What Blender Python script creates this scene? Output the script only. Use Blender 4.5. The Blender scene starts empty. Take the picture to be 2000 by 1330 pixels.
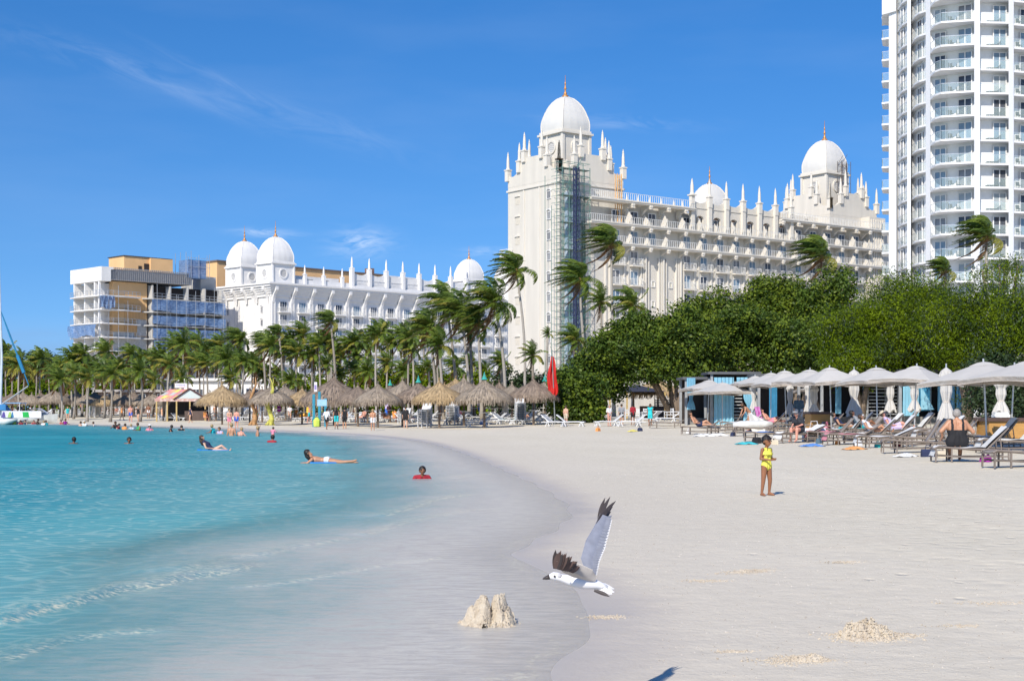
import bpy, bmesh, math, random
import numpy as np
from mathutils import Vector, Matrix, noise as mnoise
rnd = random.Random(7)
NR = np.random.RandomState(11)
R = math.radians
SC = bpy.context.scene
COL = SC.collection
# ------------------------------------------------------------------ camera, sky, sun, exposure
FPX, HZ, EYE = 2778.0, 796.0, 1.58          # focal length in photo pixels, horizon row, eye height
cam_d = bpy.data.cameras.new('camera'); cam = bpy.data.objects.new('camera', cam_d); COL.objects.link(cam)
cam.location = (0, 0, EYE); cam.rotation_euler = (R(90), 0, 0)
cam_d.sensor_width = 36; cam_d.lens = FPX / 2000 * 36; cam_d.shift_y = (HZ - 665) / 2000
cam_d.clip_start = 0.1; cam_d.clip_end = 6000
SC.camera = cam
SUN_EL, SUN_AZ = 38.0, R(201)                # azimuth clockwise from +Y: the sun stands behind and to the left
SUN_DIR = Vector((math.sin(SUN_AZ) * math.cos(R(SUN_EL)), math.cos(SUN_AZ) * math.cos(R(SUN_EL)), math.sin(R(SUN_EL))))
sl = bpy.data.lights.new('sun', 'SUN'); so = bpy.data.objects.new('sun', sl); COL.objects.link(so)
sl.energy = 4.3; sl.angle = R(0.53); sl.color = (1.0, 0.93, 0.82)
so.rotation_euler = SUN_DIR.to_track_quat('Z', 'Y').to_euler()
W = bpy.data.worlds.new('World'); SC.world = W; W.use_nodes = True
SC.view_settings.view_transform = 'Standard'; SC.view_settings.look = 'None'
SC.view_settings.exposure = 0.28; SC.view_settings.gamma = 1; SC.view_settings.use_curve_mapping = False
SC.cycles.max_bounces = 6; SC.cycles.diffuse_bounces = 3; SC.cycles.transparent_max_bounces = 12; SC.cycles.adaptive_threshold = .02
SC.cycles.caustics_reflective = False; SC.cycles.caustics_refractive = False
def world():
    nt = W.node_tree; N = nt.nodes; L = nt.links; N.clear()
    out = N.new('ShaderNodeOutputWorld'); bg = N.new('ShaderNodeBackground'); bg.inputs[1].default_value = 0.116
    sky = N.new('ShaderNodeTexSky'); sky.sky_type = 'NISHITA'; sky.sun_disc = False
    sky.sun_elevation = R(SUN_EL); sky.sun_rotation = SUN_AZ
    sky.air_density = 1.0; sky.dust_density = 0.25; sky.ozone_density = 4.0; sky.altitude = 0
    hs = N.new('ShaderNodeHueSaturation'); hs.inputs['Saturation'].default_value = 1.33; hs.inputs['Hue'].default_value = 0.508
    L.new(sky.outputs[0], hs.inputs['Color'])
    geo = N.new('ShaderNodeTexCoord'); sep = N.new('ShaderNodeSeparateXYZ'); L.new(geo.outputs['Generated'], sep.inputs[0])
    # dry trade-wind air: no pale band at the horizon, so the sky is looked up a little higher
    mz = N.new('ShaderNodeMath'); mz.operation = 'MULTIPLY_ADD'; L.new(sep.outputs[2], mz.inputs[0]); mz.inputs[1].default_value = .87; mz.inputs[2].default_value = .112
    cv = N.new('ShaderNodeCombineXYZ'); L.new(sep.outputs[0], cv.inputs[0]); L.new(sep.outputs[1], cv.inputs[1]); L.new(mz.outputs[0], cv.inputs[2])
    vn = N.new('ShaderNodeVectorMath'); vn.operation = 'NORMALIZE'; L.new(cv.outputs[0], vn.inputs[0]); L.new(vn.outputs[0], sky.inputs[0])
    def math_(op, a, b=None, c=None):
        m = N.new('ShaderNodeMath'); m.operation = op
        for i, v in enumerate((a, b, c)):
            if v is None: continue
            if isinstance(v, (int, float)): m.inputs[i].default_value = v
            else: L.new(v, m.inputs[i])
        return m.outputs[0]
    X, Y, Z = sep.outputs
    az = math_('ARCTAN2', X, Y); el = math_('ARCSINE', Z)
    def streak(px, py, hx, hy, slope, sc, amt, seed, thr=0.45):
        a0 = math.atan((px - 1000) / FPX); e0 = math.atan((HZ - py) / FPX * math.cos(a0))
        ax, ay = hx / FPX, hy / FPX
        du = math_('SUBTRACT', az, a0); dv = math_('SUBTRACT', el, e0)
        dv = math_('SUBTRACT', dv, math_('MULTIPLY', du, slope))
        qu = math_('DIVIDE', du, ax); qv = math_('DIVIDE', dv, ay)
        r2 = math_('ADD', math_('MULTIPLY', qu, qu), math_('MULTIPLY', qv, qv))
        m = math_('POWER', 2.718, math_('MULTIPLY', r2, -1.0))
        cb = N.new('ShaderNodeCombineXYZ'); L.new(math_('MULTIPLY', du, sc), cb.inputs[0]); L.new(math_('MULTIPLY', dv, sc * 4), cb.inputs[1]); cb.inputs[2].default_value = seed
        nz = N.new('ShaderNodeTexNoise'); nz.inputs['Scale'].default_value = 1; nz.inputs['Detail'].default_value = 4; nz.inputs['Roughness'].default_value = .6; nz.inputs['Distortion'].default_value = 1.2
        L.new(cb.outputs[0], nz.inputs['Vector'])
        mr = N.new('ShaderNodeMapRange'); mr.inputs[1].default_value = thr; mr.inputs[2].default_value = thr + .35; L.new(nz.outputs[0], mr.inputs[0])
        return math_('MULTIPLY', math_('MULTIPLY', m, mr.outputs[0]), amt)
    parts = [streak(220, 125, 230, 26, -.22, 22, .10, 1, .38), streak(340, 175, 130, 12, -.42, 25, .12, 2, .33), streak(430, 155, 120, 9, -.42, 25, .10, 7, .36), streak(600, 240, 220, 30, -.25, 20, .10, 3, .36),
             streak(705, 475, 52, 24, .05, 40, .55, 4, .35), streak(520, 455, 55, 7, -.03, 40, .5, 5, .3), streak(1200, 240, 130, 12, -.05, 25, .2, 6, .4),
             streak(950, 492, 45, 9, 0, 40, .3, 8, .35)]
    tot = parts[0]
    for p in parts[1:]: tot = math_('ADD', tot, p)
    # thin veil all over the sky
    cb = N.new('ShaderNodeCombineXYZ'); L.new(math_('MULTIPLY', az, 3.0), cb.inputs[0]); L.new(math_('MULTIPLY', el, 14.0), cb.inputs[1])
    nz = N.new('ShaderNodeTexNoise'); nz.inputs['Scale'].default_value = 1.3; nz.inputs['Detail'].default_value = 6; L.new(cb.outputs[0], nz.inputs['Vector'])
    mr = N.new('ShaderNodeMapRange'); mr.inputs[1].default_value = .45; mr.inputs[2].default_value = .8; mr.inputs[4].default_value = .06; L.new(nz.outputs[0], mr.inputs[0])
    tot = math_('ADD', tot, mr.outputs[0])
    mx = N.new('ShaderNodeMix'); mx.data_type = 'RGBA'; L.new(tot, mx.inputs[0]); L.new(hs.outputs[0], mx.inputs[6]); mx.inputs[7].default_value = (6.0, 6.9, 8.2, 1)
    # low slate cloud bank towards the left horizon
    lo = math_('ADD', streak(60, 690, 200, 34, 0, 9, .55, 21, .2), streak(40, 640, 120, 16, 0, 9, .25, 22, .3))
    mx2 = N.new('ShaderNodeMix'); mx2.data_type = 'RGBA'; L.new(lo, mx2.inputs[0]); L.new(mx.outputs[2], mx2.inputs[6]); mx2.inputs[7].default_value = (1.9, 3.0, 5.0, 1)
    L.new(mx2.outputs[2], bg.inputs[0]); L.new(bg.outputs[0], out.inputs[0])
world()
# ------------------------------------------------------------------ helpers
def srgb(r, g, b):
    f = lambda c: (c / 255 / 12.92) if c / 255 <= .04045 else ((c / 255 + .055) / 1.055) ** 2.4
    return (f(r), f(g), f(b))
MATS = {}
def M(name, col=(.5, .5, .5), rough=.6, var=.12, scale=3.0, bump=0.0, bscale=40.0, metal=0.0, spec=.5, col2=None, alpha=1.0, transl=0.0, island=0.0, stretch=None, emit=0, coat=0):
    if name in MATS: return MATS[name]
    m = bpy.data.materials.new(name); m.use_nodes = True; MATS[name] = m
    nt = m.node_tree; N = nt.nodes; L = nt.links; b = N['Principled BSDF']
    b.inputs['Roughness'].default_value = rough; b.inputs['Metallic'].default_value = metal
    b.inputs['Specular IOR Level'].default_value = spec; b.inputs['Alpha'].default_value = alpha
    tc = N.new('ShaderNodeTexCoord'); vec = tc.outputs['Object']
    if stretch:
        mp = N.new('ShaderNodeMapping'); mp.inputs['Scale'].default_value = stretch; L.new(vec, mp.inputs[0]); vec = mp.outputs[0]
    nz = N.new('ShaderNodeTexNoise'); nz.inputs['Scale'].default_value = scale; nz.inputs['Detail'].default_value = 5; L.new(vec, nz.inputs['Vector'])
    mx = N.new('ShaderNodeMix'); mx.data_type = 'RGBA'
    c2 = col2 if col2 else tuple(min(1, c * (1 + var)) for c in col)
    c1 = col if col2 else tuple(c * (1 - var) for c in col)
    mx.inputs[6].default_value = (*c1, 1); mx.inputs[7].default_value = (*c2, 1)
    mr = N.new('ShaderNodeMapRange'); mr.inputs[1].default_value = .3; mr.inputs[2].default_value = .7; L.new(nz.outputs[0], mr.inputs[0])
    fac = mr.outputs[0]
    if island:
        g = N.new('ShaderNodeNewGeometry'); mi = N.new('ShaderNodeMix'); mi.data_type = 'FLOAT'; mi.inputs[0].default_value = island
        L.new(fac, mi.inputs[2]); L.new(g.outputs['Random Per Island'], mi.inputs[3]); fac = mi.outputs[0]
    L.new(fac, mx.inputs[0]); L.new(mx.outputs[2], b.inputs['Base Color'])
    if bump:
        n2 = N.new('ShaderNodeTexNoise'); n2.inputs['Scale'].default_value = bscale; n2.inputs['Detail'].default_value = 4; L.new(vec, n2.inputs['Vector'])
        bp = N.new('ShaderNodeBump'); bp.inputs['Strength'].default_value = bump; bp.inputs['Distance'].default_value = .02
        L.new(n2.outputs[0], bp.inputs['Height']); L.new(bp.outputs[0], b.inputs['Normal'])
    if transl:
        t = N.new('ShaderNodeBsdfTranslucent'); L.new(mx.outputs[2], t.inputs[0]); ms = N.new('ShaderNodeMixShader'); ms.inputs[0].default_value = transl
        out = N['Material Output']; L.new(b.outputs[0], ms.inputs[1]); L.new(t.outputs[0], ms.inputs[2]); L.new(ms.outputs[0], out.inputs[0])
    if coat: b.inputs['Coat Weight'].default_value = coat
    return m
def C8(name, r, g, b, **k): return M(name, srgb(r, g, b), **k)

class MB:
    def __init__(s): s.v = []; s.f = []; s.m = []
    def add(s, vs, fs, mi=0):
        o = len(s.v); s.v += [tuple(p) for p in vs]; s.f += [tuple(i + o for i in f) for f in fs]; s.m += [mi] * len(fs); return s
    def box(s, x0, y0, z0, x1, y1, z1, mi=0):
        return s.add([(x0,y0,z0),(x1,y0,z0),(x1,y1,z0),(x0,y1,z0),(x0,y0,z1),(x1,y0,z1),(x1,y1,z1),(x0,y1,z1)],
                     [(0,3,2,1),(4,5,6,7),(0,1,5,4),(1,2,6,5),(2,3,7,6),(3,0,4,7)], mi)
    def prism(s, poly, z0, z1, mi=0):
        n = len(poly); a = sum(poly[i][0]*poly[(i+1)%n][1]-poly[(i+1)%n][0]*poly[i][1] for i in range(n))
        if a < 0: poly = poly[::-1]
        vs = [(x,y,z0) for x,y in poly] + [(x,y,z1) for x,y in poly]
        return s.add(vs, [tuple(range(n))[::-1], tuple(range(n,2*n))] + [(i,(i+1)%n,n+(i+1)%n,n+i) for i in range(n)], mi)
    def xprism(s, poly, x0, x1, mi=0):       # polygon in (y, z) swept along x
        n = len(poly); vs = [(x0,y,z) for y,z in poly] + [(x1,y,z) for y,z in poly]
        return s.add(vs, [tuple(range(n)), tuple(range(n,2*n))[::-1]] + [(i,n+i,n+(i+1)%n,(i+1)%n) for i in range(n)], mi)
    def yprism(s, poly, y0, y1, mi=0):       # polygon in (x, z) swept along y
        n = len(poly); vs = [(x,y0,z) for x,z in poly] + [(x,y1,z) for x,z in poly]
        return s.add(vs, [tuple(range(n)), tuple(range(n,2*n))[::-1]] + [(i,n+i,n+(i+1)%n,(i+1)%n) for i in range(n)], mi)
    def beam(s, p, q, w, h=None, mi=0):
        p = Vector(p); q = Vector(q); d = (q-p).normalized(); h = h or w
        up = Vector((0,0,1)) if abs(d.z) < .95 else Vector((0,1,0))
        a = d.cross(up).normalized()*w/2; b = a.cross(d).normalized()*h/2
        vs = [p-a-b,p+a-b,p+a+b,p-a+b,q-a-b,q+a-b,q+a+b,q-a+b]
        return s.add(vs, [(0,1,2,3),(7,6,5,4),(4,5,1,0),(5,6,2,1),(6,7,3,2),(7,4,0,3)], mi)
    def tube(s, pts, rad, n=6, mi=0):
        pts = [Vector(p) for p in pts]; k = len(pts); rad = rad if isinstance(rad,(list,tuple)) else [rad]*k
        vs = []
        for i in range(k):
            d = (pts[min(i+1,k-1)]-pts[max(i-1,0)])
            d = d.normalized() if d.length > 1e-9 else Vector((0,0,1))
            up = Vector((0,0,1)) if abs(d.z) < .9 else Vector((1,0,0))
            a = d.cross(up).normalized(); b = a.cross(d).normalized()
            for j in range(n):
                t = 2*math.pi*j/n; vs.append(pts[i]+a*math.cos(t)*rad[i]+b*math.sin(t)*rad[i])
        fs = [(i*n+j,i*n+(j+1)%n,(i+1)*n+(j+1)%n,(i+1)*n+j) for i in range(k-1) for j in range(n)]
        fs = [f[::-1] for f in fs]
        fs += [tuple(range(n)), tuple(range((k-1)*n,k*n))[::-1]]
        return s.add(vs, fs, mi)
    def lathe(s, prof, n=16, c=(0,0), mi=0, square=False, bulge=0.0, per=4):
        ring = []
        if square:
            for sd in range(4):
                for j in range(per):
                    t = -1+2*j/per; o = 1+bulge*(1-t*t); x, y = t, -o
                    for _ in range(sd): x, y = -y, x
                    ring.append((x, y))
        else: ring = [(math.cos(2*math.pi*j/n), math.sin(2*math.pi*j/n)) for j in range(n)]
        n = len(ring); vs = [(c[0]+x*r, c[1]+y*r, z) for r, z in prof for x, y in ring]
        fs = [(i*n+j,i*n+(j+1)%n,(i+1)*n+(j+1)%n,(i+1)*n+j) for i in range(len(prof)-1) for j in range(n)]
        fs += [tuple(range(n))[::-1], tuple(range((len(prof)-1)*n, len(prof)*n))]
        return s.add(vs, fs, mi)
    def grid(s, fn, nu, nv, mi=0):
        vs = [fn(i/nu, j/nv) for j in range(nv+1) for i in range(nu+1)]
        return s.add(vs, [(j*(nu+1)+i, j*(nu+1)+i+1, (j+1)*(nu+1)+i+1, (j+1)*(nu+1)+i) for j in range(nv) for i in range(nu)], mi)
    def mesh(s, name, mats, smooth=False):
        me = bpy.data.meshes.new(name); me.from_pydata(s.v, [], s.f)
        if not isinstance(mats, (list,tuple)): mats = [mats]
        for m in mats: me.materials.append(m)
        if len(mats) > 1: me.polygons.foreach_set('material_index', s.m)
        if smooth: me.polygons.foreach_set('use_smooth', [True]*len(me.polygons))
        me.update(); return me
    def build(s, name, mats, parent=None, loc=(0,0,0), rz=0, smooth=False):
        return obj(name, s.mesh(name, mats, smooth), parent, loc, rz)
KIDS = {}
def obj(name, me, parent=None, loc=(0,0,0), rz=0, scale=None):
    o = bpy.data.objects.new(name, me); COL.objects.link(o); o.location = loc; o.rotation_euler = (0,0,rz)
    if scale is not None: o.scale = (scale,)*3 if isinstance(scale,(int,float)) else scale
    if parent is not None: o.parent = parent; KIDS.setdefault(parent.name, []).append(o)
    return o
def tag(o, label=None, cat=None, group=None, kind=None):
    if label: o['label'] = label
    if cat: o['category'] = cat
    if group: o['group'] = group
    if kind: o['kind'] = kind
    return o
def thing(name, label, cat, loc=(0,0,0), rz=0, group=None):
    return tag(obj(name, None, None, loc, rz), label, cat, group)
def copy_tree(o, parent=None):
    c = o.copy(); COL.objects.link(c)
    if parent is not None: c.parent = parent; KIDS.setdefault(parent.name, []).append(c)
    for ch in list(KIDS.get(o.name, ())): copy_tree(ch, c)
    return c
def dup(o, label, loc, rz=None, scale=None, group=None):
    c = copy_tree(o); c['label'] = label; c.location = loc
    if rz is not None: c.rotation_euler = (0,0,rz)
    if scale is not None: c.scale = (scale,)*3 if isinstance(scale,(int,float)) else scale
    if group: c['group'] = group
    return c
ORD = ['first','second','third','fourth','fifth','sixth','seventh','eighth','ninth','tenth','eleventh','twelfth','thirteenth','fourteenth','fifteenth','sixteenth','seventeenth','eighteenth','nineteenth','twentieth']
def ordn(i):
    if i < 20: return ORD[i]
    t = {2:'twenty',3:'thirty',4:'forty',5:'fifty'}; tt = {2:'twentieth',3:'thirtieth',4:'fortieth',5:'fiftieth'}
    q, r = divmod(i+1, 10)
    return tt[q] if r == 0 else t[q] + '-' + ORD[r-1]
def at(px, py, D): return Vector(((px-1000)/FPX*D, D, EYE+(HZ-py)/FPX*D))
# ------------------------------------------------------------------ the shoreline and the ground
SHORE_PX = [(1050,1330),(1085,1290),(1118,1252),(1128,1222),(1150,1198),(1110,1160),(1060,1120),(1010,1092),(985,1080),(1030,1058),(1075,1035),(1108,1010),(1105,990),(1085,972),(1040,945),(975,916),(930,896),(890,880),(830,862),(740,850),(600,842.5),(400,834.5),(200,829.5),(0,826),(-300,822)]
SHORE = [(-6,-80),(-1.2,-20),(0.1,0),(.1,4)] + [((x-1000)/FPX*(FPX*EYE/(y-HZ)), FPX*EYE/(y-HZ)) for x, y in SHORE_PX] + [(-150,220),(-420,300),(-1500,520)]
def chaikin(p, k=2):
    for _ in range(k):
        q = [p[0]]
        for a, b in zip(p[:-1], p[1:]):
            q += [(a[0]*.75+b[0]*.25, a[1]*.75+b[1]*.25), (a[0]*.25+b[0]*.75, a[1]*.25+b[1]*.75)]
        p = q + [p[-1]]
    return p
SH = np.array(chaikin(SHORE, 2))
def sdist(X, Y, poly=None):
    """signed distance to the shoreline: positive on the beach, negative over the sea"""
    P = SH if poly is None else poly
    X = np.atleast_1d(np.asarray(X, float)); Y = np.atleast_1d(np.asarray(Y, float))
    best = np.full(X.shape, 1e18); sg = np.ones(X.shape)
    for i in range(len(P)-1):
        ax, ay = P[i]; bx, by = P[i+1]; dx, dy = bx-ax, by-ay; L2 = dx*dx+dy*dy
        t = np.clip(((X-ax)*dx+(Y-ay)*dy)/L2, 0, 1); ex = X-ax-t*dx; ey = Y-ay-t*dy; d = ex*ex+ey*ey
        cr = dx*(Y-ay)-dy*(X-ax); m = d < best
        best = np.where(m, d, best); sg = np.where(m, np.where(cr > 0, -1., 1.), sg)
    return sg*np.sqrt(best)
def sst(a, b, x): t = np.clip((x-a)/(b-a), 0, 1); return t*t*(3-2*t)
def ground_f(X, Y, sd=None):
    if sd is None: sd = sdist(X, Y)
    X = np.asarray(X, float); Y = np.asarray(Y, float)
    up = .55*sst(8, 30, sd) + .012*np.clip(sd, 0, 6)
    dn = -(.016*np.clip(-sd, 0, 3) + .07*np.clip(-sd-3, 0, 18) + .02*np.clip(-sd-21, 0, 120))
    rip = sst(.5, 4, sd)*(.014*np.sin(X*1.3+.9*np.sin(Y*.7+X*.2))*np.cos(Y*.55+X*.3+np.sin(X*.8)) + .005*np.sin(X*2.7+Y*.9+1.7*np.sin(Y*1.1+X*.7)))
    return up + dn + rip
def gz(x, y): return float(ground_f(x, y)[0])
def gp(px, py):
    """the point of the beach that shows at a pixel"""
    dx, dz = (px-1000)/FPX, (HZ-py)/FPX
    D = EYE/max(1e-4, -dz)
    for _ in range(12): D = (EYE-gz(dx*D, D))/max(1e-4, -dz)*.6 + D*.4
    return Vector((dx*D, D, gz(dx*D, D)))
def gd(px, D):
    x = (px-1000)/FPX*D; return Vector((x, D, gz(x, D)))
# ------------------------------------------------------------------ sand, sea
def fan_mesh(name, rows, cols, zf, mat, keep=None, smooth=True, attrs=None):
    A, T = np.meshgrid(rows, cols, indexing='ij'); Y = A-6.0; X = T*A
    sd = sdist(X.ravel(), Y.ravel()).reshape(X.shape)
    Z, at_ = zf(X, Y, sd)
    n, m = X.shape; idx = np.arange(n*m).reshape(n, m)
    q = np.stack([idx[:-1,:-1], idx[:-1,1:], idx[1:,1:], idx[1:,:-1]], -1).reshape(-1, 4)
    if keep is not None:
        k = keep(X, Y, sd); kq = (k[:-1,:-1]|k[:-1,1:]|k[1:,1:]|k[1:,:-1]).ravel(); q = q[kq]
        used = np.zeros(n*m, bool); used[q.ravel()] = True; new = np.cumsum(used)-1
    else: used = np.ones(n*m, bool); new = np.arange(n*m)
    co = np.stack([X.ravel(), Y.ravel(), Z.ravel()], -1)[used]; q = new[q]
    me = bpy.data.meshes.new(name); me.vertices.add(len(co)); me.vertices.foreach_set('co', co.ravel())
    me.loops.add(q.size); me.loops.foreach_set('vertex_index', q.ravel().astype(np.int32))
    me.polygons.add(len(q)); me.polygons.foreach_set('loop_start', np.arange(0, q.size, 4, dtype=np.int32)); me.update(calc_edges=True)
    me.polygons.foreach_set('use_smooth', np.ones(len(q), bool))
    for k_, v in at_.items():
        a = me.attributes.new(k_, 'FLOAT', 'POINT'); a.data.foreach_set('value', v.ravel()[used].astype(np.float32))
    me.materials.append(mat); return obj(name, me)
def gsp(a, b, r): return list(a*np.exp(np.arange(0, math.log(b/a), r)))
ROWS = np.array([1.5, 3, 5, 7, 9] + gsp(10.5, 46, .0042) + gsp(46, 240, .012) + gsp(240, 2600, .06) + [2600])
TC = np.concatenate([-gsp(.40, 3.2, .16)[::-1] if False else -np.array(gsp(.40, 3.2, .16))[::-1], np.linspace(-.395, .395, 400), np.array(gsp(.40, 3.2, .16))])

def node_kit(m):
    m.use_nodes = True; nt = m.node_tree; N = nt.nodes; L = nt.links
    def lk(v, s):
        if isinstance(v, (int, float)): s.default_value = v
        elif isinstance(v, tuple): s.default_value = (*v, 1) if len(s.default_value) == 4 else v
        else: L.new(v, s)
    def mth(op, a, b=0.0):
        n = N.new('ShaderNodeMath'); n.operation = op; lk(a, n.inputs[0]); lk(b, n.inputs[1]); return n.outputs[0]
    def mr(v, a, b, c=0.0, d=1.0, sm=True):
        n = N.new('ShaderNodeMapRange'); n.interpolation_type = 'SMOOTHSTEP' if sm else 'LINEAR'
        lk(v, n.inputs[0]); lk(a, n.inputs[1]); lk(b, n.inputs[2]); lk(c, n.inputs[3]); lk(d, n.inputs[4]); return n.outputs[0]
    def mix(f, a, b):
        n = N.new('ShaderNodeMix'); n.data_type = 'RGBA'; lk(f, n.inputs[0]); lk(a, n.inputs[6]); lk(b, n.inputs[7]); return n.outputs[2]
    def nz(vec, sc, det=4, ro=.5, dist=0.0):
        n = N.new('ShaderNodeTexNoise'); lk(vec, n.inputs['Vector']); n.inputs['Scale'].default_value = sc; n.inputs['Detail'].default_value = det; n.inputs['Roughness'].default_value = ro; n.inputs['Distortion'].default_value = dist; return n.outputs[0]
    def mp(vec, sc=(1,1,1), rot=(0,0,0)):
        n = N.new('ShaderNodeMapping'); lk(vec, n.inputs[0]); n.inputs['Scale'].default_value = sc; n.inputs['Rotation'].default_value = rot; return n.outputs[0]
    def att(name): n = N.new('ShaderNodeAttribute'); n.attribute_name = name; return n.outputs['Fac']
    def bump(h, st, dist, nrm=None):
        n = N.new('ShaderNodeBump'); n.inputs['Strength'].default_value = st; n.inputs['Distance'].default_value = dist; L.new(h, n.inputs['Height'])
        if nrm is not None: L.new(nrm, n.inputs['Normal'])
        return n.outputs[0]
    return N, L, lk, mth, mr, mix, nz, mp, att, bump
def sand_material():
    m = bpy.data.materials.new('coral_sand'); N, L, lk, mth, mr, mix, nz, mp, att, bump = node_kit(m)
    b = N['Principled BSDF']; pos = N.new('ShaderNodeNewGeometry').outputs['Position']
    sd = att('shore'); n1 = nz(pos, .8, 5, .6); n2 = nz(pos, 6, 6, .65); n3 = nz(mp(pos, (1, .35, 1)), .22, 4)
    sdj = mth('ADD', sd, mth('MULTIPLY', mth('SUBTRACT', n1, .5), 1.1))
    wet = mr(sdj, -.1, 1.1, 1, 0)
    damp = mth('MULTIPLY', mr(sdj, .4, 5.5, 1, 0), .42)
    dry = mix(mr(n2, .3, .7), (.605, .55, .435), (.69, .63, .505))
    dry = mix(mr(n3, .35, .65, 0, .55), dry, (.71, .65, .535))
    dry = mix(mth('MULTIPLY', mr(n1, .55, .75), .3), dry, (.63, .535, .42))
    col = mix(damp, dry, (.58, .52, .44)); col = mix(wet, col, (.53, .465, .39))
    col = mix(mr(sd, -.9, -.25, 1, 0), col, (.70, .63, .55))
    # small dark flecks, thickest above the water's edge
    fl = mth('MULTIPLY', mr(nz(pos, 38, 2, .5), .70, .74), mth('MULTIPLY', mr(sd, .6, 1.6), mr(sd, 2.2, 4.5, 1, 0)))
    fl2 = mth('MULTIPLY', mr(nz(pos, 26, 2, .5), .735, .76), .55)
    col = mix(mth('MULTIPLY', mth('MAXIMUM', fl, fl2), .6), col, (.16, .13, .10))
    col = mix(mr(sd, 30, 48, 0, .35), col, (.50, .46, .40))
    lk(col, b.inputs['Base Color'])
    lk(mr(wet, 0, 1, .9, .34, False), b.inputs['Roughness'])
    lk(mr(wet, 0, 1, .25, .6, False), b.inputs['Specular IOR Level'])
    h = mth('ADD', mth('MULTIPLY', n2, .5), mth('ADD', mth('MULTIPLY', nz(pos, 28, 4, .6), .35), mth('MULTIPLY', nz(mp(pos, (.8, 1, 1)), 2.2, 5, .7), 1.2)))
    # trampled hollows
    v = N.new('ShaderNodeTexVoronoi'); v.feature = 'SMOOTH_F1'; lk(pos, v.inputs['Vector']); v.inputs['Scale'].default_value = 3.1; v.inputs['Smoothness'].default_value = .6
    h = mth('ADD', h, mth('MULTIPLY', mth('MULTIPLY', mr(v.outputs[0], .0, .5), 1.0), mr(sd, 1, 7, .15, 1)))
    v2 = N.new('ShaderNodeTexVoronoi'); v2.feature = 'F1'; lk(mp(pos, (1.25, .8, 1), (0, 0, .7)), v2.inputs['Vector']); v2.inputs['Scale'].default_value = 1.9
    pit = mth('MULTIPLY', mr(v2.outputs[0], .05, .17, -1.6, 0), mth('MULTIPLY', mr(nz(pos, .35, 3), .42, .58), mr(sd, 1.2, 3.5)))
    h = mth('ADD', h, pit); h = mth('MULTIPLY', h, mr(wet, 0, 1, 1, .06, False))
    L.new(bump(h, .62, .034), b.inputs['Normal'])
    return m
SAND = sand_material()
def sand_z(X, Y, sd):
    Z = ground_f(X.ravel(), Y.ravel(), sd.ravel()).reshape(X.shape)
    return Z, {'shore': sd}
fan_mesh('sand', ROWS, TC, sand_z, SAND)['kind'] = 'structure'
# ground behind the camera
mb = MB(); mb.box(-60, -80, -.05, 60, -4.55, .02); mb.build('sand_behind', M('sand_plain', (.53,.505,.465), rough=.9, bump=.4)).update_tag(); bpy.data.objects['sand_behind']['kind'] = 'structure'; bpy.data.objects['sand_behind'].name = 'sand'

def pxline(pts): return np.array(chaikin([((x-1000)/FPX*(FPX*EYE/(y-HZ)), FPX*EYE/(y-HZ)) for x, y in pts], 2))
# small breaking wavelets: (line in the photo, height, seaward width, shoreward width, foam)
WAVES = [([(-60,1300),(0,1280),(60,1262),(130,1247),(220,1237),(370,1229)], .022, .50, .10, .8),
         ([(-60,1225),(0,1212),(60,1192),(150,1176),(240,1158),(330,1140),(420,1116),(520,1096)], .060, .75, .14, 1.1),
         ([(440,1148),(520,1143),(600,1131),(680,1118),(760,1104),(840,1092),(910,1086)], .012, .22, .06, .85),
         ([(330,1128),(380,1106),(440,1090),(520,1082),(600,1064),(690,1046)], .030, .6, .15, .6),
         ([(690,1046),(740,1036),(800,1018),(870,1003),(950,993)], .018, .4, .10, .8),
         ([(740,1010),(790,992),(850,976),(915,965)], .022, .45, .12, 1.0),
         ([(560,985),(640,968),(720,955)], .02, .8, .4, .05),
         ([(870,935),(920,927),(965,926)], .012, .4, .15, .8),
         ([(830,1256),(900,1262),(960,1268)], .006, .2, .06, .3),
         ([(930,1332),(1000,1322),(1036,1314)], .008, .2, .06, .8)]
WL = [(pxline(p), h, a, b, f) for p, h, a, b, f in WAVES]
def udist(X, Y, P):
    best = np.full(X.shape, 1e18); sg = np.ones(X.shape); along = np.zeros(X.shape)
    for i in range(len(P)-1):
        ax, ay = P[i]; dx, dy = P[i+1][0]-ax, P[i+1][1]-ay; L2 = dx*dx+dy*dy+1e-12
        t = np.clip(((X-ax)*dx+(Y-ay)*dy)/L2, 0, 1); ex = X-ax-t*dx; ey = Y-ay-t*dy; d = ex*ex+ey*ey; m = d < best
        best = np.where(m, d, best); sg = np.where(m, np.where(dx*(Y-ay)-dy*(X-ax) > 0, -1., 1.), sg); along = np.where(m, (i+t)/(len(P)-1), along)
    return np.sqrt(best), sg, along
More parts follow.
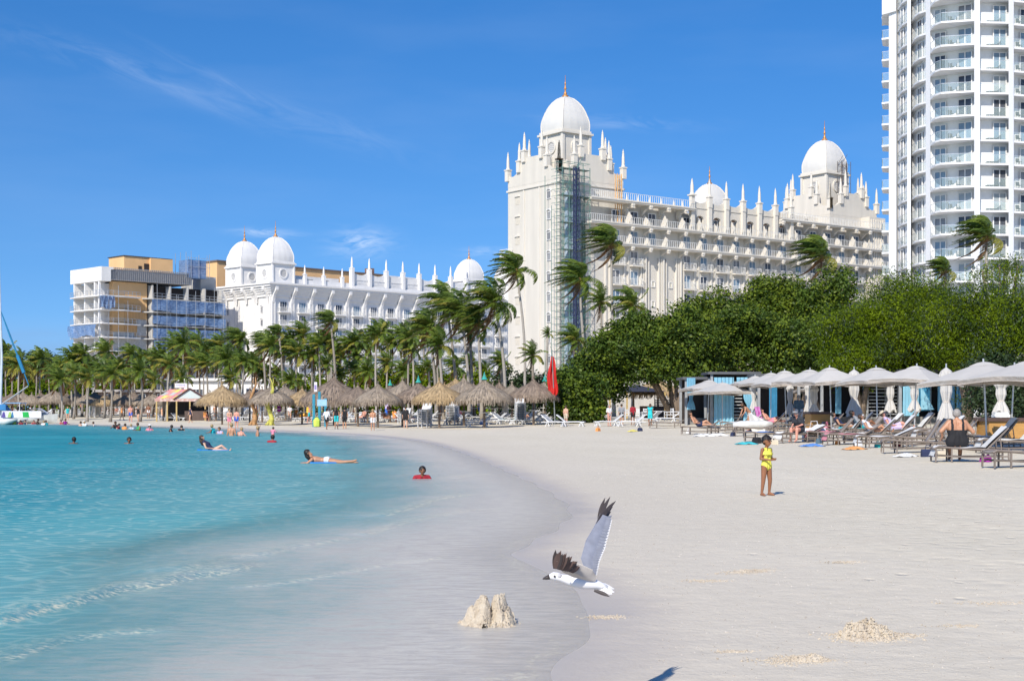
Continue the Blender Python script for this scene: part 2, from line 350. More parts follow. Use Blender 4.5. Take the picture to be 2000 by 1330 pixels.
def sea_z(X, Y, sd):
    Z = np.full(X.shape, .0) + .003; foam = np.zeros(X.shape)
    deep = sst(2, 14, -sd)
    Z += deep*(.018*np.sin(Y*1.9+X*.35+.8*np.sin(X*.5)) + .014*np.sin(Y*3.3-X*.6+np.sin(X*.9+Y*.2)))*sst(0, 20, 60-Y+20)
    wob = .10*np.sin(X*2.1+Y*1.2)+.05*np.sin(X*5.3+Y*3.7)
    for P, h, a, b, f in WL:
        m = (X > P[:,0].min()-3) & (X < P[:,0].max()+3) & (Y > P[:,1].min()-3) & (Y < P[:,1].max()+3)
        if not m.any(): continue
        d, sg, al = udist(X[m], Y[m], P); s = d*sg + wob[m]*a          # s>0 shoreward
        fade = sst(0, .12, al)*sst(0, .2, 1-al)
        s2 = s + .35*a*np.sin(X[m]*3.3+Y[m]*1.1)*np.sin(X[m]*1.1); prof = np.where(s < 0, np.exp(-(s/a)**2)+.30*np.exp(-((s2+1.6*a)/(.35*a))**2), np.exp(-(s/b)**2))
        Z[m] += h*prof*fade
        foam[m] = np.maximum(foam[m], f*fade*np.maximum(np.exp(-((s-b*.9)/(b*.42))**2)*1.25, .6*np.where(s < 0, np.exp(-(s/(b*1.3))**2), np.exp(-(s/(b*1.6))**2))))
    foam = np.maximum(foam, .55*np.exp(-((sd+.10+.05*np.sin(X*9+Y*5))/.045)**2)*(np.sin(X*1.7+Y*.9)+np.sin(Y*2.3-X) > .1)*sst(0, 10, 34-Y))
    edge = sst(-.02, .5, sd+.06*np.sin(X*4+Y*2.2)); Z = Z - .03*edge
    return Z, {'off': -sd, 'foam': foam}
def sea_material():
    m = bpy.data.materials.new('sea_water'); N, L, lk, mth, mr, mix, nz, mp, att, bump = node_kit(m)
    N.remove(N['Principled BSDF']); out = N['Material Output']; pos = N.new('ShaderNodeNewGeometry').outputs['Position']
    off = att('off'); foam = att('foam')
    n0 = nz(mp(pos, (1, .45, 1), (0, 0, .2)), .22, 5, .65)
    offj = mth('ADD', off, mth('MULTIPLY', mth('SUBTRACT', n0, .5), 5.0))
    deepcol = mix(mr(offj, 2.2, 11), (.18, .42, .43), (.016, .245, .31))
    deepcol = mix(mr(offj, 22, 60), deepcol, (.007, .215, .29))
    sepp = N.new('ShaderNodeSeparateXYZ'); lk(pos, sepp.inputs[0])
    far = mr(sepp.outputs[1], 55, 115)
    deepcol = mix(mth('MULTIPLY', far, .85), deepcol, (.0, .21, .27))
    patch = mr(nz(mp(pos, (.35, 1, 1)), .09, 5, .6), .42, .68)
    deepcol = mix(mth('MULTIPLY', patch, .45), deepcol, (.06, .46, .50))
    swell_shade = mr(nz(mp(pos, (.18, 1, 1), (0, 0, .12)), .55, 5, .65, .4), .38, .66); deepcol = mix(mth('MULTIPLY', mth('MULTIPLY', swell_shade, .45), mr(sepp.outputs[1], 14, 50)), deepcol, (.004, .17, .23))  # dark sides of the swell painted into the far water colour
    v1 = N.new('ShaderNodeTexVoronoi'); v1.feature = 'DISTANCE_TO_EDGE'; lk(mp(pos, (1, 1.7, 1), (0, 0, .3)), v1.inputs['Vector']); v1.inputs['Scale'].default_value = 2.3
    caustic_web = mth('MULTIPLY', mr(v1.outputs[0], 0, .12, 1, 0), mth('MULTIPLY', mr(off, 2, 4.5), mr(off, 9, 16, 1, 0)))
    deepcol = mix(mth('MULTIPLY', caustic_web, .35), deepcol, (.55, .70, .62))  # bright caustic web of sunlight painted into the shallow water colour
    glitter = mr(nz(mp(pos, (.5, 1.6, 1), (0, 0, .25)), 1.7, 5, .7, .6), .44, .62); deepcol = mix(mth('MULTIPLY', glitter, mth('MULTIPLY', mr(off, 2.5, 6), .38)), deepcol, (.10, .36, .40))  # lighter glitter streaks painted into the water colour
    fr_ = mr(nz(mp(pos, (.6, 2.2, 1), (0, 0, .3)), 5.5, 6, .75, .5), .36, .64); film = mix(fr_, (.64, .62, .57), (.86, .82, .73))
    deepcol = mix(mr(mth('ADD', offj, mth('MULTIPLY', mth('SUBTRACT', fr_, .5), 1.1)), .9, 3.9), film, deepcol)
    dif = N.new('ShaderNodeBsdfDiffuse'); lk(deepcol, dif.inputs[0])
    tr = N.new('ShaderNodeBsdfTransparent'); lk(mix(mr(offj, 2, 8), (.99, .99, .99), (.66, .92, .93)), tr.inputs[0])
    opq = mth('MAXIMUM', mr(offj, 1.0, 5.6, 0, .95), mr(off, -.4, 1.2, .34, .60))
    body = N.new('ShaderNodeMixShader'); lk(opq, body.inputs[0]); L.new(tr.outputs[0], body.inputs[1]); L.new(dif.outputs[0], body.inputs[2])
    r1 = nz(mp(pos, (1, 2.0, 1), (0, 0, .25)), 2.6, 5, .62, .3); r2 = nz(mp(pos, (1, 2.4, 1), (0, 0, -.2)), 9.5, 4, .6); r4 = nz(mp(pos, (1, 2.6, 1)), 30, 3, .6); r3 = nz(mp(pos, (1, 2.2, 1)), .7, 4, .55)
    amp = mr(off, 0.6, 11, .42, 1)
    h = mth('MULTIPLY', mth('ADD', mth('ADD', r1, mth('MULTIPLY', r2, .35)), mth('ADD', mth('MULTIPLY', r3, 1.8), mth('MULTIPLY', r4, .22))), amp)
    nrm = bump(h, .75, .15)
    gl = N.new('ShaderNodeBsdfGlossy'); gl.inputs['Roughness'].default_value = .16; L.new(nrm, gl.inputs['Normal']); lk((.95, .95, .95), gl.inputs[0])
    fr = N.new('ShaderNodeFresnel'); fr.inputs['IOR'].default_value = 1.33; L.new(nrm, fr.inputs['Normal'])
    ff = mth('MINIMUM', mth('MULTIPLY', fr.outputs[0], mr(off, 0, 1.5, .36, .50)), .75)
    w = N.new('ShaderNodeMixShader'); lk(ff, w.inputs[0]); L.new(body.outputs[0], w.inputs[1]); L.new(gl.outputs[0], w.inputs[2])
    fo = N.new('ShaderNodeBsdfDiffuse'); lk((.70, .66, .50), fo.inputs[0])
    lace = mr(nz(mp(pos, (1, 1.3, 1)), 17, 5, .7), .42, .72)
    ring = mth('MULTIPLY', mth('MULTIPLY', foam, lace), .80)
    w2 = N.new('ShaderNodeMixShader'); lk(mth('MINIMUM', ring, .8), w2.inputs[0]); L.new(w.outputs[0], w2.inputs[1]); L.new(fo.outputs[0], w2.inputs[2])
    L.new(w2.outputs[0], out.inputs[0]); return m
SEA = sea_material()
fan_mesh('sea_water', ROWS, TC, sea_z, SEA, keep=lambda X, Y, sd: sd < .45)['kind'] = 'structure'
# ------------------------------------------------------------------ buildings
CREAM = M('cream_stucco', (.63,.59,.52), rough=.75, var=.07, scale=.9, bump=.15, bscale=8, stretch=(1,1,.12))
CREAM2 = M('cream_trim', (.67,.63,.56), rough=.7, var=.03, scale=.5)
WHITE = M('white_stucco', (.76,.745,.72), rough=.7, var=.05, scale=.9, bump=.12, bscale=8, stretch=(1,1,.12))
WTRIM = M('white_trim', (.76,.745,.725), rough=.6, var=.02)
DOMEW = M('dome_white', (.66,.645,.61), rough=.5, var=.025, scale=.6)
GOLD = M('gilded_metal', (.52,.25,.08), rough=.4, var=.2, metal=.4)
RAILW = M('white_rail_paint', (.76,.76,.74), rough=.5)
GLASSD = M('dark_window_glass', (.03,.035,.05), rough=.12, var=.5, scale=.7, col2=(.13,.14,.16))
GLASSC = M('curtained_glass', (.30,.30,.31), rough=.2, var=.25, scale=.9, col2=(.10,.11,.13))
GLASSB = M('blue_glass', (.13,.20,.29), rough=.15, col2=(.26,.36,.44), scale=.4)
LATT = M('lattice_grey', (.33,.33,.32), rough=.7)
PEACH = M('peach_stucco', (.74,.46,.22), rough=.8, var=.07, scale=.4)
GREYC = M('bare_concrete', (.46,.45,.43), rough=.9, var=.15, scale=.4, bump=.2)
DARKIN = M('dark_interior', (.035,.028,.025), rough=.9)  # near-black colour stands in for shade inside openings and cabanas

class Frame:
    """a building: root Empty turned so that local x runs along the right hand front, y goes inward"""
    def __init__(s, name, label, cat, x, y, a): s.root = thing(name, label, cat, (x,y,0), a); s.a = a
def win_mesh(w, h, fw=.09, dep=.12, cols=2, arch=0.0):
    """frame mesh and pane mesh, facing -y, sill at z=0, centred on x"""
    f = MB(); x = w/2
    f.box(-x, -.14, 0, -x+fw, -.002, h); f.box(x-fw, -.14, 0, x, -.002, h); f.box(-x+fw, -.14, h-fw, x-fw, -.002, h); f.box(-x+fw, -.14, 0, x-fw, -.002, fw)
    for i in range(1, cols): c = -x+w*i/cols; f.box(c-.035, -.08, fw, c+.035, -.002, h-fw)
    if arch:
        n = 8; top = [(x*math.cos(math.pi*i/n), h+arch*math.sin(math.pi*i/n)) for i in range(n+1)]
        f.yprism([(x+.12, h)] + [(p[0]*1.12, p[1]+.12) for p in top[1:-1]] + [(-x-.12, h)] + [(-p[0]*.0-x, h) for p in top[:1]] + top[::-1][1:-1] + [(x, h)], -.22, .05)
    p = MB(); p.box(-x+fw, -.045, fw, x-fw, -.004, h-fw)
    return f.mesh('window', WTRIM), p
def make_window(root, w, h, panes=(None,), **k):
    fm, pm = win_mesh(w, h, **k); out = []
    for g in panes: out.append((fm, pm.mesh('pane', g)))
    return out
def put_window(kind, parent, x, y, z, rz=0):
    fm, pm = kind; o = obj('window', fm, parent, (x,y,z), rz); obj('pane', pm, o); return o
def railing_mb(x0, x1, y=0.0, h=1.05, step=.34, ends=0.0, z=0.0, bar=.022):
    mb = MB(); mb.box(x0, y-.03, z+h-.05, x1, y+.03, z+h); mb.box(x0, y-.03, z+.08, x1, y+.03, z+.13)
    n = max(2, int((x1-x0)/step))
    for i in range(n+1):
        x = x0+(x1-x0)*i/n; mb.box(x-bar, y-bar, z+.13, x+bar, y+bar, z+h-.07)
    if ends:
        for x in (x0, x1):
            mb.box(x-.03, y+.04, z+h-.07, x+.03, y+ends, z+h)
            for j in range(1, int(ends/step)+1): mb.box(x-bar, y+j*step-bar, z+.13, x+bar, y+j*step+bar, z+h-.07)
    return mb
def pinnacle_mesh(h=3.0, w=.7, mat=None, shaft=0.0):
    mb = MB()
    if shaft: mb.box(-w/2, -w/2, -shaft, w/2, w/2, 0)
    mb.box(-w*.62, -w*.62, 0, w*.62, w*.62, .18)
    mb.lathe([(w*.46,.18),(w*.42,.35),(w*.36,.42),(w*.33,.6),(w*.30,h*.55),(w*.20,h*.78),(w*.17,h*.80),(w*.22,h*.84),(w*.13,h*.88),(.03,h)], n=8)
    return mb.mesh('pinnacle', mat or CREAM2)
def scallop(x0, x1, z_lo, z_hi, n=10):
    """wavy parapet top between two posts: high at the posts, dipping between"""
    return [(x0+(x1-x0)*i/n, z_lo+(z_hi-z_lo)*abs(2*i/n-1)**2.2) for i in range(n+1)]
def dome(parent, cx, cy, z, s, hd, hdr, mat, base_z, name='dome', ring=1.0):
    """square lantern with round windows, cloister dome and gilded spire; z = cornice level"""
    dr = MB(); dr.box(cx-s/2, cy-s/2, base_z, cx+s/2, cy+s/2, z-.3)
    for ux in (-1, 1):
        for uy in (-1, 1): dr.box(cx+ux*s/2-.22, cy+uy*s/2-.22, base_z, cx+ux*s/2+.22, cy+uy*s/2+.22, z-.3)
    drum = dr.build('lantern', mat, parent)
    co = MB(); o = s/2+.45; co.box(cx-o, cy-o, z-.3, cx+o, cy+o, z); o = s/2+.2; co.box(cx-o, cy-o, z, cx+o, cy+o, z+.35); co.build('cornice', mat, parent)
    prof = []; r0 = s/2*.985
    for i in range(23):
        t = i/22; r = r0*(1-t**2.35)**.62 * (1+.035*math.sin(min(1,t*2.2)*math.pi)); prof.append((max(r,.05), z+.35+hd*t))
    d = MB(); d.lathe(prof, c=(cx,cy), square=True, bulge=.07, per=4); d.build(name, DOMEW if mat is not WHITE else WHITE, parent)
    rb = MB()
    for sx, sy in ((-1,-1),(1,-1),(-1,1),(1,1)): rb.tube([(cx+sx*r*1.0, cy+sy*r*1.0, zz) for r, zz in prof[::2]], .09, n=5)
    rb.build('rib', mat, parent)
    sp = MB(); zt = z+.35+hd; k = s/5.6
    sp.lathe([(.55*k,zt-.15),(.5*k,zt+.1),(.22*k,zt+.2),(.30*k,zt+.45),(.14*k,zt+.6),(.12*k,zt+1.0),(.26*k,zt+1.15),(.12*k,zt+1.3),(.09*k,zt+1.8),(.17*k,zt+1.95),(.06*k,zt+2.1),(.03,zt+3.0*k+.4)], n=8, c=(cx,cy))
    sp.build('spire', GOLD, parent, smooth=True)
    # round windows on the two faces that look at the beach
    rr = s*.145; wz = z-.3-(z-base_z)*.0-s*.36
    for face in (0, 1):
        w = MB(); n = 18
        for i in range(n):
            a0, a1 = 2*math.pi*i/n, 2*math.pi*(i+1)/n
            q = [(rr*math.cos(a0), rr*math.sin(a0)),(rr*1.38*math.cos(a0), rr*1.38*math.sin(a0)),(rr*1.38*math.cos(a1), rr*1.38*math.sin(a1)),(rr*math.cos(a1), rr*math.sin(a1))]
            w.yprism(q, -.18, .02)
        wo = w.build('window', mat, parent, (cx, cy-s/2, wz) if face == 0 else (cx-s/2, cy, wz), 0 if face == 0 else -math.pi/2)
        p = MB(); p.yprism([(rr*math.cos(2*math.pi*i/n), rr*math.sin(2*math.pi*i/n)) for i in range(n)], -.03, .01); p.build('pane', LATT, wo)
        g = MB()
        for j in range(-2, 3):
            xx = j*rr*.38; hh = math.sqrt(max(.0, rr*rr-xx*xx)); g.box(xx-.03, -.09, -hh, xx+.03, -.03, hh); g.box(-hh, -.10, xx-.03, hh, -.03, xx+.03)
        g.build('lattice', WTRIM, wo)
# ======================= cream palace hotel
AX, AY, AA = 6.86, 207.0, R(37)
pal = thing('palace_hotel', 'cream palace hotel with domed corner tower, pinnacles and long balconied wing above the trees', 'hotel', (AX, AY, 0), AA)
T = 12.4
tw = MB(); tw.box(0, 0, 0, T, T, 35.0); tw.build('tower', CREAM, pal)
tq = MB()                                             # flat pilaster strips on the tower's shaded joints
for y in (.9, 4.6, 8.4): tq.box(-.12, y-.12, 0, -.003, y+.12, 34.4)
for x in (2.9,): tq.box(x-.12, -.12, 0, x+.12, -.003, 34)
tq.box(-.2, -.2, 34.3, T+.2, T+.2, 34.55); tq.build('moulding', CREAM2, pal)
def parapet_face(parent, L, z0, pts_z, axis, mat, off=0.0):
    """one side of a stepped tower parapet: corner post, dip, post, rise to the lantern, mirror"""
    mb = MB(); zc, zm = pts_z
    n = 40; P = []
    for i in range(n+1):
        t = i/n; u = min(t, 1-t)*2                      # 0 corner .. 1 middle
        if u < .42: z = zc + (.75)*((u/.42-.42)/.58)**2 if u/.42 > .42 else zc+.35*((.42-u/.42)/.42)**2
        else: z = zc+.75 + (zm-zc-.75)*sst(.42, .62, u)
        P.append((off+L*t, float(z)))
    poly = [(off, z0)] + P + [(off+L, z0)]
    for i in range(n):
        a, b = P[i], P[i+1]
        if axis == 'x': mb.yprism([(a[0], z0), (b[0], z0), b, a], -.02, .43)
        else: mb.xprism([(a[0], z0), (b[0], z0), b, a], -.02, .43)
    return mb.build('parapet', mat, parent)
PINA = pinnacle_mesh(2.9, .72, CREAM2, 1.6); PINB = pinnacle_mesh(2.9, .8, CREAM2, 5.2)
def palace_tower(x0, y0, zt, side):
    r = thing('tower_root', '', '') if False else pal
    for ax in ('x', 'y'):
        p = parapet_face(r, T, zt, (zt+1.55, zt+4.0), ax, CREAM); p.location = (x0, y0, 0)
        p2 = parapet_face(r, T, zt, (zt+1.55, zt+4.0), ax, CREAM); p2.location = (x0+(0 if ax == 'x' else T-.41), y0+(T-.41 if ax == 'x' else 0), 0)
    for t, h in ((0,3.2),(.23,4.2),(.33,5.6),(.67,5.6),(.77,4.2),(1,3.2)):
        for fx, fy in (((x0+T*t, y0)), ((x0, y0+T*t)), ((x0+T, y0+T*t)), ((x0+T*t, y0+T))):
            if t in (0,) and (fx, fy) != (x0, y0) and not (fx == x0+T and fy == y0) and not (fx == x0 and fy == y0+T): continue
            if t == 1 and not (fx == x0+T and fy == y0+T): continue
            obj('pinnacle', PINA, r, (fx, fy, zt+h-.6))
palace_tower(0, 0, 35.0, 0)
dome(pal, T/2, T/2, 42.9, 5.2, 5.5, 0, CREAM2, 35.0)
# buttress arches at the lantern foot
lb = MB()
for d in (-2.2, 0, 2.2):
    lb.box(T/2+d-.3, T/2-2.6-1.0, 35, T/2+d+.3, T/2-2.6-.003, 38.4+(.8 if d == 0 else 0)); lb.box(T/2-2.6-1.0, T/2+d-.3, 35, T/2-2.6-.003, T/2+d+.3, 38.4+(.8 if d == 0 else 0))
lb.build('buttress', CREAM2, pal)
w_small = make_window(pal, .95, 1.15, (GLASSD, GLASSC), cols=2, arch=.28)
for k in range(11):
    z = 32.2-3.02*k
    o = put_window(w_small[k % 2], pal, 0, 2.3, z, -math.pi/2)
    hood = MB(); n = 8; hood.yprism([(.62*math.cos(math.pi*i/n), .34*math.sin(math.pi*i/n)) for i in range(n+1)], -.2, .05); hood.build('hood', CREAM2, pal, (-.003, 10.0, z+1.2), -math.pi/2)
    rc = MB(); rc.box(-.5, -.02, 0, .5, .03, 1.2); rc.build('blind_window', M('recess_cream', (.60,.55,.46), rough=.8), pal, (-.01, 10.0, z), -math.pi/2)
# back wing body
body = MB(); body.box(4.2, -1.0, 0, 78, 12, 29.0); body.box(T+.02, -.2, 29.0, 78, 12, 32.0); body.build('wing', CREAM, pal)
T2 = 59.4
t2 = MB(); t2.box(T2, 0.1, 32.0, T2+T, T, 34.6); t2.box(T2+T-4.2, -1.8, 0, T2+T, .1, 34.6); t2.build('tower', CREAM, pal)
palace_tower(T2, 0.1, 34.6, 1)
dome(pal, T2+T/2-.4, T/2, 42.6, 5.5, 5.9, 0, CREAM2, 35.0)
dome(pal, 38.6, 8.0, 33.9, 4.5, 4.6, 0, CREAM2, 31.0)
# ribs on far tower face
rb = MB()
for i in range(6): rb.box(T2+T-3.9+i*.62, -1.95, 2, T2+T-3.6+i*.62, -1.8, 34.2)
rb.build('moulding', CREAM2, pal)
FL = [28.9, 25.96] + [22.95-3.0*k for k in range(7)]
U0, BAY = 10.2, 3.65
slab_rng = (4.2, 72.0)
# two long balcony decks and the roof deck
def deck(z, x0, x1, y0=-2.6, th=.34):
    mb = MB(); mb.box(x0, y0, z-th, x1, -.6, z); mb.box(x0-.1, y0-.12, z-.12, x1+.1, y0-.003, z+.02); return mb.build('balcony', CREAM2, pal)
for z in (28.9, 25.96):
    d = deck(z, 4.0, 72.6)
    railing_mb(4.0, 72.6, -2.5, 1.05, .40, ends=1.8, z=z+.02).build('railing', RAILW, d)
rd = deck(32.35, 4.0, 25.0); railing_mb(4.0, 25.0, -2.45, 1.15, .40, z=32.37).build('railing', RAILW, rd)
rd = deck(32.35, 44.6, 72.6); railing_mb(44.6, 72.6, -2.45, 1.15, .40, z=32.37).build('railing', RAILW, rd)
mbk = MB(); mbk.xprism([(-.55, 0), (-.55, -1.35), (-.8, -1.2), (-1.25, -.75), (-1.7, -.5), (-2.45, -.42), (-2.5, 0)], -.2, .2); BRK = mbk.mesh('bracket', CREAM2)
mbk = MB(); mbk.box(-.22, -2.85, -.35, .22, -2.45, 0); mbk.box(-.16, -2.78, -.62, .16, -2.45, -.35); CORB = mbk.mesh('corbel', CREAM2)
mbk = MB(); mbk.xprism([(-1.0, 0), (-1.0, 2.75), (-1.35, 2.7), (-1.5, 2.2), (-1.8, 1.9), (-1.95, 1.5), (-2.3, 1.35), (-2.4, 0)], -.12, .12); PART = mbk.mesh('partition', CREAM2)
d_big = make_window(pal, 1.55, 2.15, (GLASSD, GLASSC, GLASSB), cols=2)
mb = MB(); mb.box(-1.15, -.95, -.2, 1.15, 0, 0); SBAL = mb.mesh('balcony', CREAM2)
SRAIL = railing_mb(-1.12, 1.12, -.88, 1.0, .3, ends=.8, z=.01).mesh('railing', RAILW)
mb = MB(); mb.box(-.3, -.12, 0, -.2, .0, 40); 
PIL = None
for k in range(17):
    u = U0+BAY*k; edge = u+BAY/2
    for z in (32.35, 28.9, 25.96):
        if z > 32 and 25 < edge < 44.6: continue
        obj('corbel', CORB, pal, (edge, .0, z-.34)); obj('bracket', BRK, pal, (edge, .0, z-.34))
    blind = k in (2, 3)
    for j, z in enumerate((28.9, 25.96)):
        if not (blind and j < 3 and k == 3): 
            if z < 28 or not (25 < u < 44.6): put_window(d_big[(k*3+j*2) % 3], pal, u-.25, -1.0, z+.02)
        if k % 2 == 0 or (j == 0 and blind): obj('partition', PART, pal, (edge, 0, z+.01))
        else: obj('partition', PART, pal, (edge, 0, z+.01), scale=(1, 1, .62))
    if u > 66: continue
    for j, z in enumerate(FL[2:]):
        if blind: continue
        put_window(d_big[(k+j) % 3], pal, u-.25, -1.0, z+.02)
        b = obj('balcony', SBAL, pal, (u-.05, -1.0, z)); obj('railing', SRAIL, b)
        if j == 0 and k > 0:
            pass
pl = MB()
for k in range(17):
    e = U0+BAY*k-BAY/2
    if 2 <= k <= 4:
        for q in ((-.75,.22),(-.3,.22),(.3,.22),(.75,.22)): pl.box(e+q[0]-q[1]/2, -1.35, 0, e+q[0]+q[1]/2, -1.003, 24.3)
        pl.box(e-.14, -1.55, 0, e+.14, -1.36, 24.3)
    else:
        pl.box(e-.55, -1.22, 0, e-.30, -1.003, 24.3); pl.box(e+.30, -1.22, 0, e+.55, -1.003, 24.3)
    pl.box(e+.9, -1.08, 0, e+1.0, -1.003, 24.3)
pl.build('pilaster', CREAM2, pal)
vent = make_window(pal, .75, .95, (M('vent_cream', (.62,.58,.48), rough=.8),), cols=1)
for k in (2, 3):
    for j in range(5): put_window(vent[0], pal, U0+BAY*k, -1.0, 19.9-3.0*j)
# arcaded, pinnacled middle section
PZ = 33.4
arc = MB(); posts = [24.9+BAY*i*1.03 for i in range(7)]
for a, b in zip(posts[:-1], posts[1:]):
    top = scallop(a, b, PZ, PZ+.75, 12)
    for p, q in zip(top[:-1], top[1:]): arc.yprism([(p[0], 32.0), (q[0], 32.0), q, p], -1.75, -1.3)
    cx = (a+b)/2; n = 10; r = .85
    arc.box(a, -1.75, 28.9, cx-r, -1.3, 32.0); arc.box(cx+r, -1.75, 28.9, b, -1.3, 32.0)
    for i in range(n):                                  # spandrel over the arch
        t0, t1 = math.pi*i/n, math.pi*(i+1)/n
        x0_, z0_ = cx-r*math.cos(t0), 30.9+.55*math.sin(t0); x1_, z1_ = cx-r*math.cos(t1), 30.9+.55*math.sin(t1)
        arc.yprism([(x0_, z0_), (x1_, z1_), (x1_, 32.0), (x0_, 32.0)], -1.75, -1.3)
    arc.box(a, -1.85, 32.55, b, -1.753, 32.7)
arc.build('arcade', CREAM, pal)
for i, a in enumerate(posts):
    p = MB(); p.box(a-.34, -2.2, 28.9, a+.34, -1.6, 34.4); p.build('pier', CREAM2, pal)
    obj('pinnacle', pinnacle_mesh(2.7, .85, CREAM2) if i == 0 else bpy.data.meshes['pinnacle.003'] if 'pinnacle.003' in bpy.data.meshes else PINA, pal, (a, -1.92, 34.4))
warm = M('orange_reveal', (.62,.36,.20), rough=.8)
for a, b in zip(posts[:-1], posts[1:]):
    p = MB(); cx = (a+b)/2; p.box(cx-.85, -1.03, 28.92, cx+.85, -1.003, 31.4); p.build('reveal', warm, pal)
    put_window(d_big[0], pal, cx-.1, -1.06, 28.95)
# small pinnacles on the roof decks
sp1 = pinnacle_mesh(1.7, .55, CREAM2, .1)
for u in (12.5, 14.8, 17.2, 19.5, 22.2, 24.0): obj('pinnacle', sp1, pal, (u, -.7, 32.0))
for u in (46, 49.5, 53, 56.5): obj('pinnacle', pinnacle_mesh(2.6, .8, CREAM2) if u == 46 else sp1, pal, (u, 3.0 if u > 46 else 0, 33.2 if u == 46 else 33.8))
pw = MB(); pw.box(12.5, .2, 32.0, 25, .5, 33.0); pw.box(45, 2.8, 32.0, 59.9, 3.2, 34.2); pw.build('parapet', CREAM, pal)
# small balcony that peeps out left of the tower
b = obj('balcony', SBAL, pal, (-.0, 12.2, 24.6), -math.pi/2); obj('railing', SRAIL, b)
# low front podium with flat roof
pod = MB(); pod.box(-9, -4.5, 0, 30, -1.6, 6.2); pod.box(-9.3, -4.9, 6.2, 30.3, -1.3, 6.5); pod.build('podium', CREAM, pal)
# lift shaft glass in the re-entrant corner
gl = MB(); gl.box(.9, -.9, 0, 3.3, -.15, 33.0); gl.build('lift_shaft', M('pale_blue_panel', (.30,.42,.52), rough=.25, col2=(.55,.62,.68), scale=.5), pal)
fr = MB()
for x in (.9, 2.1, 3.3): fr.box(x-.05, -.98, 0, x+.05, -.903, 33.0)
for k in range(22): fr.box(.85, -1.0, 1.5*k+.4, 3.35, -.983, 1.5*k+.5)
fr.build('lift_frame', M('grey_steel', (.30,.33,.35), rough=.5, metal=.3), pal)
# scaffold: its own thing
sc_ = thing('scaffold', 'tall green tube scaffold wrapped round the cream tower corner with a dark hoist mast', 'scaffold', (AX, AY, 0), AA)
SCM = M('green_scaffold_tube', (.13,.26,.22), rough=.5, metal=.2); HOI = M('dark_blue_mast', (.03,.04,.09), rough=.5)
xs, ys = [-1.2, .1, 1.4, 2.7, 4.0], [-2.2, -.95]
st = MB(); ld = MB(); zb = MB(); tr_ = MB()
for x in xs:
    for y in ys: st.beam((x,y,0),(x,y,36.5+(.6 if x in (1.2,2.7) else 0)), .075)
for y in (.3, 1.8): 
    st.beam((-1.2,y,0),(-1.2,y,30+3*y), .06)
st.build('standard', SCM, sc_)
for k in range(19):
    z = 1.0+1.95*k
    for zz in (z, z+.95):
        for y in ys: ld.beam((-1.25,y,zz),(4.05,y,zz), .05)
        ld.beam((-1.2,-2.2,zz),(-1.2,.35,zz), .05)
        for x in xs: ld.beam((x,ys[0],zz),(x,ys[1],zz), .05)
    zb.beam((xs[k%4],-2.24,z),(xs[k%4+1],-2.24,z+1.95), .05)
    if k % 2 == 0: tr_.box(-1.15, -2.1, z+.03, 4.0, -1.05, z+.08)
ld.build('ledger', SCM, sc_); zb.build('brace', SCM, sc_); tr_.build('platform', M('scaffold_plank', (.22,.23,.22), rough=.9), sc_)
hm = MB()
for x, y in ((.5,-2.7),(1.1,-2.7),(.5,-3.2),(1.1,-3.2)): hm.beam((x,y,0),(x,y,36.2), .13)
for k in range(48):
    z = .75*k+.2; hm.beam((.5,-3.2,z),(1.1,-3.2,z+.75), .09); hm.beam((1.1,-2.7,z),(.5,-2.7,z+.75), .09); hm.beam((.5,-3.2,z),(.5,-2.7,z+.75), .09)
hm.build('hoist_mast', HOI, sc_)
# scaffold on far dome
s2 = thing('scaffold', 'thin scaffold and ladder on the right side of the far right cream dome', 'scaffold', (AX, AY, 0), AA)
st = MB(); cx, cy = T2+T/2-.6, T/2-2.75-.35
for x in (cx, cx+1.2, cx+2.4):
    for y in (cy-.9, cy): st.beam((x,y,35),(x,y,44.6), .07)
st.build('standard', M('dark_tube', (.12,.10,.09), rough=.6), s2)
ld = MB()
for k in range(6):
    z = 36.0+1.6*k
    for y in (cy-.9, cy): ld.beam((cx,y,z),(cx+2.4,y,z), .05); ld.beam((cx,y,z),(cx+1.5,y,z+1.8), .05)
ld.build('ledger', MATS['dark_tube'], s2)
l3 = MB(); l3.beam((cx+.2, cy+1.4, 47.2),(cx+1.5, cy-.1, 43.6), .08); l3.build('ladder', MATS['dark_tube'], s2)
s3 = thing('ladder', 'peach orange ladder cage behind the right parapet of the cream tower', 'ladder', (AX, AY, 0), AA)
l = MB()
for x in (10.3, 11.1):
    for y in (-.6, -1.1): l.beam((x,y,29.2),(x,y,36.5), .09)
l.build('rail', M('orange_steel', (.75,.42,.16), rough=.6), s3)
l = MB()
for k in range(12): l.beam((10.3,-1.1,29.4+.6*k),(11.1,-1.1,29.4+.6*k), .07)
l.build('rung', MATS['orange_steel'], s3)

# ======================= white domed wing further left
BX, BY, BA = -54.1, 320.0, R(45.5)
wh = thing('domed_hotel_wing', 'long white hotel wing with paired corner domes behind the left palm row', 'hotel', (BX, BY, 0), BA)
H = 29.2; LB = 84.0; LL = 20.5
mb = MB(); mb.box(0, 0, 0, LB, LL, H-.4); mb.build('wall', WHITE, wh)
mb = MB()
mb.box(-1.6, -1.6, H-.4, LB, LL+1.6, H+.1); mb.box(-1.9, -1.9, H+.1, LB, LL+1.9, H+.5)
for i, (o, z) in enumerate(((.35, H-2.6), (.6, H-1.9), (.9, H-1.4), (1.2, H-.95))): mb.box(-o, -o, z, LB, LL+o, z+(.7 if i == 0 else .5 if i < 3 else .552))
mb.build('cornice', WTRIM, wh)
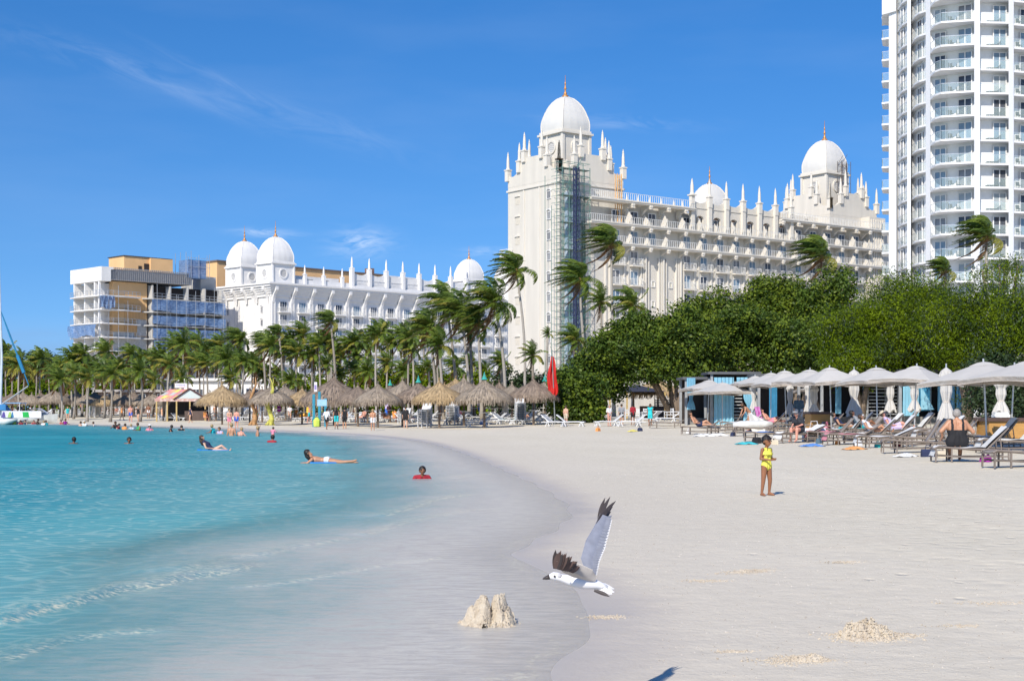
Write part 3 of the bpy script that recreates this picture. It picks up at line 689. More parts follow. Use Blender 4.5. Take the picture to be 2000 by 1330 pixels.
# flared brackets at each pier, piers
BB = 5.3; U1 = 3.0
mk = MB(); mk.xprism([(-.35, 0), (-.35, -3.6), (-.55, -2.6), (-.9, -1.7), (-1.5, -1.0), (-1.75, -.75), (-1.75, 0)], -.35, .35); BBRK = mk.mesh('bracket', WTRIM)
mk = MB(); mk.box(-.55, -.35, 0, -.15, -.003, H-1.2); mk.box(.15, -.35, 0, .55, -.003, H-1.2); mk.box(-.15, -.2, 0, .15, -.003, H-1.2); PIER = mk.mesh('pier', WTRIM)
for k in range(16):
    x = U1-BB/2+BB*k
    if x < 0: x = .6
    obj('bracket', BBRK, wh, (x, 0, H-.42)); obj('pier', PIER, wh, (x, 0, 0))
for y in (1.0, 5.2, 9.2, 13.2, 17.2):
    obj('bracket', BBRK, wh, (0, y, H-.42), -math.pi/2)
for y in (.6, 6.6, 13.8, 19.9): obj('pier', PIER, wh, (0, y, 0), -math.pi/2)
mk = MB()
for y in (7.5, 8.6, 9.7, 10.8, 11.9, 13.0): mk.box(-.14, y-.1, 0, -.003, y+.1, H-4.0)
mk.build('moulding', WTRIM, wh)
b_win = make_window(wh, 2.0, 2.3, (GLASSD, GLASSC, GLASSB), cols=3)
mb = MB(); mb.box(-1.6, -1.15, -.22, 1.6, 0, 0); BBAL = mb.mesh('balcony', WTRIM); BRAIL = railing_mb(-1.55, 1.55, -1.05, 1.0, .32, ends=1.0, z=.01, bar=.03).mesh('railing', RAILW)
FB = [H-5.9-2.95*k for k in range(8)]
for k in range(15):
    x = U1+BB*k+.2
    for j, z in enumerate(FB):
        put_window(b_win[(k*2+j) % 3], wh, x, 0, z)
        b = obj('balcony', BBAL, wh, (x+.1, 0, z-.02)); obj('railing', BRAIL, b)
b_small = make_window(wh, 1.0, 1.5, (GLASSC, GLASSD), cols=2, arch=.3)
for j in range(8):
    for y in (3.6, 17.0): put_window(b_small[j % 2], wh, 0, y, H-6.2-2.95*j, -math.pi/2)
# domes on the corners, low lanterns
for cx, cy, s in ((4.0, 4.0, 5.9), (4.0, 16.2, 5.9), (65.5, 4.2, 5.4), (80.5, 4.2, 5.8)):
    dome(wh, cx, cy, H+5.3, s, 5.9*s/5.9, 0, WHITE, H+.5)
# parapet: low part then scalloped part with pinnacles
PINW = pinnacle_mesh(2.9, .8, WTRIM); PINL = pinnacle_mesh(2.3, .7, WTRIM)
mb = MB(); mb.box(8.0, 1.5, H+.5, 24.3, 1.9, H+1.9); mb.box(9, 6, H+.5, 24, 9, H+3.2)
mb.build('parapet', WHITE, wh)
for x in (10.5, 16.0, 21.5):
    p = MB(); p.box(x-.35, 1.2, H+.5, x+.35, 2.0, H+3.0); p.build('pier', WTRIM, wh); obj('pinnacle', PINL, wh, (x, 1.6, H+3.0))
p = MB(); p.box(13.5, 5.9, H+1.4, 16.2, 6.0, H+2.5); p.box(20, 5.9, H+1.4, 21, 6.0, H+2.5); p.build('vent', DARKIN, wh)
xs = [24.3+5.35*i for i in range(8)]
mb = MB()
for a, b in zip(xs[:-1], xs[1:]):
    top = scallop(a, b, H+4.0, H+4.9, 12)
    for p, q in zip(top[:-1], top[1:]): mb.yprism([(p[0], H+.5), (q[0], H+.5), q, p], 1.4, 1.8)
    top = scallop(a, b, H+1.6, H+1.1, 12)
    for p, q in zip(top[:-1], top[1:]): mb.yprism([(p[0], H+.5), (q[0], H+.5), q, p], .6, .8)
    mb.box(a, 1.3, H+2.7, b, 1.397, H+2.85)
mb.build('parapet', WHITE, wh)
for x in xs:
    p = MB(); p.box(x-.38, .9, H+.5, x+.38, 2.0, H+5.4); p.build('pier', WTRIM, wh); obj('pinnacle', PINW, wh, (x, 1.45, H+5.4))
# ======================= peach rooftop block behind
ob = thing('peach_building', 'low peach coloured rooftop block showing behind the white domes', 'building', (BX-.0, BY, 0), BA)
mb = MB(); mb.box(8.3, 34, 0, 62, 50, H+8.3); mb.box(62, 34, 0, 74, 50, H+8.0); mb.build('wall', PEACH, ob)
mb = MB(); mb.box(8.0, 33.6, H+8.3, 62.2, 50.3, H+8.65); mb.build('roof', M('dark_coping', (.16,.12,.10), rough=.8), ob)
mb = MB(); mb.box(62.3, 33.4, H+1, 74.3, 33.9, H+8.4); mb.build('panel', WHITE, ob)
mb = MB(); mb.box(58.5, 36, H+8.4, 60.2, 38, H+10.3); mb.build('chimney', M('brown_metal', (.22,.14,.12), rough=.7), ob)

# ======================= building under renovation, far left
CX_, CY_, CA = -86.1, 300.0, R(45)
cn = thing('renovated_building', 'white and peach hotel block under renovation with blue netting at far left', 'building', (CX_, CY_, 0), CA)
HC = 31.2; FH = 2.9
mb = MB(); mb.box(1.2, 2.0, 0, 29, 11.4, HC-3.2); mb.build('wall', WHITE, cn)
# peach insulated wall on the right front, white lower down
px0, px1 = 2.4, 10.6
mb = MB(); mb.box(px0, .6, 11.5, px1, 2.0, HC-2.8); mb.build('peach_wall', PEACH, cn)
mb = MB(); mb.box(px0, .55, 0, px1, 2.0, 11.497); mb.build('lower_wall', WHITE, cn)
mb = MB()
for i in range(14): mb.box(5.2+i*.36, .56, 13.5, 5.25+i*.36, .597, 24)
mb.build('joint', M('peach_dark', (.50,.28,.12), rough=.8), cn)
mb = MB()
for (x0, z0, x1, z1) in ((2.5,14.6,7.5,17.6),(7.5,11.6,10.5,16.8),(2.5,11.6,6.9,14.5),(8.2,17.0,10.5,20.5)): mb.box(x0, .5, z0, x1, .555, z1)
mb.build('grey_board', M('grey_board_mat', (.50,.49,.46), rough=.85, var=.15), cn)
# fascia: white on the left, ribbed on the right
mb = MB(); mb.box(-1.2, -1.2, HC-3.0, 1.0, 12.2, HC); mb.box(1.0, -1.2, HC-.5, 1.6, 12, HC); mb.build('fascia', WHITE, cn)
mb = MB(); mb.box(1.0, -.9, HC-.15, 21, -.7, HC); mb.box(1.0, -.9, HC-2.6, 21, -.7, HC-2.45); mb.box(1.0, -.6, HC-2.6, 21, 14, HC-.3)
mb.build('roof', M('grey_roof_band', (.42,.43,.45), rough=.7), cn)
mb = MB()
for i in range(42): mb.box(1.1+i*.47, -1.0, HC-2.6, 1.25+i*.47, -.9, HC)
mb.build('fascia_rib', M('steel_rib', (.20,.20,.21), rough=.6), cn)
# left balconies: slabs, columns, rooms
for k in range(10):
    z = HC-3.2-FH*(k+1)+.1
    if z < .5: continue
    mb = MB(); mb.prism([(-1.6, -2.2), (3.6, -2.2), (8.2, -.9), (8.2, .55), (2.0, 2.0), (1.1, 11.2), (-1.6, 11.6), (-2.2, 7.5), (-2.0, 2)], z-.22, z); s_ = mb.build('balcony', WTRIM, cn)
    r_ = MB()
    for (a, b) in (((-1.6,-2.15),(3.6,-2.15)), ((3.6,-2.15),(8.1,-.9)), ((-1.95,2),(-1.6,-2.15)), ((-2.1,7.5),(-1.95,2)), ((-1.6,11.5),(-2.1,7.5))):
        for h in (.5, 1.05): r_.beam((*a, z+h), (*b, z+h), .06)
        for t in range(5): q = [a[i]+(b[i]-a[i])*t/4 for i in (0,1)]; r_.beam((*q, z), (*q, z+1.05), .06)
    r_.build('railing', M('galvanised', (.52,.54,.56), rough=.4, metal=.5), s_)
cw = make_window(cn, 1.9, 2.3, (GLASSD, GLASSC), cols=2)
for k in range(10):
    z = HC-3.2-FH*(k+1)+.1
    if z < .5: continue
    put_window(cw[k % 2], cn, 1.15, 4.0, z, -math.pi/2); put_window(cw[(k+1) % 2], cn, 1.15, 8.4, z, -math.pi/2)
mb = MB()
for y in (2.0, 6.2, 10.8): mb.box(-1.1, y-.2, 0, 1.2, y+.2, HC-3.1)
mb.box(-1.2, -.2, 0, -.8, .2, HC-3.1); mb.build('fin_wall', WTRIM, cn)
# right hand balcony decks; a near-black slab paints in the shade of the openings
mb = MB(); mb.box(10.7, 1.0, HC-6.0, 29, 1.95, HC-3.3); mb.build('opening_shade', DARKIN, cn)
for k in range(10):
    z = HC-3.2-FH*(k+1)+.1
    if z < .5: continue
    mb = MB(); mb.prism([(9.2, .3), (10.9, -1.6), (29.2, -1.6), (29.2, 2.0), (10.7, 2.0)], z-.25, z); s_ = mb.build('balcony', GREYC, cn)
    r_ = MB()
    for h in (.5, 1.05): r_.beam((11, -1.6, z+h), (29.1, -1.6, z+h), .06)
    for t in range(10): r_.beam((11+t*2.0, -1.6, z), (11+t*2.0, -1.6, z+1.05), .06)
    r_.build('railing', MATS['galvanised'], s_)
    for i in range(4): put_window(cw[(i+k) % 2], cn, 13.2+i*4.3, 1.98, z)
mb = MB()
for i in range(5): mb.box(11.0+i*4.4, -.9, 0, 11.28+i*4.4, 2.0, HC-3.2)
mb.build('fin_wall', GREYC, cn)
# peach penthouse
mb = MB(); mb.box(6.2, 2.5, HC, 17.8, 9.0, HC+3.0); mb.box(12.3, 1.9, HC, 17.8, 2.5, HC+2.95); mb.build('penthouse', PEACH, cn)
mb = MB(); mb.box(6.0, 2.3, HC+3.0, 18.0, 9.2, HC+3.15); mb.box(9.6, 2.4, HC+.2, 10.4, 2.49, HC+1.1); mb.box(11.0, 2.4, HC+.2, 12.2, 2.49, HC+1.7); mb.build('opening', DARKIN, cn)
# blue netting sheets: their own things on the building
NET = M('blue_netting', (.07,.15,.33), rough=.8, col2=(.22,.34,.55), scale=1.4, alpha=.82, stretch=(1,1,3))
def net(label, x0, x1, y, z0, z1, ax='x', seed=0):
    r_ = random.Random(seed); mb = MB(); n = 26
    def f(u, v):
        zz = z0+(z1-z0)*v; q = .18*math.sin(u*23+seed)*math.sin(v*3+1)+.1*math.sin(u*51+v*7); sag = .25*math.sin(u*9+seed)*(1-v)
        x = x0+(x1-x0)*u
        return (x, y-.1+q, zz+sag) if ax == 'x' else (y-.1+q, x, zz+sag)
    mb.grid(f, n*2, 4); o = mb.build('safety_net', NET, None, (CX_, CY_, 0), CA, smooth=True); tag(o, label, 'netting', 'blue nets on the block under renovation'); return o
zf = lambda k: HC-3.2-FH*(k+1)+.1
net('blue safety net along the topmost netted floor of the renovated block', 10.3, 29, -1.8, zf(1)+.0, zf(0)-.3, seed=1)
net('blue safety net on the second netted floor of the renovated block', 10.6, 29, -1.8, zf(2)+.1, zf(1)-.9, seed=2)
net('blue safety net on the third netted floor of the renovated block', 10.6, 29, -1.8, zf(3)+.1, zf(2)-.7, seed=3)
net('dark blue safety net low on the right of the renovated block', 10.8, 29, -1.8, zf(4)+.1, zf(3)-.4, seed=4)
net('pale blue net wrapped round the left balconies of the renovated block', -1.0, 11.0, -2.4, zf(3)+.1, zf(2)-.4, 'y', seed=5)
net('narrow blue net hanging at the left corner balcony of the renovated block', -2.3, 1.2, -2.4, zf(1)+.1, zf(0)-.2, seed=6)
bx = thing('wrapped_box', 'blue net wrapped scaffold cube on the roof of the renovated block', 'scaffold', (CX_, CY_, 0), CA)
mb = MB(); mb.box(20.0, -1, HC-1.0, 24.5, 3, HC+3.0)
o = mb.build('wrap', NET, bx)
mb = MB()
for x in (19.2, 20.5, 22.5, 24.6, 25.2):
    for y in (-1.2, 3.1): mb.beam((x,y,HC-1),(x,y,HC+4.4+.5*math.sin(x)), .08)
for z in (HC+1.5, HC+3.4): mb.beam((19.2,-1.2,z),(25.2,-1.2,z), .07)
mb.build('tube_frame', MATS['galvanised'], bx)
mb = MB(); mb.box(25, 2, HC-3.1, 29, 10, HC-.2); mb.build('roof_room', GREYC, cn)
fs = thing('scaffold', 'steel tube scaffold standing in front of the netted balconies at left', 'scaffold', (CX_, CY_, 0), CA)
mb = MB()
for i in range(8): mb.beam((11.3+i*2.4, -2.4, 0), (11.3+i*2.4, -2.4, HC-3.0-(i % 3)), .07)
for i in range(4): mb.beam((-2.9+i*2.2, -3.4, 0), (-2.9+i*2.2, -3.4, HC-4.0-3*(i % 2)), .06)
mb.build('standard', MATS['galvanised'], fs)
mb = MB()
for k in range(9): mb.beam((11.1, -2.4, zf(k)+.3), (29, -2.4, zf(k)+.3), .05); mb.beam((-3, -3.4, zf(k)+.7), (4, -3.4, zf(k)+.7), .05)
mb.build('ledger', MATS['galvanised'], fs)

# ======================= white glass-balcony tower at right
EW = M('tower_white', (.76,.765,.775), rough=.6, var=.02, scale=.3)
EGL = M('green_balcony_glass', (.60,.76,.74), rough=.08, alpha=.13, var=.03)
ET = thing('balcony_tower', 'tall white apartment tower with green glass balconies rising past the top of the photo', 'hotel', (0,0,0))
PP = lambda px, D: ((px-1000)/FPX*D, D)
def back(p, d): r = math.hypot(*p); return (p[0]*(1+d/r), p[1]*(1+d/r))
cols = [ # slab front polyline, back depth, windows (fraction, width)
 dict(fr=[PP(1736,199), PP(1722,199.5), PP(1724,203)], dep=3.0, win=[], zoff=-.35),
 dict(fr=[PP(1753,196.5), PP(1762,193), PP(1772,191.5)], dep=1.1, win=[(.62,1.3)], zoff=-.1),
 dict(fr=[PP(1779,192.3), PP(1787,189), PP(1795,187.6), PP(1808,186.6)], dep=1.3, win=[(.70,1.7)], zoff=0),
 dict(fr=[PP(1817,184.4), PP(1826,182.2), PP(1838,181), PP(1903,180)], dep=1.6, win=[(.24,1.6),(.80,1.9)], zoff=0),
 dict(fr=[PP(1914,181), PP(1970,181.3)], dep=1.5, win=[(.66,1.8)], zoff=0),
 dict(fr=[PP(1980,182), PP(2046,183.5)], dep=2.0, win=[(.3,1.6),(.72,1.6)], zoff=0),
 dict(fr=[PP(2056,184), PP(2120,187)], dep=2.0, win=[(.5,1.6)], zoff=0)]
piers = [((1736,197.5),(1751,196.3),6.5),((1772,191.0),(1779,190.6),4.6),((1808,185.6),(1817,184.6),4.6),((1903,179.4),(1914,179.6),4.2),((1970,180.4),(1980,180.8),3.5),((2046,182.6),(2056,183),3.5),((2120,186.3),(2132,187),8)]
Z0 = 50.7; NF = 19
zs = [Z0+6.0-3.0*k for k in range(NF)]
for (a, b, dp) in piers:
    pa, pb = PP(*a), PP(*b); mb = MB(); mb.prism([pa, pb, back(pb, dp), back(pa, dp)], 0, 63); mb.build('pier', EW, ET)
mb = MB()
def backs(c):
    f = c['fr']; k0 = .45 if len(f) > 2 else 1
    return back(f[0], c['dep']*k0), back(f[-1], c['dep'])
p = [back(PP(1738,197.5), 4.0)]
for c in cols[1:]: p += list(backs(c))
q = [back(a, 20) for a in p[::-1]]; q[-1] = back(p[0], 5); q.insert(-1, back(p[1], 18))
mb.prism(p+q, 0, 63); mb.build('core', M('tower_recess_white', (.80,.80,.80), rough=.7, var=.03), ET)
mb = MB(); mb.prism([PP(1722.5,198), PP(1750,196), back(PP(1750,196), 6), back(PP(1722.5,198), 6)], 56.2, 66); mb.build('head_block', EW, ET)
ew_f, ew_p = win_mesh(1.0, 2.25, fw=.07, cols=2, dep=.06); EWP = [ew_p.mesh('pane', g) for g in (GLASSD, GLASSC, GLASSB, M('pale_curtain_glass', (.42,.46,.48), rough=.2, col2=(.25,.30,.33), scale=1.2))]
er = random.Random(5); chairspots = []
for ci, c in enumerate(cols):
    fr = c['fr']; bk0, bk1 = backs(c)
    if ci == 0: bk0, bk1 = PP(1740,199), PP(1740,203.5)
    poly = fr+[bk1, bk0]
    mb = MB(); mb.prism(poly, -.24, 0); SM = mb.mesh('balcony', EW)
    mb = MB(); rail = MB(); cen = Vector((sum(a[0] for a in fr)/len(fr), sum(a[1] for a in fr)/len(fr))); bcen = (Vector(bk0)+Vector(bk1))/2; inn = (bcen-cen).normalized()*.10
    for a, b in zip(fr[:-1], fr[1:]):
        a = (a[0]+inn[0], a[1]+inn[1]); b = (b[0]+inn[0], b[1]+inn[1])
        mb.beam((*a, .56), (*b, .56), .025, 1.0); rail.beam((*a, 1.09), (*b, 1.09), .05)
        L = math.dist(a, b); n = max(1, round(L/1.1))
        for i in range(n+1): t = i/n; rail.beam((a[0]+(b[0]-a[0])*t, a[1]+(b[1]-a[1])*t, 0), (a[0]+(b[0]-a[0])*t, a[1]+(b[1]-a[1])*t, 1.1), .03)
    GM = mb.mesh('glass_panel', EGL); RM = rail.mesh('railing', M('chrome_rail', (.65,.67,.68), rough=.3, metal=.4))
    for k, z in enumerate(zs):
        s_ = obj('balcony', SM, ET, (0,0,z+c['zoff'])); obj('glass_panel', GM, s_); obj('railing', RM, s_)
        for (t, w) in c['win']:
            bx_, by_ = bk0[0]+(bk1[0]-bk0[0])*t, bk0[1]+(bk1[1]-bk0[1])*t; ang = math.atan2(bk1[1]-bk0[1], bk1[0]-bk0[0])
            wo = obj('window', bpy.data.meshes.get('tower_window') or ew_f, ET, (bx_+.12*math.sin(ang)-.0, by_-.16*math.cos(ang), z+.02), ang); wo.scale = (w, 1, 1.05)
            obj('pane', er.choice(EWP), wo)
        if ci in (3, 4, 5) and 12 < z < 54: chairspots.append((ci, k, z))
roof = MB(); roof.prism([PP(1722.5,198)]+[PP(1903,178), PP(2132,184)]+[back(PP(2132,184),20), back(PP(1740,198),18), back(PP(1723,198),5)], 63, 63.5); roof.build('roof', EW, ET)
# balcony furniture on that tower
DK = M('dark_rattan', (.06,.065,.07), rough=.7); WT = M('white_enamel', (.8,.8,.8), rough=.4)
def bal_chair(loc, rz, label):
    t = thing('balcony_chair', label, 'chair', loc, rz, 'dark chairs on the tower balconies')
    mb = MB(); mb.box(-.28,-.26,.40,.28,.26,.46); mb.build('seat', DK, t)
    mb = MB(); mb.xprism([(.24,.46),(.30,.95),(.35,.95),(.30,.44)], -.28, .28); mb.build('backrest', DK, t)
    for sx in (-1,1):
        for sy in (-1,1): mb = MB(); mb.beam((sx*.25,sy*.22,0),(sx*.25,sy*.22,.40), .04); mb.build('leg', DK, t)
    return t
def bal_lounger(loc, rz, label):
    t = thing('balcony_lounger', label, 'lounger', loc, rz, 'dark loungers on the tower balconies')
    mb = MB(); mb.box(-.95,-.32,.28,.45,.32,.34); mb.build('seat', DK, t)
    mb = MB(); mb.yprism([(.45,.30),(.95,.75),(.92,.80),(.42,.36)], -.32, .32); mb.build('backrest', DK, t)
    mb = MB(); mb.box(-.9,-.3,.341,-.3,.3,.40); mb.build('towel', WT, t)
    for x in (-.85,.4):
        for sy in (-1,1): mb = MB(); mb.beam((x,sy*.28,0),(x,sy*.28,.28), .04); mb.build('leg', DK, t)
    return t
pc = pl_ = None; fi = {3:0, 4:0, 5:0}
for ci, k, z in chairspots:
    n = ordn(fi[ci]); fi[ci] += 1
    if ci == 3:
        for j, px in enumerate((1858, 1872)):
            P_ = PP(px, 182.3 if j else 181.9); lb_ = f'dark {"left" if j == 0 else "right"} chair on the wide tower balcony, {n} floor down'
            pc = bal_chair((*P_, z), .2, lb_) if pc is None else pc
            if pc['label'] != lb_: dup(pc, lb_, (*P_, z), .2-.5*j)
    elif ci == 4:
        P_ = PP(1940, 182.3); lb_ = f'dark lounger on the narrow tower balcony, {n} floor down'
        if pl_ is None: pl_ = bal_lounger((*P_, z), 0, lb_)
        else: dup(pl_, lb_, (*P_, z), er.choice((0, .1, -.1)))
    else:
        P_ = PP(1990, 183); dup(pc, f'dark chair at the right edge of the photo, {n} tower floor down', (*P_, z), .3)
# bit of low cream building between palace and tower
lb = thing('annex_building', 'cream annex with white balconies squeezed between the palace and the white tower', 'building', (65.0, 252.0, 0), R(37))
mb = MB(); mb.box(0, 0, 0, 12, 10, 27.5); mb.box(3, -.5, 27.5, 12, 10, 30.5); mb.build('wall', CREAM, lb)
for k in range(5):
    mb = MB(); z = 25.9-3.0*k; mb.box(-.2, -2.0, z-.3, 12, -.003, z); s_ = mb.build('balcony', CREAM2, lb); railing_mb(-.1, 11.9, -1.9, 1.05, .4, z=z+.01).build('railing', RAILW, s_)
    for i in range(3): put_window(d_big[(i+k) % 3], lb, 2+3.6*i, 0, z+.02)
# ------------------------------------------------------------------ coconut palms, leaning crowns blown to the left
FR_G = M('palm_frond_green', (.075,.13,.014), rough=.5, col2=(.21,.27,.03), scale=.6, transl=.28, island=.55)
FR_Y = M('palm_frond_yellowing', (.20,.21,.03), rough=.5, col2=(.34,.30,.05), scale=.8, transl=.3, island=.5)
FR_D = M('palm_frond_dark', (.045,.09,.012), rough=.5, col2=(.12,.18,.02), scale=.6, transl=.22, island=.5)
FR_B = M('palm_husk_brown', (.16,.08,.035), rough=.85, col2=(.30,.17,.07), scale=2)
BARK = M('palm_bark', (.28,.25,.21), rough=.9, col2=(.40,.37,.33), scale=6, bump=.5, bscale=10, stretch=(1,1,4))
BARKD = M('palm_bark_dark', (.20,.17,.14), rough=.9, col2=(.32,.29,.25), scale=6, bump=.5, bscale=10, stretch=(1,1,4))  # same bark in a darker tone
WPAINT = M('whitewashed_trunk', (.74,.73,.70), rough=.8, var=.05)
WIND = Vector((-1, .15, 0))
def frond_mesh(mat, az, el, L=3.6, wind=.55, nleaf=30, seed=0, hang=1.0, lw=.05, droop=1.0):
    r_ = random.Random(seed); mb = MB(); d = Vector((math.cos(az)*math.cos(el), math.sin(az)*math.cos(el), math.sin(el))); p = Vector((0,0,0)); pts = [p.copy()]; n = 9; st = L/n
    for i in range(n):
        t = (i+1)/n; d = (d + (WIND*wind*1.5 + Vector((0,0,-1))*.60*droop)*t*.42).normalized(); p = p+d*st; pts.append(p.copy())
    mb.tube(pts, [.045*(1-.85*i/n) for i in range(n+1)], n=3)
    for i in range(nleaf):
        t = .10+.90*i/(nleaf-1); k = min(n-1, int(t*n)); f = t*n-k; q = pts[k].lerp(pts[k+1], f); dd = (pts[k+1]-pts[k]).normalized()
        side = dd.cross(Vector((0,0,1))); side = side.normalized() if side.length > .05 else Vector((0,1,0))
        ll = L*.235*(math.sin(math.pi*min(1,.12+.88*t))**.6)*(.85+.3*r_.random())
        for sg in (-1, 1):
            v = (side*sg*(.85-.3*t) + dd*.55 + Vector((0,0,-.22*hang)) + WIND*wind*.75 + Vector((r_.uniform(-.12,.12),r_.uniform(-.12,.12),r_.uniform(-.12,.12)))).normalized()
            v2 = (v + Vector((0,0,-.55*hang)) + WIND*wind*.4).normalized()
            w = dd.cross(v).cross(v).normalized()*lw if dd.cross(v).length > .05 else side*lw
            a = q; b = q+v*ll*.5; c = b+v2*ll*.55
            mb.add([a-w*.5, a+w*.5, b+w, b-w, c], [(0,1,2,3),(3,2,4)])
    return mb.mesh('frond', mat)
def palm_crown_set(seed, nf=20, L=3.6, wind=.6, mats=(FR_G, FR_D, FR_Y), yel=.16, nleaf=30, lw=.05):
    r_ = random.Random(seed); out = []
    for i in range(nf):
        az = i*2.39996+r_.uniform(-.25,.25); t = i/(nf-1); el = R(78)*(1-t)**.8 + R(-32)*t - (R(40) if i >= nf-2 else 0) + R(r_.uniform(-8,8))
        m = FR_B if i >= nf-2 else mats[2] if (t > .78 and r_.random() < .35) or r_.random() < yel*.35 else (mats[1] if r_.random() < .45 else mats[0])
        out.append(frond_mesh(m, az, el, L*r_.uniform(.82,1.08), wind*r_.uniform(.8,1.2), nleaf, seed*100+i, lw=lw))
    return out
def merge(meshes, name):
    """one mesh of several, for far crowns"""
    mats = []; vs = []; fs = []; mi = []
    for me in meshes:
        m = me.materials[0]
        if m not in mats: mats.append(m)
        o = len(vs); vs += [tuple(v.co) for v in me.vertices]; fs += [tuple(i+o for i in p.vertices) for p in me.polygons]; mi += [mats.index(m)]*len(me.polygons)
    o = bpy.data.meshes.new(name); o.from_pydata(vs, [], fs)
    for m in mats: o.materials.append(m)
    o.polygons.foreach_set('material_index', mi); o.update(); return o
SETS = [palm_crown_set(s, nf, L, w) for s, nf, L, w in ((1,34,3.7,.75),(2,32,3.6,.95),(3,34,3.6,.5),(4,32,3.6,1.25),(5,26,3.2,.3))]
FARC = [merge(palm_crown_set(s, 26, 3.9, w, nleaf=17, lw=.11, yel=.35), 'crown') for s, w in ((11,.5),(12,.3),(13,.75),(14,.45))]
mb = MB()
for i in range(7): a = i*.9; mb.lathe([(.02,-.42),(.13,-.34),(.15,-.22),(.10,-.1),(.02,-.06)], n=6, c=(.2*math.cos(a), .2*math.sin(a)))
mb.lathe([(.14,-.55),(.22,-.2),(.20,.1),(.05,.35)], n=7)
HUSK = mb.mesh('husk', FR_B)
def trunk_mesh(h, lean, bow, r0=.17, mat=BARK, seed=0):
    mb = MB(); n = 9; P = []; rr = []
    for i in range(n+1):
        t = i/n; P.append((lean*t+bow*math.sin(math.pi*t), .12*math.sin(3*t+seed), h*t)); rr.append((r0*(1.55 if i == 0 else 1.18 if i == 1 else 1)*(1-.32*t)))
    mb.tube(P, rr, n=7); return mb.mesh('trunk', mat, smooth=True)
def palm(label, base_px, crown_px, crown_py, D, Rpx, kind=0, bow=0.0, bark=BARK, white=0, far=False, group=None, scale_mul=1.0, base=None):
    g = base if base is not None else gd(base_px, D); top = at(crown_px, crown_py, D); h = top.z-g.z; lean = top.x-g.x
    t = thing('palm_tree', label, 'palm tree', g, 0, group)
    s = Rpx/FPX*D/3.1*scale_mul
    obj('trunk', trunk_mesh(h, lean, bow, .16 if not far else .13, bark, seed=base_px), t)
    if far:
        obj('crown', FARC[kind % 4], t, (lean, 0, h), rnd.uniform(-.35,.35), s)
    else:
        for me in SETS[kind]: obj('frond', me, t, (lean, 0, h), 0, s)
        obj('husk', HUSK, t, (lean, 0, h), 0, s)
    if white:
        mb = MB(); mb.tube([(0,0,0),(lean*white/h+bow*math.sin(math.pi*white/h), 0, white)], [.30,.21], n=8); mb.build('whitewash', WPAINT, t)
    return t
# the large palms one can tell apart: label, base x, crown x, crown y, depth, crown radius, kind, bow
BIG = [
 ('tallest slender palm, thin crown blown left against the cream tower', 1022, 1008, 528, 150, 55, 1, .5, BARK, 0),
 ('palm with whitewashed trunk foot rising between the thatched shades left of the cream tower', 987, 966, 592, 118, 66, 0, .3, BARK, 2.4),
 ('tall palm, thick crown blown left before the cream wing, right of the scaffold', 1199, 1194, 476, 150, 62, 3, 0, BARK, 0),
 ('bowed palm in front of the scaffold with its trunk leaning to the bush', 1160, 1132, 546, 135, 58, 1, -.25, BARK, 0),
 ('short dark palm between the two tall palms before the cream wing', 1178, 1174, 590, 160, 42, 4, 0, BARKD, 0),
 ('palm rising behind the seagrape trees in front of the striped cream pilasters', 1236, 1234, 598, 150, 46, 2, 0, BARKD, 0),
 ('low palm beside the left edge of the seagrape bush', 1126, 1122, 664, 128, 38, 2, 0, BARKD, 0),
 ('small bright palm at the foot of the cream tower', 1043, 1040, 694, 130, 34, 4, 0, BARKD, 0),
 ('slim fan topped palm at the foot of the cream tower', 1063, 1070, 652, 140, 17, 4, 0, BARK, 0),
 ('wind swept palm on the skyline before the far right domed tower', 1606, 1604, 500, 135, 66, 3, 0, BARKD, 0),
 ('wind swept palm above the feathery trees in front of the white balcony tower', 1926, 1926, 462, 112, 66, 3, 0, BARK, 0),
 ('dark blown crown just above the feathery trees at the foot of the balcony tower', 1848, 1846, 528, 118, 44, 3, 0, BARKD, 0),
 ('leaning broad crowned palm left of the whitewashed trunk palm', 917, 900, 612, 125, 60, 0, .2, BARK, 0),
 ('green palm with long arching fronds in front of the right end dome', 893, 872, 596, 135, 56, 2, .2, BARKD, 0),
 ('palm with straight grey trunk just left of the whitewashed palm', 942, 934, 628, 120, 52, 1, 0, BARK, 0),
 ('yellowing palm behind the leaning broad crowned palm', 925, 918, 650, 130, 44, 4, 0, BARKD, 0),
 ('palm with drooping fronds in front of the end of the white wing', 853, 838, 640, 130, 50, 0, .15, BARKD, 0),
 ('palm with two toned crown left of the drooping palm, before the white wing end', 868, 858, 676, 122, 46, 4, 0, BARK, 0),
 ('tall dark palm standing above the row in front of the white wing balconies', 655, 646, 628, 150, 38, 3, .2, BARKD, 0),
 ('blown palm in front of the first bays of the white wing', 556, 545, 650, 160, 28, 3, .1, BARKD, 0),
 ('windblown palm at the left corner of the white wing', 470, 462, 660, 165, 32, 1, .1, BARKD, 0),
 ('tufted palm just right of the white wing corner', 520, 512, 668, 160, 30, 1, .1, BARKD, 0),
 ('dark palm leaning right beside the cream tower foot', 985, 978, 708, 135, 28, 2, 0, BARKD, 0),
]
for i, (lb_, bx0, cx0, cy0, D, rp, kd, bow, bk, wh_) in enumerate(BIG): palm(lb_, bx0, cx0, cy0, D, rp, kd, bow, bk, wh_)
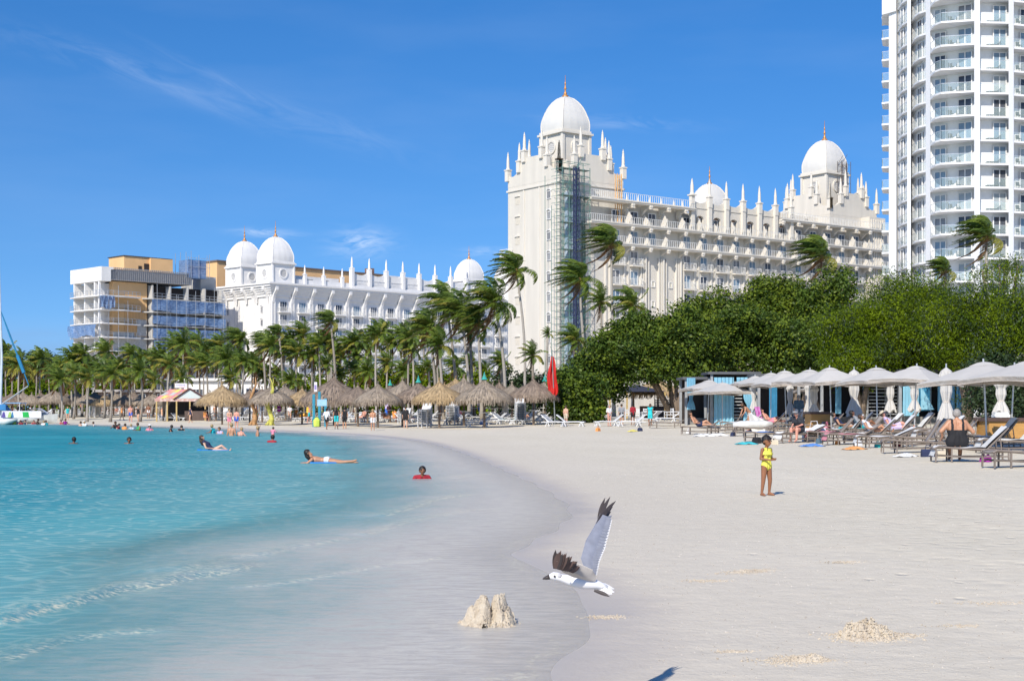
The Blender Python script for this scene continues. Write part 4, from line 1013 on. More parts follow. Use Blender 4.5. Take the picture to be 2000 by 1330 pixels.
# palm row behind the thatched shades
r_ = random.Random(31); row = []
x = -30
while x < 860:
    base_y = 700 if x < 130 else 690 if x < 330 else 680 if x < 560 else 668 if x < 720 else 655
    row.append((x+r_.uniform(-6,6), base_y+r_.uniform(-16,34), r_.choice((175,190,205,220)) if x < 430 else r_.choice((150,165,180)), r_.uniform(27,36))); x += r_.uniform(12, 17)
x = 120
while x < 960:
    row.append((x+r_.uniform(-6,6), r_.uniform(705,748), r_.uniform(145,170), r_.uniform(22,30))); x += r_.uniform(20, 34)
row.sort(); n = len(row)
def where(x):
    return ('left of the block under renovation' if x < 140 else 'before the block under renovation' if x < 425 else 'before the white wing' if x < 900 else 'below the cream tower')
cnt = {}
rowp = []
for (x, y, D, rp) in row:
    hgt = 'tall' if y < 668 else 'low' if y > 700 else 'mid-height'; ln = r_.uniform(-.9, .9); key = (hgt, where(x)); cnt[key] = cnt.get(key, 0)+1
    lb_ = f'{hgt} palm {where(x)}, {ordn(cnt[key]-1)} such from left'
    palm(lb_, int(x+ln*6), x, y, D, rp, r_.randrange(4), r_.uniform(-.2,.3), r_.choice((BARK, BARKD)), far=True, group='palms in the row behind the thatched shades')
# ------------------------------------------------------------------ leafy trees
LEAFM = {
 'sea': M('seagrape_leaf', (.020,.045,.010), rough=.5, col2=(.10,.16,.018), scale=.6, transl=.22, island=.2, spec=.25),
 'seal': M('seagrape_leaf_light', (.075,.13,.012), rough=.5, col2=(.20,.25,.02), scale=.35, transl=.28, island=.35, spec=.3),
 'fea': M('feather_leaf', (.035,.08,.003), rough=.7, col2=(.23,.31,.008), scale=.55, spec=.15, transl=.35, island=.12),
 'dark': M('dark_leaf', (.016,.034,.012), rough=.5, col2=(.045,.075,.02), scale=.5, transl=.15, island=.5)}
WOOD = M('tree_wood', (.14,.105,.075), rough=.9, col2=(.26,.20,.15), scale=3, bump=.6, bscale=8)
def leaves(blobs, n, size, seed, elong=1.0, clump=22, spread=.34, shell=.72, droop=0.0):
    """n leaf faces gathered in clumps through lumpy volumes"""
    rs = np.random.RandomState(seed); B = np.array(blobs, float); vol = (B[:,3]*B[:,4]*B[:,5])**.667; nc = n//clump
    bi = rs.choice(len(B), nc, p=vol/vol.sum()); u = rs.normal(size=(nc,3)); u /= np.linalg.norm(u, axis=1)[:,None]
    rad = (shell+(1.04-shell)*rs.rand(nc))*(1+.16*np.sin(u[:,0]*5+bi)*np.cos(u[:,1]*4+u[:,2]*6+bi*2)); rad = np.where(rs.rand(nc) < .16, rad*rs.uniform(.3,.9,nc), rad)
    c = B[bi,:3]+u*rad[:,None]*B[bi,3:6]
    ctr = np.repeat(c, clump, 0); N_ = len(ctr); out = np.repeat(u, clump, 0)
    p = ctr + rs.normal(size=(N_,3))*spread*np.array([1,1,.62]); p[:,2] -= droop*rs.rand(N_)*spread
    nrm = rs.normal(size=(N_,3))*.75+out*.5+np.array([0,-.1,.75]); nrm /= np.linalg.norm(nrm, axis=1)[:,None]
    t = rs.normal(size=(N_,3)); t[:,2] -= droop; t -= (t*nrm).sum(1)[:,None]*nrm; t /= np.linalg.norm(t, axis=1)[:,None]; b = np.cross(nrm, t)
    s = size*(.65+.7*rs.rand(N_))[:,None]; w = s/elong
    v = np.stack([p-t*s*.5, p+b*w*.42+t*s*.05, p+t*s*.5, p-b*w*.42+t*s*.05], 1).reshape(-1,3)
    return v
def leaf_mesh(name, v, mat):
    nf = len(v)//4; me = bpy.data.meshes.new(name); me.vertices.add(len(v)); me.vertices.foreach_set('co', v.astype(np.float32).ravel())
    me.loops.add(len(v)); me.loops.foreach_set('vertex_index', np.arange(len(v), dtype=np.int32)); me.polygons.add(nf); me.polygons.foreach_set('loop_start', np.arange(0, len(v), 4, dtype=np.int32)); me.update(calc_edges=True)
    me.materials.append(mat); return me
def tree(label, px, D, top_py, bot_py, hw_px, kind, seed, nl=22000, cat='tree', name='seagrape_tree', group=None, nb=9, size=.22, dy=2.5, trunkpx=None, light=.25, skew=0.0):
    g = gd(px, D); top = EYE+(HZ-top_py)/FPX*D; bot = EYE+(HZ-bot_py)/FPX*D; hw = hw_px/FPX*D; r_ = random.Random(seed)
    t = thing(name, label, cat, g, 0, group); zc = (top+bot)/2-g.z; hh = (top-bot)/2; bl = []
    for i in range(nb):
        a = 2*math.pi*i/nb+r_.uniform(-.4,.4); rr = r_.uniform(.35,.68); q = r_.uniform(-.55,.6)
        k = math.sqrt(max(.15, 1-q*q)); bl.append((hw*rr*k*math.cos(a)+skew*q, dy*rr*math.sin(a), zc+hh*q, hw*r_.uniform(.34,.5), dy*.55, hh*r_.uniform(.34,.48)))
    bl.append((skew*.6, 0, zc+hh*.5, hw*.45, dy*.5, hh*.45)); bl.append((0, 0, zc, hw*.7, dy*.7, hh*.7)); bl.append((0, -.2*dy, zc-hh*.45, hw*.75, dy*.7, hh*.45))
    if kind == 'fea': main, other, kw = 'fea', 'dark', dict(elong=2.6, clump=44, spread=.42, droop=1.3)
    elif kind == 'dark': main, other, kw = 'dark', 'dark', dict(elong=1.6, clump=24, spread=.5)
    else: main, other, kw = 'sea', 'seal', dict(elong=1.12, clump=16, spread=.30)
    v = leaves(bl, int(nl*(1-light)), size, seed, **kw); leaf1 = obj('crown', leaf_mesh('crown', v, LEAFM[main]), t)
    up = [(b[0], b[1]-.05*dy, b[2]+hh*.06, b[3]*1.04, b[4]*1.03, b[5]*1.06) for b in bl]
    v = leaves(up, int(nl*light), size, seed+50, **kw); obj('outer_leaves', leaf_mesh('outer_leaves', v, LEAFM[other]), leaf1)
    mb = MB(); P0 = Vector(((trunkpx-px)/FPX*D if trunkpx else 0, 0, -.1))
    for i in range(5):
        b = bl[(i*2) % nb]; mid = Vector((P0.x*.6+b[0]*.35, b[1]*.3, zc*.45-.0)); end = Vector((b[0], b[1], b[2]))
        mb.tube([P0, P0.lerp(mid, .6)+Vector((r_.uniform(-.2,.2),0,0)), mid, end], [.26,.2,.15,.05], n=7)
    mb.build('trunk', WOOD, t, smooth=True); return t
SG = 'seagrape trees massed behind the umbrellas'
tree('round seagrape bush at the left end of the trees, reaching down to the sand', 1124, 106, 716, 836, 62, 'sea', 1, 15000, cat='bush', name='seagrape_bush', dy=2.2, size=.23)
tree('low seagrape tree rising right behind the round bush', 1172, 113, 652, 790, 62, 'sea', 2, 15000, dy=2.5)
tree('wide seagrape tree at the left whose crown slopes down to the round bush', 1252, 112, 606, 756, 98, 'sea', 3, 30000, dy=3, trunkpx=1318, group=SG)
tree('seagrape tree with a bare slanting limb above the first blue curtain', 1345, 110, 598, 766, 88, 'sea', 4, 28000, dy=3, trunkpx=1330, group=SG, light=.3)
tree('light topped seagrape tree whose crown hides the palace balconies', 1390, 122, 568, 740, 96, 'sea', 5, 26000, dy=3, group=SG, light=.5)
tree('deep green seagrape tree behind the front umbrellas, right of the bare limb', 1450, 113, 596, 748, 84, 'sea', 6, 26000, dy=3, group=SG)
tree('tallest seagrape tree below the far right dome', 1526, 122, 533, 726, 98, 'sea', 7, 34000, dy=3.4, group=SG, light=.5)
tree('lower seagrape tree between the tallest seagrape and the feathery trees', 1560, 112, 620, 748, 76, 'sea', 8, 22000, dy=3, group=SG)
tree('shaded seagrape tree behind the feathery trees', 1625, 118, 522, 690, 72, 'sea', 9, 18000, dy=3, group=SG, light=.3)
FG = 'feathery trees behind the umbrellas'
tree('leftmost feathery tree with a low skirt of leaves above the umbrellas', 1680, 84, 580, 742, 88, 'fea', 20, 60000, name='feathery_tree', dy=2.8, size=.17, group=FG, light=.22)
tree('feathery tree with its top against the foot of the balcony tower', 1735, 92, 524, 722, 92, 'fea', 21, 60000, name='feathery_tree', dy=3, size=.17, group=FG, light=.2)
tree('broad feathery tree in the middle of the right hand trees', 1815, 84, 534, 738, 100, 'fea', 22, 70000, name='feathery_tree', dy=3, size=.17, group=FG, light=.25, trunkpx=1860)
tree('feathery tree with a thick dark forked trunk beside the blue tent', 1905, 78, 540, 735, 100, 'fea', 23, 70000, name='feathery_tree', dy=3, size=.16, group=FG, light=.25, trunkpx=1888)
tree('rightmost feathery tree cut by the edge of the photo', 1998, 74, 556, 740, 90, 'fea', 24, 60000, name='feathery_tree', dy=3, size=.16, group=FG, light=.3)
tree('feathery tree just beyond the right edge of the photo', 2085, 74, 540, 740, 90, 'fea', 25, 20000, name='feathery_tree', dy=3, size=.2, group=FG)
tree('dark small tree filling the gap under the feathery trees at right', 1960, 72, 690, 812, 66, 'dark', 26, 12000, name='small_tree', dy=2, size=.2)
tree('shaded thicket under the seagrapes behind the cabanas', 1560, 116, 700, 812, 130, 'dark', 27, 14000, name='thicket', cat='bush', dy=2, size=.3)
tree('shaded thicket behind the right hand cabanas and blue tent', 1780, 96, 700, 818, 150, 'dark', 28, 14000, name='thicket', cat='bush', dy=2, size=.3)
tree('light sprigs of a thin tree before the balcony tower foot', 1960, 100, 500, 560, 66, 'fea', 29, 3500, name='thin_tree', dy=2, size=.2)
# far trees at the left
for i, (px, top, hw, D, lb_) in enumerate(((18, 700, 24, 300, 'dark far tree at the left edge beside the mast'), (60, 690, 20, 310, 'dark far tree with a pointed top left of the blue line'), (98, 690, 22, 320, 'dense dark far tree below the slate cloud'), (125, 712, 20, 310, 'low dark far tree left of the renovated block'), (2, 716, 24, 290, 'low dark far tree hidden behind the mast'))):
    tree(lb_, px, D, top, 790, hw, 'dark', 60+i, 5000, name='far_tree', dy=3, size=.55)
def hedge(label, x0, x1, y, z1, D, seed, n=9000, mat='fea', dy=1.0, size=.28):
    a, b = gd(x0, D), gd(x1, D); t = thing('hedge', label, 'hedge', ((a.x+b.x)/2, D, a.z)); w = (b.x-a.x)/2; k = max(3, int(w/1.6)); h = EYE+(HZ-z1)/FPX*D-a.z
    bl = [(-w+2*w*(i+.5)/k, 0, h*.5, w/k*1.3, dy, h*.52) for i in range(k)]
    obj('foliage', leaf_mesh('foliage', leaves(bl, n, size, seed, clump=14, spread=.25), LEAFM[mat]), t)
    mb = MB()
    for i in range(k): x = -w+2*w*(i+.5)/k; mb.tube([(x,0,0),(x,0,h*.5)], [.06,.03], n=5)
    mb.build('stem', WOOD, t)
hedge('long clipped hedge below the white wing behind the right hand thatched shades', 690, 830, 0, 716, 165, 41, 12000)
hedge('clipped hedge behind the palms just left of the cream tower foot', 830, 960, 0, 722, 160, 42, 11000)
hedge('dark hedge along the foot of the cream tower', 960, 1100, 0, 724, 155, 43, 11000, 'dark')
hedge('dense green undergrowth behind the far left palms', -20, 150, 0, 742, 245, 44, 9000, 'fea', 2, .4)
hedge('green undergrowth behind the palms below the renovated block', 150, 290, 0, 738, 235, 45, 9000, 'fea', 2, .4)
hedge('green undergrowth between the bar hut and the tall thatched shade', 540, 690, 0, 728, 180, 46, 8000, 'fea', 1.5, .32)
# low white garden buildings glimpsed through the palm trunks
lw = thing('pool_building', 'low white pool building glimpsed between the palm trunks', 'building', gd(480, 215))
mb = MB(); mb.box(-10, 0, 0, 18, 8, 5.0); mb.build('wall', WHITE, lw); mb = MB(); mb.box(-10.4, -.6, 5.0, 18.4, 8.4, 5.4); mb.build('roof', WTRIM, lw)
fm_, pm_ = win_mesh(2.2, 2.2, cols=2); pme = pm_.mesh('pane', GLASSD)
for i in range(6): o = obj('window', fm_, lw, (-7.5+4.3*i, 0, 1.6)); obj('pane', pme, o)
lw = thing('pool_building', 'low dark roofed building behind the palms left of the bar hut', 'building', gd(290, 225))
mb = MB(); mb.box(-8, 0, 0, 9, 8, 3.4); mb.build('wall', M('brown_wall', (.22,.16,.13), rough=.9), lw); mb = MB(); mb.box(-8.6, -.8, 3.4, 9.6, 8.4, 3.8); mb.build('roof', M('grey_roof', (.35,.33,.32), rough=.9), lw)
for i in range(4): o = obj('window', fm_, lw, (-5.5+4.0*i, 0, .9)); obj('pane', pme, o)
# ------------------------------------------------------------------ people: one continuous body each, clothes fitted over it
TMPS = bpy.data.scenes.new('workbench')
def sphere_into(mb, c, r, n=8, m=6):
    c = Vector(c); r = r if isinstance(r, (tuple, list)) else (r, r, r); vs = [c+Vector((0,0,-r[2]))]
    for j in range(1, m):
        a = -math.pi/2+math.pi*j/m
        for i in range(n): b = 2*math.pi*i/n; vs.append(c+Vector((r[0]*math.cos(a)*math.cos(b), r[1]*math.cos(a)*math.sin(b), r[2]*math.sin(a))))
    vs.append(c+Vector((0,0,r[2]))); k = len(vs)-1; fs = [(0, 1+(i+1)%n, 1+i) for i in range(n)]
    for j in range(m-2):
        for i in range(n): a = 1+j*n+i; b = 1+j*n+(i+1)%n; fs.append((a, b, b+n, a+n))
    fs += [(k, 1+(m-2)*n+i, 1+(m-2)*n+(i+1)%n) for i in range(n)]; mb.add(vs, fs)
def capsule(mb, p, q, r1, r2, n=8):
    mb.tube([p, q], [r1, r2], n); sphere_into(mb, p, r1*1.0, n, 6); sphere_into(mb, q, r2*1.0, n, 6)
def remesh(mb, vox, smooth=3):
    me = mb.mesh('body', MATS['coral'] if 'coral' in MATS else M('coral', (.5,.5,.5))); o = bpy.data.objects.new('body', me); TMPS.collection.objects.link(o)
    m = o.modifiers.new('r', 'REMESH'); m.mode = 'VOXEL'; m.voxel_size = vox; m.adaptivity = 0
    s = o.modifiers.new('s', 'SMOOTH'); s.factor = .5; s.iterations = smooth
    vl = TMPS.view_layers[0]; vl.update(); ev = o.evaluated_get(vl.depsgraph); out = bpy.data.meshes.new_from_object(ev, depsgraph=vl.depsgraph)
    bpy.data.objects.remove(o); bpy.data.meshes.remove(me); out.polygons.foreach_set('use_smooth', [True]*len(out.polygons)); return out
BASE = dict(pel=(0,0,.525), wst=(0,0,.62), chs=(0,.0,.74), nek=(0,.0,.825), hed=(0,-.012,.925),
    shL=(.108,0,.800), elL=(.135,.012,.635), wrL=(.135,-.03,.495), haL=(.133,-.045,.435), hiL=(.052,0,.515), knL=(.058,-.012,.285), anL=(.060,.012,.045), toL=(.068,-.070,.016))
for k_ in [k for k in BASE if k.endswith('L')]: a = BASE[k_]; BASE[k_[:-1]+'R'] = (-a[0], a[1], a[2])
def pose(**k): d = dict(BASE); d.update(k); return d
POSES = dict(
 stand=pose(),
 walk=pose(knL=(.055,-.07,.29), anL=(.055,-.10,.055), toL=(.06,-.18,.03), knR=(-.055,.0,.28), anR=(-.055,.13,.07), toR=(-.06,.08,.02), elL=(.135,.05,.64), wrL=(.13,.08,.5), haL=(.13,.08,.44), elR=(-.135,-.04,.64), wrR=(-.125,-.10,.51), haR=(-.12,-.12,.46)),
 hold=pose(elL=(.135,.0,.64), wrL=(.06,-.12,.60), haL=(.015,-.15,.62), elR=(-.135,.0,.64), wrR=(-.06,-.12,.60), haR=(-.015,-.15,.62)),
 hips=pose(elL=(.19,.03,.66), wrL=(.115,-.04,.56), haL=(.09,-.06,.53), elR=(-.19,.03,.66), wrR=(-.115,-.04,.56), haR=(-.09,-.06,.53)),
 armup=pose(elL=(.17,-.06,.86), wrL=(.14,-.10,.98), haL=(.13,-.11,1.03)),
 sit=pose(pel=(0,0,.06), wst=(0,.01,.155), chs=(0,-.005,.27), nek=(0,-.02,.355), hed=(0,-.04,.455), shL=(.108,-.01,.33), shR=(-.108,-.01,.33), elL=(.13,-.06,.18), elR=(-.13,-.06,.18), wrL=(.08,-.18,.14), wrR=(-.08,-.18,.14), haL=(.05,-.235,.13), haR=(-.05,-.235,.13),
          hiL=(.055,0,.05), hiR=(-.055,0,.05), knL=(.075,-.235,.065), knR=(-.075,-.235,.065), anL=(.07,-.245,-.17), anR=(-.07,-.245,-.17), toL=(.075,-.33,-.20), toR=(-.075,-.33,-.20)),
 recline=pose(pel=(0,0,.05), wst=(0,.06,.12), chs=(0,.14,.20), nek=(0,.20,.265), hed=(0,.245,.35), shL=(.108,.18,.235), shR=(-.108,.18,.235), elL=(.15,.11,.10), elR=(-.15,.11,.10), wrL=(.11,-.0,.09), wrR=(-.11,.0,.09), haL=(.09,-.05,.10), haR=(-.09,-.05,.10),
          hiL=(.055,-.02,.045), hiR=(-.055,-.02,.045), knL=(.07,-.22,.15), knR=(-.07,-.23,.05), anL=(.07,-.38,.03), anR=(-.07,-.46,.03), toL=(.08,-.43,.03), toR=(-.08,-.48,.085)),
 prone=pose(pel=(0,0,.075), wst=(0,.10,.07), chs=(0,.21,.085), nek=(0,.29,.13), hed=(0,.35,.20), shL=(.108,.265,.085), shR=(-.108,.265,.085), elL=(.15,.34,.03), elR=(-.15,.34,.03), wrL=(.07,.42,.025), wrR=(-.07,.42,.025), haL=(.03,.47,.025), haR=(-.03,.47,.025),
          hiL=(.055,-.01,.065), hiR=(-.055,-.01,.065), knL=(.06,-.24,.04), knR=(-.05,-.24,.04), anL=(.05,-.47,.04), anR=(-.04,-.46,.06), toL=(.05,-.54,.02), toR=(-.04,-.52,.08)),
 bend=pose(pel=(0,.02,.52), wst=(0,-.03,.61), chs=(0,-.12,.70), nek=(0,-.19,.76), hed=(0,-.25,.83), shL=(.108,-.17,.735), shR=(-.108,-.17,.735), elL=(.12,-.22,.59), elR=(-.12,-.22,.59), wrL=(.08,-.28,.50), wrR=(-.08,-.28,.50), haL=(.05,-.30,.45), haR=(-.05,-.30,.45)))
POSES['swim'] = pose(nek=(0,-.02,.825), hed=(0,-.05,.915), elL=(.17,-.03,.70), wrL=(.20,-.14,.68), haL=(.18,-.19,.67), elR=(-.17,-.03,.70), wrR=(-.20,-.14,.68), haR=(-.18,-.19,.67))
LIMBS = [('pel','wst',.0,.0,'torso'),('hiL','knL',.054,.036,'thigh'),('hiR','knR',.054,.036,'thigh'),('knL','anL',.036,.021,'calf'),('knR','anR',.036,.021,'calf'),('anL','toL',.021,.017,'foot'),('anR','toR',.021,.017,'foot'),
         ('shL','elL',.030,.023,'uarm'),('shR','elR',.030,.023,'uarm'),('elL','wrL',.023,.0145,'farm'),('elR','wrR',.023,.0145,'farm'),('wrL','haL',.016,.013,'hand'),('wrR','haR',.016,.013,'hand')]
def body_mesh(pz, H=1.7, build=1.0, female=False, vox=.016, headk=1.0, detail=False, child=False):
    J = {k: Vector(v) for k, v in (POSES[pz] if isinstance(pz, str) else pz).items()}; mb = MB(); segs = []
    def cap(a, b, r1, r2, nm): capsule(mb, a*H, b*H, r1*H, r2*H); segs.append((np.array(a*H), np.array(b*H), r1*H, r2*H, nm))
    sx = (J['shL']-J['shR']).normalized(); k = build
    for sg in (-1, 1):
        o = sx*sg
        cap(J['pel']+o*.048*k, J['wst']+o*.030*k, .058*k*(1.06 if female else 1), .050*k, 'hip'); cap(J['wst']+o*.030*k, J['chs']+o*.046*k, .050*k, .060*k, 'belly'); cap(J['chs']+o*.046*k, J['nek']+o*.03-(J['nek']-J['chs'])*.25, .058*k, .036*k, 'chest')
        cap(J['nek']-(J['nek']-J['chs'])*.25+o*.02, (J['shL'] if sg > 0 else J['shR']), .034*k, .031*k, 'chest')
    cap(J['pel'], J['wst'], .06*k, .055*k, 'belly'); cap(J['nek']-(J['nek']-J['chs'])*.2, J['nek'].lerp(J['hed'], .4), .030*k, .028, 'neck')
    if female:
        fwd = Vector((0,-1,0)) if pz not in ('prone',) else Vector((0,0,-1)); 
        for sg in (-1, 1): c = J['chs']+sx*sg*.045+fwd*.045*k+Vector((0,0,.0)); cap(c, c+fwd*.012, .036*k, .03*k, 'chest')
    for a, b, r1, r2, nm in LIMBS[1:]:
        kk = k if nm in ('thigh','uarm') else (k+1)/2
        cap(J[a], J[b], r1*kk, r2*kk, nm)
    for s in 'LR': cap(J['an'+s]+Vector((0,.018,-.022)) if pz in ('stand','walk','hold','hips','armup','bend') or child else J['an'+s], J['to'+s], .019, .015, 'foot')
    if detail:                                            # five unequal fingers on each hand
        for s in 'LR':
            d = (J['ha'+s]-J['wr'+s]).normalized(); side = d.cross(Vector((0,0,1))); side = side.normalized() if side.length > .1 else sx; up = side.cross(d).normalized()
            for i, ln in enumerate((.040,.046,.043,.034)):
                p = J['ha'+s]+side*(.0075*(i-1.5)); q = p+d*ln*.55; r = q+(d*.7-up*.5).normalized()*ln*.45; cap(p, q, .0062, .0055, 'hand'); cap(q, r, .0055, .0045, 'hand')
            p = J['wr'+s].lerp(J['ha'+s], .4)+side*.014; cap(p, p+(d*.7+side*.6).normalized()*.032, .007, .0055, 'hand')
    hd = J['hed']; hk = headk; up = (hd-J['nek']).normalized()
    upv = up if pz in ('prone','recline','bend') else Vector((0,0,1))
    f = (Vector((0,-1,0)) if pz not in ('recline',) else Vector((0,-.75,.6)).normalized())
    cap(hd+up*.008*hk-f*.006*hk, hd+up*.018*hk-f*.012*hk, .053*hk, .050*hk, 'skull'); cap(hd-up*.028*hk+f*.016*hk, hd-up*.04*hk+f*.022*hk, .034*hk, .026*hk, 'face'); cap(hd-up*.012*hk+f*.050*hk, hd-up*.018*hk+f*.060*hk, .008*hk, .010*hk, 'face')
    sd_ = up.cross(f).normalized()
    for sg in (-1, 1): cap(hd+sd_*sg*.050*hk-up*.006, hd+sd_*sg*.055*hk-up*.016*hk, .009*hk, .008*hk, 'ear')
    me = remesh(mb, vox*H/1.7, 2); return me, segs, J, (hd*H, up, f, sd_)
def zones(me, segs):
    n = len(me.polygons); c = np.zeros(n*3); me.polygons.foreach_get('center', c); c = c.reshape(-1, 3)
    best = np.full(n, 1e9); idx = np.zeros(n, int); tt = np.zeros(n)
    for i, (a, b, r1, r2, nm) in enumerate(segs):
        d = b-a; L2 = max(1e-9, float(d@d)); t = np.clip(((c-a)@d)/L2, 0, 1); dist = np.linalg.norm(c-(a+t[:,None]*d), axis=1)-(r1+(r2-r1)*t)
        m = dist < best; best[m] = dist[m]; idx[m] = i; tt[m] = t[m]
    return c, [segs[i][4] for i in idx], tt
def patch(me, keep, off, mat, name, parent, lift=None):
    nv = len(me.vertices); co = np.zeros(nv*3); me.vertices.foreach_get('co', co); co = co.reshape(-1,3); no = np.zeros(nv*3); me.vertices.foreach_get('normal', no); no = no.reshape(-1,3)
    sel = [p for p, k in zip(me.polygons, keep) if k]
    if len(sel) < 3: return None
    ids = {}; vs = []; fs = []
    for p in sel:
        f = []
        for v in p.vertices:
            if v not in ids: ids[v] = len(vs); q = co[v]+no[v]*off; vs.append(tuple(q if lift is None else q+lift(co[v])))
            f.append(ids[v])
        fs.append(tuple(f))
    m = bpy.data.meshes.new(name); m.from_pydata(vs, [], fs); m.materials.append(mat); m.polygons.foreach_set('use_smooth', [True]*len(fs)); m.update(); return obj(name, m, parent)
SK = {k: M('skin_'+k, c, rough=.5, var=.08, scale=8) for k, c in dict(fair=(.60,.36,.25), tan=(.47,.24,.14), pink=(.62,.30,.22), brown=(.24,.105,.055), dark=(.085,.038,.022), child=(.27,.115,.055)).items()}
def fab(name, c, **k): return M('cloth_'+name, c, rough=.85, var=.1, scale=6, **k)
FB_ = dict(black=fab('black',(.015,.015,.018)), navy=fab('navy',(.02,.03,.08)), blue=fab('blue',(.02,.12,.55)), white=fab('white',(.72,.73,.75)), teal=fab('teal',(.02,.50,.55)), red=fab('red',(.33,.015,.03)), pink=fab('pink',(.75,.25,.35)), yellow=fab('yellow',(.78,.72,.10)), beige=fab('beige',(.55,.48,.36)),
           slate=fab('slate',(.08,.14,.19)), grey=fab('grey',(.25,.26,.28)), charcoal=fab('charcoal',(.03,.035,.045)), orange=fab('orange',(.75,.30,.08)), green=fab('green',(.05,.35,.12)), purple=fab('purple',(.30,.02,.30)), lav=fab('lavender',(.55,.45,.65)))
HAIR = {k: M('hair_'+k, c, rough=.6, var=.3, scale=40) for k, c in dict(black=(.012,.009,.008), brown=(.05,.028,.016), blond=(.36,.25,.12), grey=(.30,.28,.26)).items()}
WEAR = {
 'top': lambda z, t, c: z in ('chest','belly','uarm') or (z == 'hip' and t > .55),
 'vest': lambda z, t, c: z in ('chest','belly') or (z == 'hip' and t > .5),
 'shorts': lambda z, t, c: (z == 'hip' and t < .75) or (z == 'thigh' and t < .62),
 'trunks': lambda z, t, c: (z == 'hip' and t < .6) or (z == 'thigh' and t < .5),
 'briefs': lambda z, t, c: (z == 'hip' and t < .45) or (z == 'thigh' and t < .08),
 'suit': lambda z, t, c: z in ('chest','belly','hip') or (z == 'thigh' and t < .07),
 'girlsuit': lambda z, t, c: (z in ('chest','belly') and abs(c[0]) < .083*1.07 and c[2] < .775*1.07) or (z in ('hip','thigh') and c[2] > (.415+.75*abs(c[0]))*1.07),
 'lowsuit': lambda z, t, c: z in ('chest','belly','hip') and (c[2] < .225*1.86 or abs(abs(c[0])-.075*1.86) < .014*1.86),
 'bikini': lambda z, t, c: z == 'chest' and .0 <= t < .5,
 'skirt': lambda z, t, c: (z == 'hip' and t < .8) or (z == 'thigh' and t < .75),
 'dress': lambda z, t, c: z in ('chest','belly','hip') or (z == 'thigh' and t < .8)}
BODIES = {}
def person(label, loc, rz, pz='stand', H=1.72, skin='tan', wear=(), hair='brown', long=False, hat=None, build=1.0, female=False, vox=.020, detail=False, child=False, group=None, headk=1.0, sink=0.0, hide_legs=False):
    t = thing('person', label, 'person', (loc[0], loc[1], loc[2]-sink), rz, group)
    key = (pz if isinstance(pz, str) else label, H, build, female, vox, detail, headk)
    if key not in BODIES: m_, s_, J_, h_ = body_mesh(pz, H, build, female, vox, headk, detail, child); BODIES[key] = (m_, s_, J_, h_, zones(m_, s_))
    me0, segs, J, hd, (c, zn, tt) = BODIES[key]; me = me0.copy(); me.materials.clear(); me.materials.append(SK[skin])
    b = obj('body', me, t)
    for kind, col in wear:
        f = WEAR[kind]; off = .012*H/1.7*(1.6 if kind in ('skirt','dress') else 1)*(.45 if child else 1)
        patch(me0, [f(z, q, p) for z, q, p in zip(zn, tt, c)], off, FB_[col], {'top':'shirt','vest':'shirt','suit':'swimsuit','girlsuit':'swimsuit','lowsuit':'swimsuit','bikini':'bikini_top'}.get(kind, kind), t)
    hc, up, f, sd_ = hd; hc = np.array(hc); upn = np.array(up); fn = np.array(f); R_ = .055*H*headk
    q = c-hc; a = q@upn; fr_ = q@fn
    mask = [(z in ('skull','ear') or z == 'neck' and long) and ((aa > R_*.35 and ff < R_*.75) or (ff < R_*.15 and z != 'ear') ) for z, aa, ff in zip(zn, a, fr_)]
    patch(me0, mask, .010*H*headk, HAIR[hair], 'hair', t)
    if long:
        mb = MB(); p0 = Vector(hc)-f*R_*.75; dn = Vector((0,0,-1)) if pz not in ('prone','recline') else -up
        mb.tube([p0+up*R_*.3, p0+dn*R_*1.2-f*R_*.35, p0+dn*R_*2.6-f*R_*.4, p0+dn*R_*3.3-f*R_*.3], [R_*.55, R_*.8, R_*.6, R_*.15], n=8); mb.build('ponytail', HAIR[hair], t, smooth=True)
    if hat:
        mb = MB(); P = Vector(hc)+up*R_*.75; z0 = up; s1 = sd_; s2 = f; rings = [(1.9 if hat[0] == 'brim' else 1.18, .0), (1.12, .04), (1.08, .5), (.8, .8), (.05, .88)]
        vs = []
        for r, h in rings:
            for i in range(12): an = 2*math.pi*i/12; vs.append(P+s1*math.cos(an)*r*R_+s2*math.sin(an)*r*R_*(1.0 if not (hat[0] == 'cap' and h == 0 and math.sin(an) > .3) else 1.55)+z0*h*R_)
        fs = [(j*12+i, j*12+(i+1)%12, (j+1)*12+(i+1)%12, (j+1)*12+i) for j in range(4) for i in range(12)] + [tuple(range(48,60)), tuple(range(12))[::-1]]
        mb.add(vs, fs); mb.build('hat', FB_[hat[1]], t, smooth=True)
    return t
# the little girl in yellow on the dry sand
gpos = gp(1497, 968)
GP = pose(pel=(0,0,.47), wst=(0,.0,.57), chs=(0,.005,.68), nek=(0,.0,.775), hed=(0,-.012,.885), shL=(.098,0,.745), shR=(-.098,0,.745), elL=(.125,.01,.60), elR=(-.125,.01,.60), wrL=(.075,-.125,.595), haL=(.035,-.165,.605), wrR=(-.07,-.13,.585), haR=(-.025,-.165,.585),
          hiL=(.05,0,.465), hiR=(-.05,0,.465), knL=(.072,-.012,.245), knR=(-.072,.004,.245), anL=(.082,.016,.045), anR=(-.082,.026,.045), toL=(.10,-.07,.016), toR=(-.10,-.058,.016))
girl = person('small girl in a yellow frilled swimsuit standing alone on the dry sand', gpos, R(38), GP, H=1.07, skin='child', wear=(('girlsuit','yellow'),), hair='black', build=1.0, vox=.0115, detail=True, child=True, headk=1.36)
hd = BODIES[[k for k in BODIES if k[0].startswith('small girl')][0]][3]; hc, up_, f_, sd_ = hd; Rg = .055*1.07*1.36
ey = MB()
